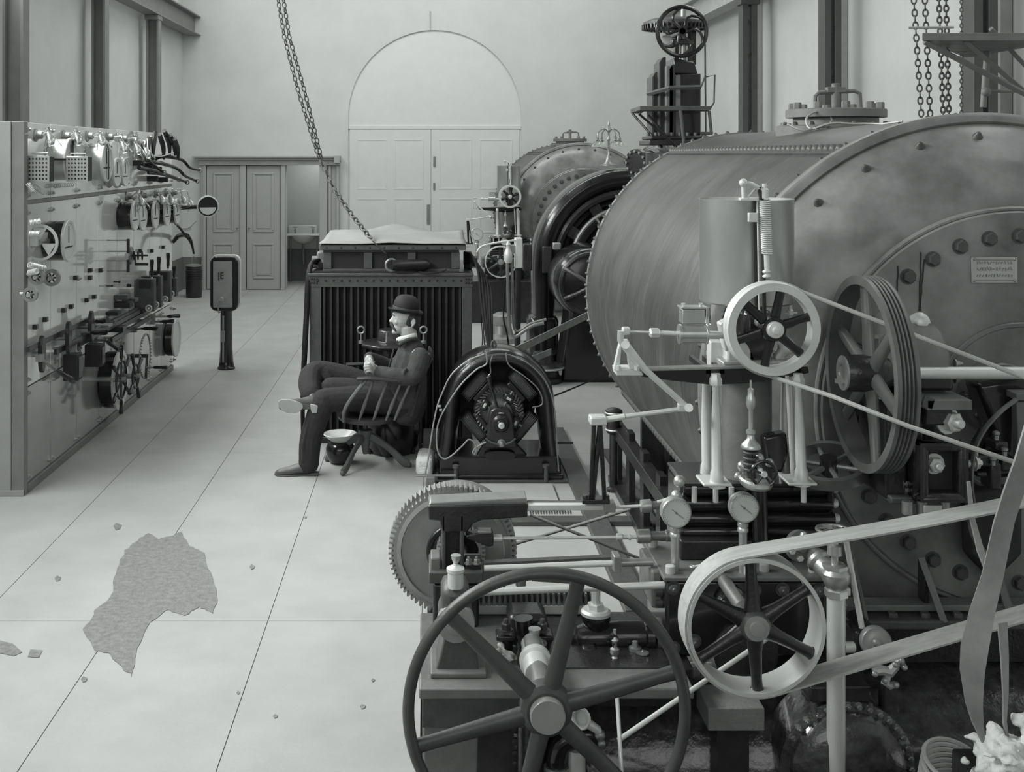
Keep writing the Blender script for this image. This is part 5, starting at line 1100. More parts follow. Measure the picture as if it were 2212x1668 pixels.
coupl(1384, 1094, 1442, 1090, Dc+.02, L(14, Dc), cf); coupl(1376, 1159, 1448, 1157, Dc+.02, L(15, Dc), cf)
MB().pprism([(1006, 1158), (1030, 1152), (1062, 1150), (1066, 1154), (1066, 1180), (1055, 1182), (1008, 1164)], Dc, .05).build('fork_end', 'iron', cf, bev=.004)
MB().pbox(1032, 1147, 1062, 1153, Dc, .04).build('fork_pin', 'steeld', cf, bev=.002)
rod(1066, 1163, 1084, 1163, Dc+.025, L(8, Dc), 'collar', 'steelw', cf); rod(1084, 1163, 1335, 1161, Dc+.025, L(3.6, Dc), 'rod', 'steelw', cf)
coupl(1332, 1160, 1362, 1160, Dc+.025, L(8, Dc), cf, 'steelw'); rod(1360, 1160, 1378, 1160, Dc+.025, L(4, Dc), 'rod', 'steelw', cf)
rod(1145, 1112, 1385, 1208, 4.75, .0065, 'cross_brace', 'steeld', cf); rod(1110, 1176, 1362, 1100, 4.8, .0065, 'cross_brace', 'steeld', cf)
rod(1046, 1228, 1408, 1214, 4.05, L(6.5, 4.05), 'lower_rod', 'steelw', cf); MB().pprism([(1046, 1216), (1340, 1203), (1340, 1208), (1046, 1222)], 4.1, .03).build('lower_bar', 'ironl', cf)
MB().pbox(1326, 1202, 1342, 1238, 4.0, .06).build('rod_clamp', 'steeld', cf, bev=.004); rod(1342, 1216, 1410, 1214, 4.05, L(8.5, 4.05), 'sleeve', 'steeld', cf)
rod(1040, 1279, 1435, 1264, 3.98, L(8, 3.98), 'main_rod', 'steelw', cf); MB().lathe(P(1045, 1279, 3.98), -X, [(L(11, 3.98), 0), (L(11, 3.98), .02), (L(6, 3.98), .022), (L(6, 3.98), .04)], 6).build('lock_nut', 'steeld', cf)
rod(1025, 1280, 1040, 1279, 3.98, L(8, 3.98), 'rod_end', 'ironl', cf)
MB().pprism([(1140, 1240), (1180, 1238), (1250, 1252), (1240, 1262), (1150, 1256)], 4.4, .05).build('stay', 'irong', cf)
c = P(1125, 1247, 4.3); MB().lathe(c-Z*.03, Z, [(.02, 0), (.02, .03), (.026, .035), (.026, .05), (.012, .06), (.02, .07), (0, .08)], 14).build('grease_cup', 'brass', cf)
# --- gear wheels
Dg = 4.52; gc = P(978, 1190, Dg)
gw = thing('gear_wheel', 'large pale gear wheel with coarse teeth standing behind the slide bracket', 'gear wheel', (gc.x, Dg, gc.z))
MB().gear((gc.x, Dg+.04, gc.z), Y, L(139, Dg), L(11, Dg), .08, 76, ri=L(120, Dg)).build('toothed_rim', 'gearm', gw, ang=25)
MB().lathe((gc.x, Dg, gc.z), -Y, [(L(121, Dg), -.06), (L(121, Dg), .004), (L(112, Dg), .01), (L(110, Dg), .0), (L(54, Dg), .0), (L(54, Dg), -.03), (0, -.03)], 64).build('web_disc', 'gearm', gw)
MB().annulus((gc.x+.005, Dg-.012, gc.z), Y, L(60, Dg), L(48, Dg), .02, 40, .004).build('dark_recess', 'iron', gw)
MB().gear((gc.x+.03, Dg-.05, gc.z+.02), Y, L(52, Dg), L(7, Dg), .06, 34, ri=L(38, Dg)).build('inner_pinion', 'gearm', gw, ang=25)
MB().lathe((gc.x+.03, Dg-.02, gc.z+.02), -Y, [(L(39, Dg), -.02), (L(39, Dg), .0), (L(16, Dg), .0), (L(16, Dg), .04), (0, .04)], 32).build('hub', 'iron', gw)
MB().cyl((gc.x+.03, Dg-.3, gc.z+.02), (gc.x+.03, Dg+.42, gc.z+.02), .022).build('axle', 'steeld', gw)
g2 = P(1000, 1176, 4.8)
MB().annulus(P(990, 1163, 4.86), Y, L(121, 4.86), L(104, 4.86), .10, 64, .01).lathe(P(990, 1163, 4.88), Y, [(L(105, 4.88), 0), (L(105, 4.88), .02), (0, .02)], 48).build('brake_rim', 'irong', gw)
MB().box(gc.x-.1, gc.x+.22, 4.94, 5.02, -.73, gc.z+.06).build('rear_bracket', 'iron', gw, bev=.01)
# --- valve bodies under the rods
Dv = 4.0
vb = thing('distribution_valve', 'black valve casting with a square stem and polished flange behind the big wheel spokes', 'valve', P(1300, 1480, 4.1))
c = P(1287, 1330, Dv+.08)
MB().lathe(c, -Z, [(L(30, Dv), -.015), (L(32, Dv), 0), (L(32, Dv), .012), (L(26, Dv), .03), (L(24, Dv), .05), (L(30, Dv), .09), (L(27, Dv), .12), (L(20, Dv), .15), (L(20, Dv), .2)], 32).build('body', 'black', vb)
MB().lathe(c+Z*.006, Z, [(L(33, Dv), 0), (L(33, Dv), .010), (L(28, Dv), .018)], 32).build('flange', 'steelw', vb)
MB().lathe(c+Z*.02, Z, [(L(19, Dv), 0), (L(19, Dv), .02), (L(17, Dv), .024)], 6).lathe(c+Z*.04, Z, [(L(10, Dv), 0), (L(10, Dv), .055), (L(9, Dv), .06)], 8).build('square_stem', 'steelw', vb)
a = P(1240, 1378, Dv+.08); b = P(1415, 1374, Dv+.08)
MB().lathe(a, b-a, [(.0, 0), (.04, .01), (.052, .04), (.05, .10), (.058, .16), (.058, .245), (.068, .25), (.068, .275), (.05, .28)], 28).build('side_body', 'black', vb)
MB().lathe(P(1415, 1374, Dv+.08), X, [(.062, 0), (.062, .02), (.05, .022), (.05, .05)], 24).build('end_flange', 'steeld', vb)
MB().tube(spline(Ps([(1248, 1385), (1236, 1410), (1236, 1450), (1238, 1490)], Dv+.08), 4), .042, 14).build('left_leg', 'black', vb)
MB().tube(spline(Ps([(1385, 1390), (1392, 1420), (1392, 1450), (1393, 1495)], Dv+.08), 4), .036, 14).build('right_leg', 'black', vb)
MB().tube(spline(Ps([(1262, 1395), (1270, 1430), (1290, 1432), (1330, 1430), (1352, 1418), (1375, 1420)], Dv+.05), 4), .030, 12).build('cross_pipe', 'iron', vb)
MB().pbox(1258, 1400, 1290, 1425, Dv-.0, .08).build('boss', 'iron', vb, bev=.01); MB().pbox(1265, 1440, 1330, 1492, Dv+.06, .1).build('valve_box', 'irong', vb, bev=.008)
for (u, v) in ((1240, 1455), (1372, 1398), (1385, 1430), (1240, 1470)): MB().lathe(P(u, v, Dv-.0), Z, [(.022, -.03), (.022, 0), (.012, .004), (.010, .02), (0, .024)], 10).build('plug', 'steeld', vb)
o = MB().lathe(P(1328, 1468, Dv-.06), Z, [(.022, 0), (.022, .045), (.010, .05), (.014, .07), (.008, .08), (.016, .09), (.016, .105), (.008, .11), (.008, .125), (.014, .135), (.006, .15), (.006, .17)], 14).build('drain_cock', 'brass', vb)
MB().tube(spline(Ps([(1328, 1398), (1326, 1385), (1322, 1377), (1324, 1371), (1332, 1380)], Dv-.06), 4), .008, 8).build('cock_elbow', 'iron', vb)
MB().lathe(P(1388, 1446, Dv-.03), Z, [(.014, 0), (.010, .02), (.018, .03), (.010, .035), (.010, .05), (.022, .054), (.022, .058), (.004, .06), (0, .07)], 14).build('stop_cock', 'steeld', vb)
o = MB().cyl(P(1332, 1490, 3.62), P(1345, 1700, 3.5), L(4.5, 3.5), n=12).build('vertical_pipe', 'steelw'); o['label'] = 'thin pale pipe dropping behind the right spokes of the big hand wheel'; o['category'] = 'pipe'
o = MB().cyl(P(1335, 1600, 3.6), P(1668, 1372, 3.80), L(5.5, 3.6), n=12).build('slanting_rod', 'steelw'); o['label'] = 'pale rod slanting from the hand wheel up behind the spoked belt pulley'; o['category'] = 'rod'
# small cocks by the hand wheel hub
t = thing('drain_valve', 'small brass drain valve with a tiny wheel right of the big hand wheel hub', 'valve', P(1275, 1560, 3.75)); 
MB().lathe(P(1255, 1552, 3.72), Vector((-.6, -.8, .2)), [(.0, 0), (.03, 0), (.03, .008), (.0, .009)], 18).torus(P(1255, 1552, 3.7), Vector((-.6, -.8, .2)), .03, .006, 18, 6).build('wheel', 'steelw', t)
MB().tube(Ps([(1258, 1556), (1275, 1566), (1290, 1576), (1298, 1590)], 3.75), [.008, .016, .014, .012], 10).build('valve_body', 'steelw', t); MB().ball(P(1296, 1588, 3.75), .018).ball(P(1300, 1606, 3.75), .014).build('pipe_knot', 'steeld', t)
t = thing('pipe_elbow', 'black pipe elbow turning down beside the big hand wheel hub', 'pipe', P(1210, 1660, 3.85))
MB().tube(spline(Ps([(1290, 1585), (1250, 1590), (1215, 1605), (1203, 1635), (1203, 1668), (1203, 1900)], 3.86), 6), .036, 16).build('elbow', 'black', t)
MB().lathe(P(1203, 1652, 3.86), -Z, [(.044, 0), (.044, .03), (.036, .03)], 20).build('socket', 'steeld', t)
o = MB().cyl(P(1245, 1618, 3.86), P(1248, 2000, 3.86), .03, n=20).build('down_pipe', 'steelw'); o['label'] = 'pale vertical pipe beside the black elbow below the hand wheel hub'; o['category'] = 'pipe'
# --- hand wheel
Dw = 3.42; hc = P(1181, 1537, Dw); Ro = L(312, Dw); rr = L(13, Dw)
hw = thing('hand_wheel', 'big six-spoked iron hand wheel standing nearest in the foreground', 'hand wheel', (hc.x, Dw, hc.z))
MB().torus(hc, Y, Ro-rr, rr, 96, 12, sq=1.15).build('rim', 'wheelp', hw)
for k in range(6):
    t_ = math.radians(16+60*k); d = Vector((math.cos(t_), 0, math.sin(t_))); n_ = 6
    MB().tube([hc+Y*.015+d*(L(40, Dw)+(Ro-rr-L(40, Dw)-.0)*i/n_) for i in range(n_+1)], [L(21, Dw)-L(6.5, Dw)*i/n_*(1 if i < n_ else .6) for i in range(n_+1)], 12, flat=(.8, 1), up=Y).build('spoke', 'wheelp', hw)
MB().lathe(hc, Y, [(L(44, Dw), -.015), (L(56, Dw), .0), (L(56, Dw), .05), (L(44, Dw), .07), (L(30, Dw), .07)], 40).build('hub', 'wheelp', hw)
MB().lathe(hc-Y*.015, -Y, [(L(38, Dw), -.02), (L(38, Dw), .022), (L(36, Dw), .026), (0, .026)], 40).build('hub_cap', 'zinc', hw)
MB().cyl(hc, (hc.x, 3.90, hc.z), .034).build('shaft', 'steeld', hw)
MB().cyl((hc.x, 3.9, -.73), (hc.x, 3.9, hc.z-.0), .05).build('shaft_support', 'iron', hw)
# --- main valve chest
D = 3.95; z = lambda v: P(0, v, D).z; x = lambda u: P(u, 0, D).x
ch = thing('valve_chest', 'black rectangular valve chest with a bolted grey top plate behind the belt pulley', 'valve chest', (x(1610), D+.2, zt))
zc = z(1247)
MB().box(x(1438), x(1788), D, D+.34, zt, zc-.012).build('chest_body', 'black', ch, bev=.012)
MB().box(x(1432), x(1794), D-.012, D+.36, zc-.012, zc+.004).build('cover_plate', 'irong', ch, bev=.004)
MB().box(x(1415), x(1438), D+.06, D+.3, z(1330), zc).build('end_cover', 'irong', ch, bev=.008)
for (u, yy) in ((1452, .03), (1560, .04), (1660, .05), (1765, .04), (1448, .3), (1530, .31), (1640, .31), (1750, .3), (1620, .02)):
    MB().lathe(Vector((x(u), D+yy, zc)), Z, [(.017, 0), (.017, .028), (.014, .03)], 14).build('cover_stud', 'steelw', ch)
for (u, v) in ((1455, 1270), (1500, 1385), (1500, 1272), (1630, 1275), (1690, 1273), (1770, 1275), (1770, 1470), (1450, 1470), (1455, 1400)):
    MB().nut(P(u, v, D), -Y, .018, .022).build('face_nut', 'ironl', ch)
MB().lathe(P(1578, 1300, D), -Y, [(.055, 0), (.055, .02), (.045, .024), (.045, .04), (.02, .045), (.02, .06)], 24).build('gland', 'iron', ch)
for (u, v) in ((1560, 1296), (1592, 1282), (1590, 1318)): MB().nut(P(u, v, D-.02), -Y, .013, .02).build('gland_nut', 'steeld', ch)
MB().lathe(P(1610, 1410, D), -Y, [(.11, 0), (.11, .012), (.095, .018), (0, .02)], 40).build('round_cover', 'iron', ch)
MB().tube(spline([P(1500, 1225, 3.97), P(1520, 1220, 3.97), P(1560, 1210, 4.02), P(1600, 1205, 4.04)], 4), .005, 6).torus(P(1496, 1224, 3.97), Z, .008, .003, 12, 6).build('split_pin', 'steelw', ch)
for v in (1378, 1402): MB().lathe(P(1440, v-100, 4.02), -X, [(.03, 0), (.03, .01), (.018, .012), (.018, .04)], 14).build('stuffing_nut', 'ironl', ch)
# ribbed pilot-valve bank on the chest
Db = 4.10; z = lambda v: P(0, v, Db).z; x = lambda u: P(u, 0, Db).x
bk = thing('pilot_valve_bank', 'glossy black bank of horizontal ribbed cylinders carrying the governor stand', 'valve bank', (x(1640), Db+.1, zc))
for v, r_, a, b in ((1066, 17, 1484, 1812), (1100, 16, 1474, 1812), (1133, 16, 1474, 1816), (1162, 15, 1478, 1812)):
    MB().lathe(Vector((x(a), Db+.07, z(v))), X, [(L(r_-3, Db), 0), (L(r_, Db), .01), (L(r_, Db), x(b)-x(a)-.01), (L(r_-3, Db), x(b)-x(a))], 24).build('cylinder', 'black', bk)
    MB().lathe(Vector((x(b)-.01, Db+.07, z(v))), X, [(L(r_-5, Db), 0), (L(r_-5, Db), .022), (L(r_-8, Db), .03), (0, .032)], 12).build('end_plug', 'steelw', bk)
MB().box(x(1480), x(1806), Db+.07, Db+.30, zc+.004, z(1056)).build('bank_body', 'black', bk, bev=.01)
MB().box(x(1478), x(1790), Db+.0, Db+.3, z(1053), z(1046)).build('bank_top', 'black', bk, bev=.006)
MB().box(x(1470), x(1800), Db-.0, Db+.06, zc+.004, z(1168)).build('bank_foot', 'iron', bk, bev=.006)
MB().cyl(P(1643, 1175, Db-.01), P(1640, 1050, Db-.01), .028).build('riser', 'black', bk)
for u in (1500, 1546, 1580, 1736): MB().cyl(P(u, 1085, Db-.01), P(u, 1052, Db-.01), .010, n=8).build('stud', 'steelw', bk)
for (u, v) in ((1462, 1072), (1468, 1040)): MB().ball(P(u, v, Db), .022, 12).build('brass_knob', 'brass', bk)
MB().cyl(P(1420, 1085, Db+.05), P(1475, 1068, Db+.05), .006, n=8).build('small_rod', 'steelw', bk)
coupl(1446, 1090, 1482, 1088, Db+.07, L(13, Db), bk, 'steeld'); coupl(1450, 1157, 1482, 1157, Db+.07, L(14, Db), bk, 'steeld')
# --- pressure gauges
def gauge(u, v, vb_, D, lb, r=33):
    c = P(u, v, D); t = thing('pressure_gauge', lb, 'gauge', P(u, vb_, D), 'pressure gauges of the near governor'); r = L(r, D)
    MB().lathe(c, -Y, [(r*.9, -.03), (r*.98, -.025), (r*.98, .0), (r, .002), (r, .008), (r*.93, .012), (r*.9, .004)], 40).build('case', 'brass', t)
    MB().lathe(c, -Y, [(r*.90, .003), (r*.90, .006), (0, .006)], 40).build('dial', 'dial', t)
    m_ = MB(); m_.cbox(c-Y*.0085+Vector((.006, 0, -.004)), (.0018, .002, r*1.0), Matrix.Rotation(-.9, 3, 'Y')).lathe(c-Y*.006, -Y, [(.004, 0), (.004, .003), (0, .004)], 10)
    for k in range(25):
        t_ = math.radians(-45+270*k/24); d = Vector((math.cos(t_), 0, math.sin(t_))); m_.cbox(c-Y*.0065+d*r*.8, (r*(.12 if k % 4 == 0 else .06), .001, .0012), Matrix.Rotation(-t_, 3, 'Y'))
    m_.build('pointer_and_scale', 'colm', t)
    MB().cyl(c-Z*r*.95+Y*.012, P(u, vb_, D)+Y*.012, L(9, D)).lathe(c-Z*(r+.004)+Y*.012, -Z, [(L(12, D), 0), (L(12, D), .012), (L(9, D), .014), (L(12, D), .02), (L(12, D), .03)], 12).build('stem', 'brass', t)
    return t
ga = gauge(1460, 1107, 1236, 4.0, 'left pressure gauge on a brass stem above the valve chest'); gb_ = gauge(1607, 1097, 1250, 3.97, 'right pressure gauge on a tall stem just above the belt pulley', 32)
# --- governor stand
Dt = 3.98
gs = thing('governor_stand', 'tall governor stand: four pale columns, a dark rocker beam and a big tin oil tank', 'governor', P(1630, 1050, Dt+.12))
for (ut, ub, D_, vt, vb_) in ((1546, 1549, 3.96, 826, 1052), (1724, 1732, 3.96, 826, 1048), (1523, 1527, 4.24, 816, 1035), (1694, 1697, 4.24, 812, 1030)):
    a, b = P(ub, vb_, D_), P(ut, vt, D_); h = (b-a).length
    o = MB().lathe(a, b-a, [(.030, 0), (.030, .016), (.024, .02), (.022, .05), (.018, .06), (.0165, h*.6), (.011, h-.03), (.012, h-.028), (.012, h)], 16).build('column', 'steelw', gs)
    MB().lathe(b-Z*.01, Z, [(.020, 0), (.022, .004), (.022, .022), (.017, .03), (.017, .04)], 6).build('column_nut', 'steelw', o)
MB().pprism([(1520, 1052), (1582, 1052), (1582, 1046), (1520, 1046)], 3.93, .12).pprism([(1704, 1050), (1766, 1050), (1766, 1044), (1704, 1044)], 3.93, .12).build('foot_plates', 'steelw', gs, bev=.003)
MB().pprism([(1330, 797), (1385, 796), (1390, 812), (1332, 812)], Dt-.01, .08).build('bearing_seat', 'steelw', gs, bev=.003)
MB().pprism([(1385, 800), (1745, 792), (1748, 806), (1690, 818), (1620, 828), (1540, 832), (1460, 824), (1385, 814)], Dt-.0, .02).build('front_beam', 'black', gs, bev=.003)
MB().pprism([(1382, 797), (1748, 788), (1748, 793), (1382, 803)], Dt-.012, .05).build('beam_flange', 'steeld', gs, bev=.002)
MB().pprism([(1410, 792), (1720, 785), (1720, 800), (1640, 812), (1540, 815), (1410, 800)], Dt+.24, .02).build('rear_beam', 'black', gs, bev=.003)
for u in (1530, 1560, 1725): MB().box(P(u, 0, Dt).x-.008, P(u, 0, Dt).x+.008, Dt, Dt+.26, P(0, 808, Dt).z, P(0, 796, Dt).z).build('cross_tie', 'iron', gs)
MB().pbox(1562, 782, 1740, 800, Dt+.02, .25).build('table_plate', 'zinc', gs, bev=.006)
MB().pprism([(1570, 745), (1612, 740), (1630, 760), (1640, 797), (1562, 797), (1570, 775)], Dt+.06, .12).build('saddle_bracket', 'steelw', gs, bev=.01)
# A-bracket with the rocker at the left end
MB().pprism([(1344, 740), (1354, 740), (1360, 800), (1382, 800), (1358, 735), (1340, 735), (1326, 800), (1338, 800)], Dt-.01, .03).build('a_bracket', 'steelw', gs, bev=.002)
MB().cyl(P(1351, 745, Dt-.03), P(1351, 745, Dt+.1), L(9, Dt)).build('rocker_pivot', 'steelw', gs)
MB().tube([P(1350, 748, Dt-.02), P(1340, 735, Dt-.02), P(1342, 715, Dt-.02)], [L(8, Dt), L(7, Dt), L(8, Dt)], 10, flat=(.6, 1), up=Y).tube([P(1352, 748, Dt-.02), P(1395, 800, Dt-.02), P(1485, 880, Dt-.02)], [L(10, Dt), L(7, Dt), L(6, Dt)], 8, flat=(.35, 1), up=Y).build('rocker_arm', 'steelw', gs)
MB().cyl(P(1488, 881, Dt-.05), P(1488, 881, Dt+.05), L(9, Dt)).build('rocker_pin', 'steelw', gs)
for u, D_ in ((1336, Dt), (1375, Dt)): MB().cyl(P(u, 800, D_-.02), P(u, 790, D_-.02), .009, n=6).build('seat_bolt', 'steelw', gs)
MB().cyl(P(1484, 882, Dt-.03), P(1350, 900, Dt-.03), L(5, Dt)).cyl(P(1350, 900, Dt-.03), P(1300, 908, Dt-.02), L(6.5, Dt)).build('link_rod', 'steelw', gs)
MB().pbox(1276, 902, 1312, 920, Dt-.05, .06).build('link_head', 'steelw', gs, bev=.005); MB().pbox(1466, 874, 1486, 890, Dt-.04, .03).build('link_fork', 'steelw', gs, bev=.003)
for (a, b) in (((1283, 912), (1276, 1082)), ((1296, 918), (1306, 1082)), ((1296, 918), (1280, 1082))): MB().cyl(P(*a, Dt-.02), P(b[0], b[1], 4.2), .0085, n=8).build('a_frame_leg', 'iron', gs)
MB().pbox(1258, 1080, 1318, 1090, 4.18, .06).build('a_frame_foot', 'iron', gs, bev=.003)
for u in (1264, 1310): MB().bolt(P(u, 1080, 4.19), Z, .012, .018).build('foot_bolt', 'iron', gs)
MB().box(P(1310, 0, 4.9).x, P(1362, 0, 4.9).x, 4.9, 5.0, .9, .9) and None
# dashpot cylinder with its rod
c = P(1466, 722, Dt); MB().lathe(c, X, [(.0, -.002), (L(22, Dt), 0), (L(22, Dt), .008), (L(19, Dt), .010), (L(19, Dt), L(57, Dt)), (L(22, Dt), L(58, Dt)), (L(22, Dt), L(61, Dt)), (0, L(62, Dt))], 32).build('dashpot', 'tin', gs)
MB().lathe(P(1403, 719, Dt), X, [(L(8, Dt), 0), (L(11, Dt), .004), (L(11, Dt), L(19, Dt)), (L(8, Dt), L(22, Dt))], 6).build('hex_sleeve', 'steelw', gs)
rod(1345, 716, 1405, 718, Dt, L(2.5, Dt), 'thin_rod', 'steelw', gs); rod(1420, 719, 1468, 721, Dt, L(5, Dt), 'piston_rod', 'steelw', gs); MB().pbox(1345, 708, 1362, 724, Dt-.015, .03).build('rod_end', 'steelw', gs, bev=.005)
rod(1526, 723, 1575, 724, Dt, L(8, Dt), 'dashpot_tail', 'steelw', gs)
MB().pbox(1474, 668, 1524, 700, Dt-.0, .06).build('oil_box', 'tin', gs, bev=.003); MB().pbox(1526, 665, 1536, 702, Dt-.0, .03).build('sight_tube', 'glass', gs, bev=.003)
MB().pbox(1472, 664, 1530, 668, Dt-.005, .07).build('oil_box_lid', 'zinc', gs, bev=.001)
for u in (1476, 1514): MB().cyl(P(u, 666, Dt), P(u, 656, Dt), .005, n=8).cyl(P(u-4, 656, Dt), P(u+4, 656, Dt), .003, n=6).build('wing_screw', 'steelw', gs)
MB().pprism([(1556, 700), (1576, 690), (1580, 750), (1568, 760)], Dt+.06, .06).build('dashpot_bracket', 'steelw', gs, bev=.006)
MB().pbox(1535, 738, 1580, 796, Dt+.12, .06).build('clamp_post', 'steelw', gs, bev=.004)
# big tin oil tank
Dk = 4.24; c = P(1612, 652, Dk); rt = L(99, Dk); ht = P(0, 429, Dk).z-c.z
MB().lathe(c, Z, [(rt*.97, 0), (rt, .006), (rt, ht-.006), (rt*1.012, ht-.003), (rt*1.012, ht), (rt*.99, ht), (rt*.985, ht-.03), (0, ht-.03)], 64).build('oil_tank', 'tin', gs)
MB().cyl(P(1612, 790, Dk), c, .06).build('tank_post', 'black', gs)
MB().cyl(P(1613, 1045, Dk-.03), P(1613, 815, Dk-.03), L(52, Dk), n=32).build('stand_cylinder', 'irong', gs)
t_ = MB().lathe(P(1707, 668, Dk-.05), -Z, [(.008, -.03), (.008, .0), (.012, .004), (.012, .02), (.006, .026), (.006, .05)], 12).cyl(P(1695, 678, Dk-.05), P(1722, 676, Dk-.05), .004, n=6).build('tank_tap', 'steelw', gs)
# spring and swing lever in front of the tank
Ds = 4.0
n = 24*14; a, b = P(1652, 432, Ds), P(1657, 549, Ds); rS = L(10.5, Ds)
MB().tube([a.lerp(b, i/n)+X*(rS*math.cos(2*PI*27*i/n))+Y*(rS*math.sin(2*PI*27*i/n)) for i in range(n+1)], .0028, 5).build('coil_spring', 'steelw', gs)
rod(1645, 412, 1652, 700, Ds+.01, .007, 'spring_rod', 'iron', gs); rod(1636, 430, 1641, 690, Ds+.02, .0035, 'side_rod', 'steelw', gs); rod(1632, 430, 1636, 660, Ds+.035, .010, 'dark_post', 'black', gs)
MB().tube(spline(Ps([(1606, 396), (1622, 398), (1638, 406), (1652, 416)], Ds), 4), [.008]*13, 8).build('bent_lever', 'steelw', gs)
rod(1606, 396, 1607, 432, Ds+.02, .008, 'lever_post', 'steelw', gs); MB().ball(P(1606, 395, Ds), .015).build('lever_knob', 'steelw', gs)
rod(1612, 430, 1632, 408, Ds+.02, .0035, 'stay', 'steelw', gs); rod(1640, 404, 1645, 432, Ds+.0, .008, 'chain_link_rod', 'iron', gs)
MB().pbox(1600, 428, 1640, 434, Ds+.0, .03).build('cross_bar', 'steelw', gs, bev=.002); MB().lathe(P(1652, 428, Ds), Z, [(.014, 0), (.014, .03), (.009, .034), (.009, .05)], 12).build('spring_cap', 'steelw', gs)
MB().pbox(1618, 460, 1637, 480, Ds+.0, .02).build('bracket_plate', 'steelw', gs, bev=.002); rod(1656, 550, 1658, 600, Ds, .010, 'spring_tail', 'steelw', gs)
for v in (590, 600): MB().lathe(P(1656, v, Ds), Z, [(.012, 0), (.015, .004), (.012, .01)], 12).build('collar', 'steelw', gs)
# pilot valve stem with bell and little handwheel
c = P(1622, 955, 3.93)
MB().lathe(c-Z*.02, Z, [(.034, 0), (.034, .006), (.030, .014), (.014, .03), (.012, .045), (.016, .05), (.016, .06), (.0075, .065), (.0075, .13), (.014, .14), (.016, .15), (.016, .17), (.011, .18), (.011, .2), (.004, .205), (.004, .23)], 18).build('pilot_valve', 'brass', gs)
rod(1622, 1048, 1622, 955, 3.93, .018, 'pilot_body', 'iron', gs)
for k in range(5): MB().torus(P(1622, 965+k*12, 3.93), Z, .022, .005, 20, 6).build('packing_ring', 'ironl', gs)
MB().lathe(P(1632, 1048, 3.93), Z, [(L(50, 3.93), 0), (L(56, 3.93), .01), (L(56, 3.93), .02), (L(50, 3.93), .026)], 32, sy=.6).build('base_flange', 'brass', gs)
w_ = MB().torus(P(1650, 1024, 3.86), Y, L(27, 3.86), .006, 28, 8).build('small_handwheel', 'black', gs)
for k in range(5): t_ = 2*PI*k/5+.3; c = P(1650, 1024, 3.86); MB().cyl(c, c+Vector((math.cos(t_), 0, math.sin(t_)))*L(26, 3.86), .0045, n=6).build('spoke', 'black', w_)
MB().lathe(P(1650, 1024, 3.86), Y, [(.010, -.01), (.012, 0), (.012, .03), (.008, .035), (.008, .08)], 12).build('hub', 'steelw', w_)
for (u, v, r_) in ((1605, 1008, .02), (1640, 990, .018), (1662, 1000, .016), (1596, 1030, .016)): MB().ball(P(u, v, 3.98), r_, 12).build('pipe_union', 'brass', gs)
MB().cyl(P(1700, 812, 3.93), P(1712, 1030, 3.93), .0065, n=8).cyl(P(1708, 812, 4.1), P(1715, 1030, 4.1), .0065, n=8).build('threaded_rod', 'steelw', gs)
MB().pprism([(1650, 945), (1700, 935), (1704, 980), (1690, 1025), (1660, 1010)], 4.08, .06).build('cam_box', 'black', gs, bev=.01)
# --- small governor wheel on its shaft
Dw = 3.86; c = P(1673, 712, Dw)
sw_ = thing('rope_sheave', 'bright-rimmed six-spoked wheel on the governor stand that drives the rope', 'wheel', (c.x, Dw, c.z))
MB().lathe(c, Y, [(L(83, Dw), 0), (L(100, Dw), 0), (L(102, Dw), .006), (L(102, Dw), .03), (L(98, Dw), .038), (L(102, Dw), .046), (L(102, Dw), .06), (L(83, Dw), .06)], 80, closed=True).build('rim', 'steelw', sw_)
for k in range(6):
    t_ = math.radians(18+60*k); d = Vector((math.cos(t_), 0, math.sin(t_)))
    MB().tube([c+Y*.02+d*L(12, Dw), c+Y*.02+d*L(50, Dw), c+Y*.02+d*L(86, Dw)], [L(12, Dw), L(10, Dw), L(10, Dw)], 8, flat=(.5, 1), up=Y).build('spoke', 'black', sw_)
MB().lathe(c, Y, [(L(26, Dw), -.0), (L(28, Dw), .01), (L(26, Dw), .06)], 28).build('hub', 'black', sw_)
MB().lathe(c, -Y, [(L(18, Dw), -.02), (L(18, Dw), .016), (L(16, Dw), .02), (L(9, Dw), .021), (L(8, Dw), .034), (0, .036)], 28).build('shaft_nut', 'steelw', sw_)
MB().cyl(c, c+Y*.3, .018).build('shaft', 'steeld', sw_)
MB().box(c.x-.05, c.x+.05, Dw+.18, Dw+.26, P(0, 797, Dw+.2).z, c.z+.04).build('shaft_bearing', 'black', sw_, bev=.02)
rag([(1680, 770, 14), (1700, 765, 12), (1690, 750, 9), (1712, 782, 10)], 4.08, 'cotton_waste', 'pale wad of cotton waste stuffed behind the spokes of the rope wheel', dep=.06)
# --- belt pulley
Dp = 3.55; c = P(1635, 1358, Dp); Rp = L(150, Dp)
bp = thing('belt_pulley', 'broad six-spoked iron pulley with the flat drive belt wrapped round it', 'pulley', (c.x, Dp, c.z))
MB().lathe(c, Y, [(Rp-.012, 0), (Rp, 0), (Rp+.001, .06), (Rp, .12), (Rp-.012, .12), (Rp-.014, .06)], 96, closed=True).build('rim', 'steelw', bp)
for k in range(6):
    t_ = math.radians(-25+60*k-2); d = Vector((math.cos(t_), 0, math.sin(t_)))
    MB().tube([c+Y*.035+d*L(20, Dp), c+Y*.035+d*L(60, Dp), c+Y*.035+d*L(120, Dp), c+Y*.035+d*L(138, Dp), c+Y*.035+d*L(144, Dp)], [L(22, Dp), L(15, Dp), L(12, Dp), L(13, Dp), L(19, Dp)], 12, flat=(.9, 1), up=Y).build('spoke', 'iron', bp)
MB().lathe(c+Y*.0, Y, [(L(27, Dp), 0), (L(33, Dp), .01), (L(36, Dp), .05), (L(33, Dp), .11)], 32).build('hub', 'ironl', bp)
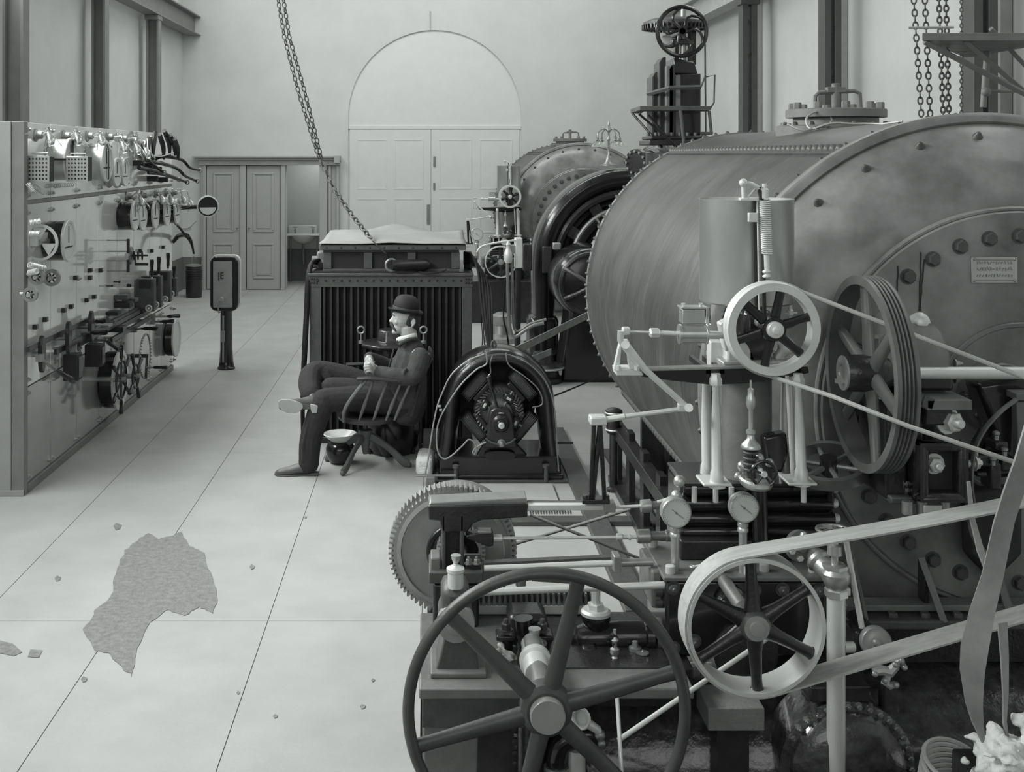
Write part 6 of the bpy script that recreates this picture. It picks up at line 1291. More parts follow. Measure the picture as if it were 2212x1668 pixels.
MB().lathe(c, -Y, [(L(27, Dp), -.01), (L(27, Dp), .004), (L(17, Dp), .005), (L(16, Dp), .012), (0, .014)], 32).build('hub_face', 'zinc', bp)
MB().cyl(c+Y*.02, c+Y*.39, L(16, Dp)).build('shaft', 'steeld', bp)
# flat belt: round the pulley, away up to the right to a pulley outside the view
c2 = P(2760, 1085, Dp); R2 = L(112, Dp); cc = Vector((c.x, Dp+.055, c.z)); c2.y = cc.y; rB = Rp+.004
dv = c2-cc; dd = dv.length; base = math.atan2(dv.z, dv.x); al = math.acos((rB-R2)/dd)
t0, t1 = base+al, base-al
pts = [c2+Vector((R2*math.cos(t0), 0, R2*math.sin(t0)))]
m1 = cc+Vector((rB*math.cos(t0), 0, rB*math.sin(t0)))
pts += [pts[0].lerp(m1, i/10)+Z*(-.02*math.sin(PI*i/10)) for i in range(1, 10)]
aa = t0; n = 40; sweep = (t1+2*PI-t0)
pts += [cc+Vector((rB*math.cos(t0+sweep*i/n), 0, rB*math.sin(t0+sweep*i/n))) for i in range(n+1)]
m2 = cc+Vector((rB*math.cos(t1), 0, rB*math.sin(t1))); e2 = c2+Vector((R2*math.cos(t1), 0, R2*math.sin(t1)))
pts += [m2.lerp(e2, i/10)+Z*(.012*math.sin(PI*i/10)) for i in range(1, 11)]
o = MB().ribbon(pts, Y*.10, .006).build('drive_belt', 'belt', None); o['label'] = 'pale flat leather belt running off to the right from the spoked belt pulley'; o['category'] = 'belt'
# --- standing pipe with valve
Ds = 3.80
sp_ = thing('stand_pipe', 'bright vertical pipe with a bulky brass valve on top, right of the belt pulley', 'pipe', (P(1806, 0, Ds).x, Ds, -.73)); a = P(1806, 1280, Ds)
MB().cyl((a.x, Ds, -.73), a, L(19.5, Ds), n=28).build('pipe', 'steelw', sp_)
MB().lathe(a-Z*.012, Z, [(L(25, Ds), 0), (L(25, Ds), .022), (L(22, Ds), .026)], 6).lathe(a+Z*.014, Z, [(L(20, Ds), 0), (L(24, Ds), .01), (L(30, Ds), .03), (L(31, Ds), .05), (L(22, Ds), .068), (L(20, Ds), .075)], 24).build('valve_body', 'brass', sp_)
MB().lathe(P(1803, 1228, Ds), Z, [(L(27, Ds), 0), (L(27, Ds), .012), (L(22, Ds), .016)], 6).cyl(P(1803, 1222, Ds), P(1803, 1150, Ds), L(8, Ds)).lathe(P(1803, 1198, Ds), Z, [(L(16, Ds), 0), (L(15, Ds), .03), (L(10, Ds), .035)], 16).build('bonnet', 'brass', sp_)
c = P(1800, 1145, Ds); w_ = MB().torus(c, Z, L(34, Ds), .006, 32, 8).build('valve_wheel', 'steeld', sp_)
for k in range(8): t_ = 2*PI*k/8; MB().tube(spline([c, c+Vector((math.cos(t_), math.sin(t_), .1))*.02, c+Vector((math.cos(t_+.5), math.sin(t_+.5), 0))*L(34, Ds)], 3), .004, 6).build('curved_spoke', 'steeld', w_)
MB().tube(spline([P(1800, 1240, Ds+.02), P(1778, 1222, Ds+.05), P(1758, 1200, Ds+.09), P(1738, 1185, Ds+.14)], 5), [.034, .036, .038, .038, .036, .034, .033, .042, .042, .033, .032, .032, .032, .038, .038, .038], 18).build('side_branch', 'brass', sp_)
fx_ = Vector((.25, -1, .1)).normalized(); c = P(1724, 1178, Ds+.10); MB().lathe(c, fx_, [(L(34, Ds), 0), (L(35, Ds), .012), (L(33, Ds), .016), (L(14, Ds), .018), (L(12, Ds), .03), (0, .03)], 32).build('flange_disc', 'irong', sp_)
e1, e2_, _ = frame(fx_)
for k in range(6): t_ = k*PI/3+.3; MB().bolt(c+fx_*.016+(e1*math.cos(t_)+e2_*math.sin(t_))*L(25, Ds), fx_, .011, .014).build('flange_bolt', 'steelw', sp_)
MB().cyl(P(1828, 1170, Ds+.1), P(1862, 1356, Ds+.1), .010, n=8).build('brace_rod', 'steelw', sp_); MB().pbox(1828, 1272, 1838, 1288, Ds, .05).build('clip', 'steelw', sp_, bev=.003)
MB().lathe(P(1824, 1398, Ds), X, [(.018, 0), (.018, .03), (.012, .035)], 12).build('side_plug', 'steelw', sp_)
# --- grooved pulley (axis across the room)
gp = P(1855, 806, 3.9); RG = .327
t = thing('grooved_pulley', 'large multi-grooved rope pulley seen edgewise beside the bearing block', 'pulley', gp)
W = .074; pr = [(RG-.03, -.0), (RG, 0), (RG, .012)]
for i in range(4): x0 = .012+i*(W-.024)/4; pr += [(RG, x0+.002), (RG-.012, x0+.0062), (RG, x0+.0105)]
pr += [(RG, W-.006), (RG-.004, W), (RG-.03, W), (RG-.028, W/2)]
MB().lathe(gp, X, pr, 96, closed=True).build('grooved_rim', 'wheelg', t)
for k in range(6):
    t_ = math.radians(20+60*k); d = Vector((0, math.cos(t_), math.sin(t_))); q = gp+X*.04
    MB().tube([q+d*.05, q+d*.15, q+d*(RG-.03), q+d*(RG-.02)], [.030, .025, .022, .032], 12, flat=(.7, 1), up=X).build('spoke', 'wheelg', t)
MB().lathe(gp-X*.05, X, [(.058, 0), (.062, .01), (.062, .12), (.05, .15)], 32).build('hub', 'iron', t)
MB().lathe(gp-X*.052, -X, [(.058, -.01), (.058, .004), (.03, .006), (.028, .0), (0, .0)], 28).box(gp.x-.085, gp.x+.0, gp.y-.025, gp.y-.01, gp.z-.03, gp.z-.016).build('hub_face', 'zinc', t)
MB().cyl(gp, gp+X*1.8, .021).build('shaft', 'steelw', t)
# inner loose disc with a square boss, behind the spokes
c = P(1912, 742, 4.02); MB().lathe(c, -X, [(.115, -.02), (.115, 0), (.11, .006), (.03, .006), (.03, .03), (0, .03)], 32).cbox(c-X*.03, (.03, .04, .04)).build('inner_disc', 'zinc', t)
# small spoked wheel lying at the foot of the grooved pulley
c = P(1790, 1005, 4.12); ax = Vector((-.15, -.28, 1)).normalized()
s2 = thing('tilted_wheel', 'small spoked wheel lying almost flat below the grooved pulley', 'wheel', c)
MB().lathe(c, ax, [(.115, -.02), (.135, -.02), (.135, .02), (.115, .02)], 40, closed=True).build('rim', 'wheelg', s2)
e1, e2_, _ = frame(ax)
for k in range(6): t_ = k*PI/3; MB().cyl(c, c+(e1*math.cos(t_)+e2_*math.sin(t_))*.12, .010, n=8).build('spoke', 'steeld', s2)
MB().lathe(c, ax, [(.03, -.03), (.03, .03)], 20).cyl(c, c-ax*.25, .012).build('hub', 'iron', s2)
# --- bearing block right of the pulley
D = 3.86; z = lambda v: P(0, v, D).z; x = lambda u: P(u, 0, D).x
bb = thing('bearing_block', 'black bearing block with a half-round cap, a toothed wedge and big steel nuts', 'bearing', (x(2025), D+.15, z(1090)))
ccx = P(2015, 800, D)
MB().lathe(Vector((x(1975), D+.17, z(800))), X, [(L(84, D), 0), (L(86, D), .008), (L(86, D), L(84, D)), (L(78, D), L(92, D)), (0, L(92, D))], 40).build('cap', 'irong', bb)
MB().box(x(1972), x(2070), D+.03, D+.31, z(850), z(798)).build('cap_foot', 'black', bb, bev=.012)
MB().box(x(1975), x(1995), D, D+.3, z(1085), z(850)).box(x(2050), x(2070), D+.12, D+.3, z(1085), z(850)).box(x(1975), x(2070), D+.1, D+.3, z(1085), z(850)).build('block_body', 'black', bb, bev=.008)
m_ = MB()
m_.box(x(1986), x(2082), D-.06, D+.1, z(878), z(856))
m_.build('wedge', 'irong', bb, bev=.003); m_ = MB()
for i in range(7): m_.cbox((x(1984)+.010, D-.055+i*.022, z(862)), (.03, .010, .035), Matrix.Rotation(.3, 3, 'Y'))
m_.build('wedge_teeth', 'ironl', bb)
MB().box(x(1995), x(2050), D-.03, D+.1, z(915), z(876)).build('wedge_seat', 'iron', bb, bev=.006)
MB().nut(P(2045, 908, D-.0)-Y*.0, Vector((.35, -1, 0)), .034, .05).build('big_nut', 'steelw', bb)
MB().nut(P(1922, 738, D+.08), Vector((-.6, -1, 0)), .022, .03).build('cap_nut', 'steeld', bb)
MB().lathe(P(1987, 697, D+.17), Vector((-.1, -1, .2)), [(.034, -.03), (.036, 0), (.028, .006), (.020, .01), (.020, .03), (.012, .034), (0, .034)], 20).build('cap_plug', 'steelw', bb)
fr = MB().box(x(1978), x(2068), D-.06, D, z(968), z(955)).box(x(1978), x(2068), D-.06, D, z(1068), z(1055)).box(x(1978), x(1992), D-.06, D, z(1068), z(955)).box(x(2054), x(2068), D-.06, D, z(1068), z(955)).build('window_frame', 'iron', bb, bev=.010)
MB().box(x(1990), x(2056), D-.01, D+.02, z(1060), z(960)).build('recess', 'blackm', bb)
MB().nut(P(2016, 1001, D-.01), -Y, .026, .04).build('adjusting_nut', 'steelw', bb)
MB().box(x(1925), x(1975), D+.05, D+.3, z(1090), z(870)).build('left_cheek', 'iron', bb, bev=.012)
MB().box(x(1930), x(2075), D+.02, D+.32, z(1094), z(1078)).build('block_foot', 'ironl', bb, bev=.006)
for u in (1960, 1992, 2040): MB().cyl(P(u, 1110, D), P(u, 1082, D), .018, n=10).build('stud', 'steeld', bb)
MB().box(x(1990), x(2030), D-.02, D+.05, z(1105), z(1088)).build('packing', 'steelw', bb, bev=.003)
MB().box(x(1960), x(2060), D+.3, DN-.28, z(1040), z(960)).build('carrier_arm', 'iron', bb, bev=.01)
for (u, v) in ((2062, 786), (2062, 818), (1948, 1045), (1952, 1060)): MB().nut(P(u, v, D+.06), X, .012, .02).build('side_nut', 'steeld', bb)
MB().cyl(P(2066, 1002, D+.05), P(2110, 1002, D+.05), .013).nut(P(2072, 1002, D+.05), X, .02, .03).nut(P(2104, 1000, D+.05), X, .02, .02).build('tie_bolt', 'steelw', bb)
# --- gland and valve gear at the right edge
D = 4.05; z = lambda v: P(0, v, D).z; x = lambda u: P(u, 0, D).x
gl = thing('gland_housing', 'grey bolted gland disc with a dark boss in the middle of the tank end cover', 'gland', P(2160, 860, DN-.3))
c = P(2160, 862, 4.24); MB().lathe(c, -Y, [(.135, -.1), (.135, .02), (.13, .026), (.075, .03), (.07, .05), (.07, .14), (.06, .16), (.0, .16)], 40).build('gland_disc', 'head', gl)
for k in range(6):
    t_ = k*PI/3+.5; MB().nut(c-Y*.02+Vector((math.cos(t_), 0, math.sin(t_)))*.105, -Y, .018, .024).build('gland_nut', 'steeld', gl)
for v, u in ((858, 2082), (825, 2135)): MB().nut(P(u, v, 4.24), -Y, .018, .03).build('cover_nut', 'ironl', gl)
vg = thing('valve_gear', 'cluster of small black valve gear with a thin curved arm at the right edge', 'valve gear', P(2170, 1000, 4.0))
MB().pprism([(2110, 830), (2212, 810), (2300, 810), (2300, 1020), (2205, 1030), (2140, 1040), (2120, 980), (2150, 930)], 4.02, .12).build('gear_case', 'black', vg, bev=.02)
MB().pbox(2196, 850, 2240, 866, 3.95, .08).build('clamp', 'irong', vg, bev=.004); MB().pprism([(2196, 868), (2216, 868), (2210, 990), (2200, 990)], 3.96, .04).build('lever', 'irong', vg, bev=.004)
MB().tube(spline(Ps([(2196, 862), (2160, 890), (2125, 930), (2105, 975), (2098, 1040), (2104, 1090)], 3.9), 6), .006, 6, flat=(1, 2.2)).build('curved_arm', 'irong', vg)
for (u0, v0, u1, v1) in ((2110, 985, 2160, 1010), (2150, 955, 2180, 975), (2140, 1000, 2165, 1060), (2165, 990, 2200, 1020), (2110, 1020, 2135, 1032)): MB().pbox(u0, v0, u1, v1, 3.93, .08).build('lever_block', 'iron', vg, bev=.008)
for (u, v) in ((2152, 950), (2108, 985), (2170, 985), (2145, 1005), (2205, 985)): MB().cyl(P(u, v, 3.92), P(u, v-10, 3.92), .008, n=8).lathe(P(u, v-12, 3.92), Z, [(.012, 0), (.012, .008), (0, .014)], 10).build('grease_nipple', 'steeld', vg)
MB().pprism([(2085, 1060), (2212, 1050), (2212, 1200), (2150, 1260), (2090, 1200)], 4.2, .06).build('dark_cover', 'blackm', vg, bev=.02)
MB().tube(spline(Ps([(2150, 1080), (2160, 1130), (2150, 1180), (2135, 1200), (2100, 1150), (2098, 1080)], 4.1), 6), .01, 8).build('bent_bar', 'irong', vg)
# --- ropes and hanging belts
w1 = P(1673, 712, 3.9); R1 = L(101, 3.86); 
def rope(pts, lb): o = MB().tube(pts, .0075, 8).build('drive_rope', 'rope'); o['label'] = lb; o['category'] = 'rope'; o['group'] = 'endless rope of the governor wheel'
a0 = math.radians(55)
rope([w1+Vector((math.cos(t_)*R1, 0, math.sin(t_)*R1)) for t_ in [math.radians(250)-(math.radians(250)-a0)*i/30 for i in range(31)]][::-1][:1]+[P(2212, 815, 3.62), P(2400, 893, 3.52)], 'upper run of the thin rope from the rope wheel down to the right')
rope([w1+Vector((math.cos(math.radians(262))*R1, 0, math.sin(math.radians(262))*R1)), P(1800, 857, 3.70), P(1960, 920, 3.55), P(2195, 1000, 3.5), P(2400, 1085, 3.5)], 'lower run of the thin rope crossing in front of the grooved pulley')
o = MB().tube([w1+Vector((math.cos(t_)*R1, 0, math.sin(t_)*R1)) for t_ in [math.radians(262)-(math.radians(262)-a0)*i/30 for i in range(31)]], .0075, 8).build('drive_rope', 'rope'); o['label'] = 'part of the thin rope wrapped over the left of the rope wheel'; o['category'] = 'rope'; o['group'] = 'endless rope of the governor wheel'
Dq = 3.30
c_ = [(2330, 700, 62), (2275, 820, 62), (2240, 910, 60), (2215, 990, 58), (2190, 1060, 54), (2168, 1130, 46), (2145, 1240, 42), (2122, 1320, 46), (2105, 1400, 50), (2100, 1450, 46), (2104, 1520, 34), (2112, 1560, 26), (2124, 1600, 12)]
pts = Ps([(u, v) for u, v, _ in c_], Dq); wv = [Vector((L(q, Dq), .03*math.sin(i*.6), 0)) for i, (_, _, q) in enumerate(c_)]
o = MB().ribbon(pts, wv, .006).build('slack_belt', 'beltd'); o['label'] = 'wide slack leather belt hanging in a twist near the right edge'; o['category'] = 'belt'; o['group'] = 'slack belts at the right edge'
c_ = [(2092, 1040, 9), (2100, 1120, 13), (2118, 1190, 17), (2136, 1240, 14)]
o = MB().ribbon(Ps([(u, v) for u, v, _ in c_], 3.7), [Vector((L(q, 3.7), .01, 0)) for _, _, q in c_], .005).build('slack_belt', 'belt'); o['label'] = 'narrow slack belt curving behind the wide twisted belt'; o['category'] = 'belt'; o['group'] = 'slack belts at the right edge'
c_ = [(2165, 1345, 24), (2170, 1420, 20), (2172, 1500, 15), (2170, 1560, 10), (2178, 1600, 7)]
o = MB().ribbon(Ps([(u, v) for u, v, _ in c_], 3.4), [Vector((L(q, 3.4), .01, 0)) for _, _, q in c_], .005).build('slack_belt', 'beltd'); o['label'] = 'tapering strap end hanging below the lower run of the flat belt'; o['category'] = 'belt'; o['group'] = 'slack belts at the right edge'
# --- riveted supply pipe lying along the pit
D = 4.25; pcz = P(0, 1640, 4.0).z-.02; t = thing('supply_pipe', 'big wet black riveted pipe lying across the bottom of the pit', 'pipe', (2.0, D, -.73))
MB().lathe((.28, 4.28, pcz-.12), X, [(.0, 0), (.2, .02), (.34, .06), (.36, .10), (.36, 4.0), (0, 4.0)], 48).build('pipe_shell', 'wet', t)
for xx in (1.55, 2.3): MB().torus((xx, 4.28, pcz-.12), X, .37, .02, 48, 8).build('pipe_collar', 'iron', t)
for i in range(3): MB().box(.5+i*1.2, .6+i*1.2, 4.0, 4.6, -.73, pcz-.35).build('saddle', 'iron', t, bev=.01)
# flanged elbow with a ring of bolts, lower right
D = 3.75; t = thing('flanged_elbow', 'rusty dark pipe elbow with a curved bolted flange left of the coiled rope', 'pipe', P(1900, 1668, D)); c = P(1830, 1660, D+.1)
R_ = L(150, D)
MB().lathe(c, -Y, [(R_-.02, -.2), (R_, -.02), (R_, .0), (R_-.03, .01), (R_-.04, .03), (R_*.6, .06), (0, .07)], 56).build('flange', 'wet', t)
for k in range(18):
    t_ = math.radians(-20+k*10); MB().nut(c+Vector((math.cos(t_), 0, math.sin(t_)))*(R_-.014), -Y, .010, .018).build('flange_nut', 'steeld', t)
# bracket under the pipe valve
D = 3.84; t = thing('pier_bracket', 'dark cast bracket with a flat top standing in the pit beside the vertical pipe', 'bracket', (P(1830, 0, D).x, D+.1, -.73)); z = lambda v: P(0, v, D).z; x = lambda u: P(u, 0, D).x
MB().box(x(1750), x(1882), D, D+.3, z(1518), z(1484)).build('cap', 'iron', t, bev=.006); MB().prism([Vector((x(1765), D+.03, z(1518))), Vector((x(1880), D+.03, z(1518))), Vector((x(1880), D+.03, -.73)), Vector((x(1800), D+.03, -.73))], (0, .2, 0)).build('column', 'iron', t, bev=.006)
MB().tube([P(1756, 1520, D+.0), P(1788, 1668, D), P(1800, 1800, D)], .010, 4).build('edge_rib', 'ironl', t); MB().cyl(P(1880, 1518, D+.01), P(1880, 1900, D+.01), .008, n=6).build('edge_rib', 'ironl', t)
MB().box(x(1640), x(1760), D+.12, D+.3, z(1500), z(1484)).build('arm', 'iron', t, bev=.006)
# timber block
D = 3.78; t = thing('wooden_block', 'dark wooden packing block under the belt pulley', 'block', P(1590, 1580, D))
a = P(1530, 1580, D); b = P(1652, 1530, D)
MB().box(a.x, b.x, D, D+.17, a.z, b.z).build('block', 'stoneb', t, bev=.004); MB().box(a.x+.04, b.x-.04, D+.04, D+.14, -.73, a.z).build('prop', 'iron', t)
# small round tap wheel above the lower belt and the dirty cock below it
D = 3.86; t = thing('disc_handle', 'small pale ribbed disc just above the lower run of the flat belt', 'disc', P(1890, 1388, D))
MB().lathe(P(1893, 1388, D), Vector((-.1, -1, .15)), [(L(33, D), -.02), (L(33, D), 0), (L(30, D), .006), (L(22, D), .004), (L(16, D), .008), (L(9, D), .008), (L(6, D), .016), (0, .018)], 32).build('disc', 'zinc', t)
MB().cyl(P(1893, 1388, D), P(1893, 1388, D)+Y*.2, .03).build('spindle', 'iron', t); MB().pbox(1848, 1364, 1880, 1420, D+.06, .1).build('bracket', 'iron', t, bev=.01)
t = thing('encrusted_cock', 'small encrusted cock with knobbly handles below the lower belt', 'valve', P(1905, 1460, 3.7)); m_ = MB()
pts = Ps([(1886, 1452), (1905, 1448), (1922, 1452), (1934, 1440), (1944, 1425), (1950, 1438)], 3.7)
MB().cyl(P(1905, 1450, 3.7), P(1908, 1450, 4.2)-Z*.25, .014).build('feed_pipe', 'iron', t); MB().tube(pts, [.012, .016, .018, .014, .010, .012], 8).build('body', 'zinc', t); MB().tube(Ps([(1918, 1455), (1912, 1475), (1922, 1482), (1935, 1478)], 3.7), [.012, .014, .012, .01], 8).build('handle', 'zinc', t)
for (u, v) in ((1934, 1436), (1948, 1428), (1954, 1442), (1912, 1470), (1936, 1480), (1890, 1456)): m_.ball(P(u, v, 3.69), .010, 8)
m_.build('knobs', 'zinc', t)['kind'] = 'stuff'
# rope coil and white sacking
c = P(2062, 1640, 3.62); t = thing('rope_coil', 'coil of pale rope lying on the pipe at the bottom right', 'rope', c)
for k in range(9):
    r_ = .09+.012*k; MB().torus(c-Z*(.01+.016*k)-Y*.02*k, Vector((.1, -.35, 1)), r_, .0075, 48, 6).build('rope_turn', 'rope', t)
MB().lathe(c-Z*.17, Z, [(.2, -.4), (.2, .0), (.1, .02), (0, .02)], 30).build('reel', 'iron', t)
rag([(2150, 1640, 34), (2190, 1620, 34), (2212, 1650, 40), (2130, 1655, 24), (2180, 1665, 40), (2165, 1600, 16), (2240, 1600, 36), (2150, 1690, 40), (2200, 1710, 40)], 3.35, 'white_sacking', 'heap of speckled white sacking in the bottom right corner', dep=.2)
t = thing('sack_stand', 'dark bin under the white sacking', 'bin', P(2180, 1668, 3.4)); MB().box(P(2120, 0, 3.4).x, P(2290, 0, 3.4).x, 3.3, 3.6, -.73, P(0, 1690, 3.4).z).build('bin_side', 'iron', t, bev=.01)
# platform bracket high on the right
D = 7.6; t = thing('wall_platform', 'pale plank platform on iron brackets high up at the right edge', 'platform', P(2140, 85, D))
a = [P(1992, 88, 6.6), P(2240, 84, 6.6), P(2300, 18, 8.0), P(2170, 28, 8.2)]
zz_ = P(0, 88, 6.6).z
pl = [(P(1992, 0, 6.6).x, 6.6), (P(2300, 0, 6.6).x, 6.6), (P(2300, 0, 6.6).x, 7.75), (P(2085, 0, 7.75).x, 7.75)]
for i in range(5):
    def e(f_): return (pl[0][0]+(pl[3][0]-pl[0][0])*f_, pl[0][1]+(pl[3][1]-pl[0][1])*f_)
    p0, p1 = e(i/5), e((i+1)/5-.012); xr_ = pl[1][0]
    MB().prism([Vector((p0[0], p0[1], zz_)), Vector((xr_, p0[1], zz_)), Vector((xr_, p1[1], zz_)), Vector((p1[0], p1[1], zz_))], (0, 0, .045)).build('plank', 'irong', t, bev=.003)
for a, b in (((1997, 90, 6.62), (2270, 232, 6.8)), ((2082, 86, 6.65), (2230, 212, 6.9)), ((2140, 62, 7.0), (2260, 190, 7.2))): MB().tube([P(*a), P(*b)], .018, 4).build('brace', 'colm', t)
MB().cyl(P(2134, 95, 7.3), P(2124, 232, 7.3), .02).cyl(P(2134, 92, 7.3), P(2260, 92, 7.3), .010).cyl(P(2126, 197, 7.3), P(2250, 197, 7.3), .010).build('hanger', 'colm', t)
for v in (92, 198): MB().ball(P(2130, v, 7.28), .03, 12).build('joint', 'colm', t)
MB().cyl(P(1962, 60, 6.7), P(2060, 59, 6.7), .008, n=6).build('cross_rod', 'colpale', t)
# far governor group: copies of the near one beside the far tank
OFF = (-.03, 12.05, .0)
c_gs = clone(gs, OFF, 'far governor stand with its tin tank, standing left of the far riveted tank')
c_rw = clone(sw_, OFF, 'small far rope wheel on the distant governor stand')
c_bk = clone(bk, OFF, 'far bank of black pilot-valve cylinders beneath the distant governor stand')
c_ch = clone(ch, OFF, 'far black valve chest behind the right-hand transformer cables')
c_ga = clone(ga, OFF, 'far large gauge left of the distant governor stand', group='pressure gauges of the far governor')
c_gb = clone(gb_, OFF, 'far small gauge among the pipes below the distant governor', group='pressure gauges of the far governor')
c_ga.location = P(1030, 506, 16.05)-Z*(.2064*1.7); c_ga.scale = (1.7, 1, 1.7)
c_bp = clone(bp, OFF, 'far belt pulley half hidden behind the transformer cables')
t = thing('far_foundation', 'dark plinth carrying the distant governor', 'foundation', (1.0, 16.2, 0)); MB().box(.55, 1.5, 15.75, 16.5, 0, zt-.01).build('plinth', 'iron', t, bev=.01)
MB().box(.3, .9, 15.8, 16.3, .28, .42).build('polished_bed', 'steeld', t, bev=.02)
# ------------------------------------------------------------------ swivel chair
cc_ = Vector((-.46, 8.5, 0)); zs = .40
chr_ = thing('swivel_chair', 'dark wooden swivel armchair with turned spindles and four splayed feet', 'chair', cc_)
MB().lathe(cc_+Z*(zs-.02)+X*.03-Y*.04, Z, [(.19, -.012), (.228, .0), (.232, .02), (.215, .034), (.12, .028), (0, .024)], 40, sx=1.2).build('seat', 'woodd', chr_)
MB().lathe(cc_+Z*.25, Z, [(.016, -.08), (.016, .0), (.03, .0), (.03, .02), (.016, .03), (.016, .1), (.09, .115), (.09, .13)], 16).build('swivel_screw', 'iron', chr_)
MB().lathe(cc_+Z*.20, Z, [(.02, -.10), (.035, -.02), (.04, .03), (.05, .05), (.05, .075), (.03, .08)], 16).build('hub', 'wood', chr_)
for (u, v, D) in ((706, 996, 8.66), (740, 1029, 8.27), (884, 1011, 8.49), (838, 988, 8.78)):
    f = P(u, v, D); f.z = .0; a = cc_+Z*.24; d = (f-a); side_ = Vector((-d.y, d.x, 0)).normalized()*.055
    pts = [a, a+d*.25+Z*.025, a+d*.55+Z*.03, a+d*.85+Z*.012, Vector((f.x, f.y, .028))]
    MB().tube(spline(pts, 4), [.024+.004*math.sin(i*.6) for i in range(17)], 8, flat=(1.15, .7), up=Z).ball(Vector((f.x, f.y, .020)), .02).build('foot', 'wood', chr_)
near = [(740, 889, 8.32), (763, 905, 8.26), (800, 914, 8.26), (840, 912, 8.28), (868, 905, 8.32)]
ry = .03
def spin(a, b, r=.011): a, b = Vector(a), Vector(b); Ln = (b-a).length; return MB().lathe(a, b-a, [(r*.7, 0), (r, Ln*.15), (r*1.3, Ln*.4), (r*.9, Ln*.6), (r, Ln*.8), (r*.7, Ln)], 10).build('spindle', 'wood', chr_)
MB().ball(P(740, 890, 8.3), .018).build('front_knob', 'wood', chr_)
def arm(D_, s_):
    # front post, rail and spindles of one side
    zr = P(0, 818, 8.24).z
    y = cc_.y+s_*(.235 if s_ > 0 else .315)
    xa, xb = -.60, -.12
    fp = spline([Vector((-.60, cc_.y+s_*(.17 if s_ > 0 else .27), zs)), Vector((-.59, y, zs+.09)), Vector((-.53, y, zs+.19)), Vector((-.44, y, zr))], 5)
    MB().tube(fp, .017, 8, flat=(1.2, .8)).build('front_post', 'wood', chr_)
    MB().tube(spline([Vector((-.50 if s_ < 0 else -.62, y, zr+.01)), Vector((-.40, y+s_*.015, zr+.014)), Vector((-.25, y+s_*.01, zr)), Vector((-.14, y-s_*.03, zr-.005)), Vector((-.085, cc_.y+s_*.12, zr-.005))], 5), .018, 8, flat=(.8, 1.6), up=Z).build('arm_rail', 'woodd', chr_)
    for x0, x1 in ((-.49, -.39), (-.39, -.29), (-.30, -.19), (-.24, -.12)): spin((x0, cc_.y+s_*(.215 if s_ > 0 else .285), zs+.01), (x1, y, zr-.01))
arm(0, -1); arm(0, 1)
MB().tube([Vector((-.085, cc_.y+s_, P(0, 818, 8.24).z-.005)) for s_ in (-.13, -.06, 0, .06, .13)], .016, 8, flat=(.8, 1.6), up=Z).build('back_rail', 'woodd', chr_)
zb = P(0, 768, 8.45).z
for s_ in (-.16, -.08, 0, .08, .16): spin((-.10, cc_.y+s_*.8, P(0, 820, 8.24).z), (.03, cc_.y+s_*1.15, zb), .010)
MB().tube([Vector((.03-.02*abs(s_)/.2, cc_.y+s_, zb)) for s_ in (-.21, -.12, 0, .12, .21)], .03, 8, flat=(1, .4), up=Z).build('crest_rail', 'woodd', chr_)
for s_ in (-.2, .2): MB().tube([Vector((-.12, cc_.y+s_, zs+.02)), Vector((-.06, cc_.y+s_, zs+.25)), Vector((.02, cc_.y+s_, zb))], .013, 8).build('back_stay', 'woodd', chr_)
# ------------------------------------------------------------------ seated man
mn = thing('person', 'seated man in bowler hat and dark wool jacket, legs crossed, hands clasped in his lap', 'person', (-.46, 8.45, 0))
def limb(m_, pts, rs, n=14, flat=None, up=None):
    q = spline(Ps(pts), 4); k = len(pts)-1; rr_ = []
    for i in range(len(q)):
        t_ = i/4; j = min(int(t_), k-1); f_ = t_-j; rr_.append(rs[j]*(1-f_)+rs[j+1]*f_)
    m_.tube(q, rr_, n, flat=flat, up=up); m_.ball(q[0], rr_[0]*.97, 12); m_.ball(q[-1], rr_[-1]*.97, 12)
    return m_
DH = 8.45
b = MB()
# head: skull, face, jaw, nose, lips, brow, ear, neck
def hp(u, v, dy=0.): return P(u, v, DH)+Y*dy
b.ball(hp(877, 678), .088, 20, (1.08, .86, 1.02)); b.ball(hp(868, 690), .074, 18, (.98, .86, 1.1)); b.ball(hp(863, 706), .052, 16, (1.0, .95, 1.05)); b.ball(hp(856, 715), .027, 14, (1.05, 1.2, .9))
b.ball(hp(876, 705), .05, 14, (1.1, 1.0, .9))
b.tube([hp(852, 682), hp(848.5, 688), hp(844.5, 693.5), hp(846, 696.5)], [.008, .012, .0155, .011], 10); b.ball(hp(845.5, 694.5, -.009), .0095, 10); b.ball(hp(845.5, 694.5, .009), .0095, 10); b.ball(hp(843.6, 693.6), .011, 10)
b.tube([hp(853, 679.5, -.040), hp(850.5, 678.5, -.02), hp(850.5, 678.5, 0), hp(850.5, 678.5, .02), hp(853, 679.5, .040)], .0105, 10)
b.ball(hp(858, 694, -.040), .020, 12); b.ball(hp(858, 694, .040), .020, 12)
b.tube([hp(850.5, 706.5, -.018), hp(848.8, 706, 0), hp(850.5, 706.5, .018)], .008, 8); b.tube([hp(851, 709.5, -.018), hp(849.3, 709.5, 0), hp(851, 709.5, .018)], .0085, 8); b.ball(hp(851, 717.5), .017, 12, (1, 1.3, .9))
for s_ in (-1, 1):
    e = hp(890, 694, s_*.078); b.tube([e+Vector((.006, 0, .030)), e+Vector((.020, s_*.010, .022)), e+Vector((.022, s_*.014, .002)), e+Vector((.008, s_*.010, -.020)), e+Vector((-.004, 0, -.030))], [.006, .0075, .0075, .008, .006], 8); b.ball(e+Vector((.006, s_*.002, .0)), .016, 10, (.9, .4, 1.3))
b.tube([hp(880, 705), hp(884, 728), hp(888, 750)], [.062, .060, .055], 16)
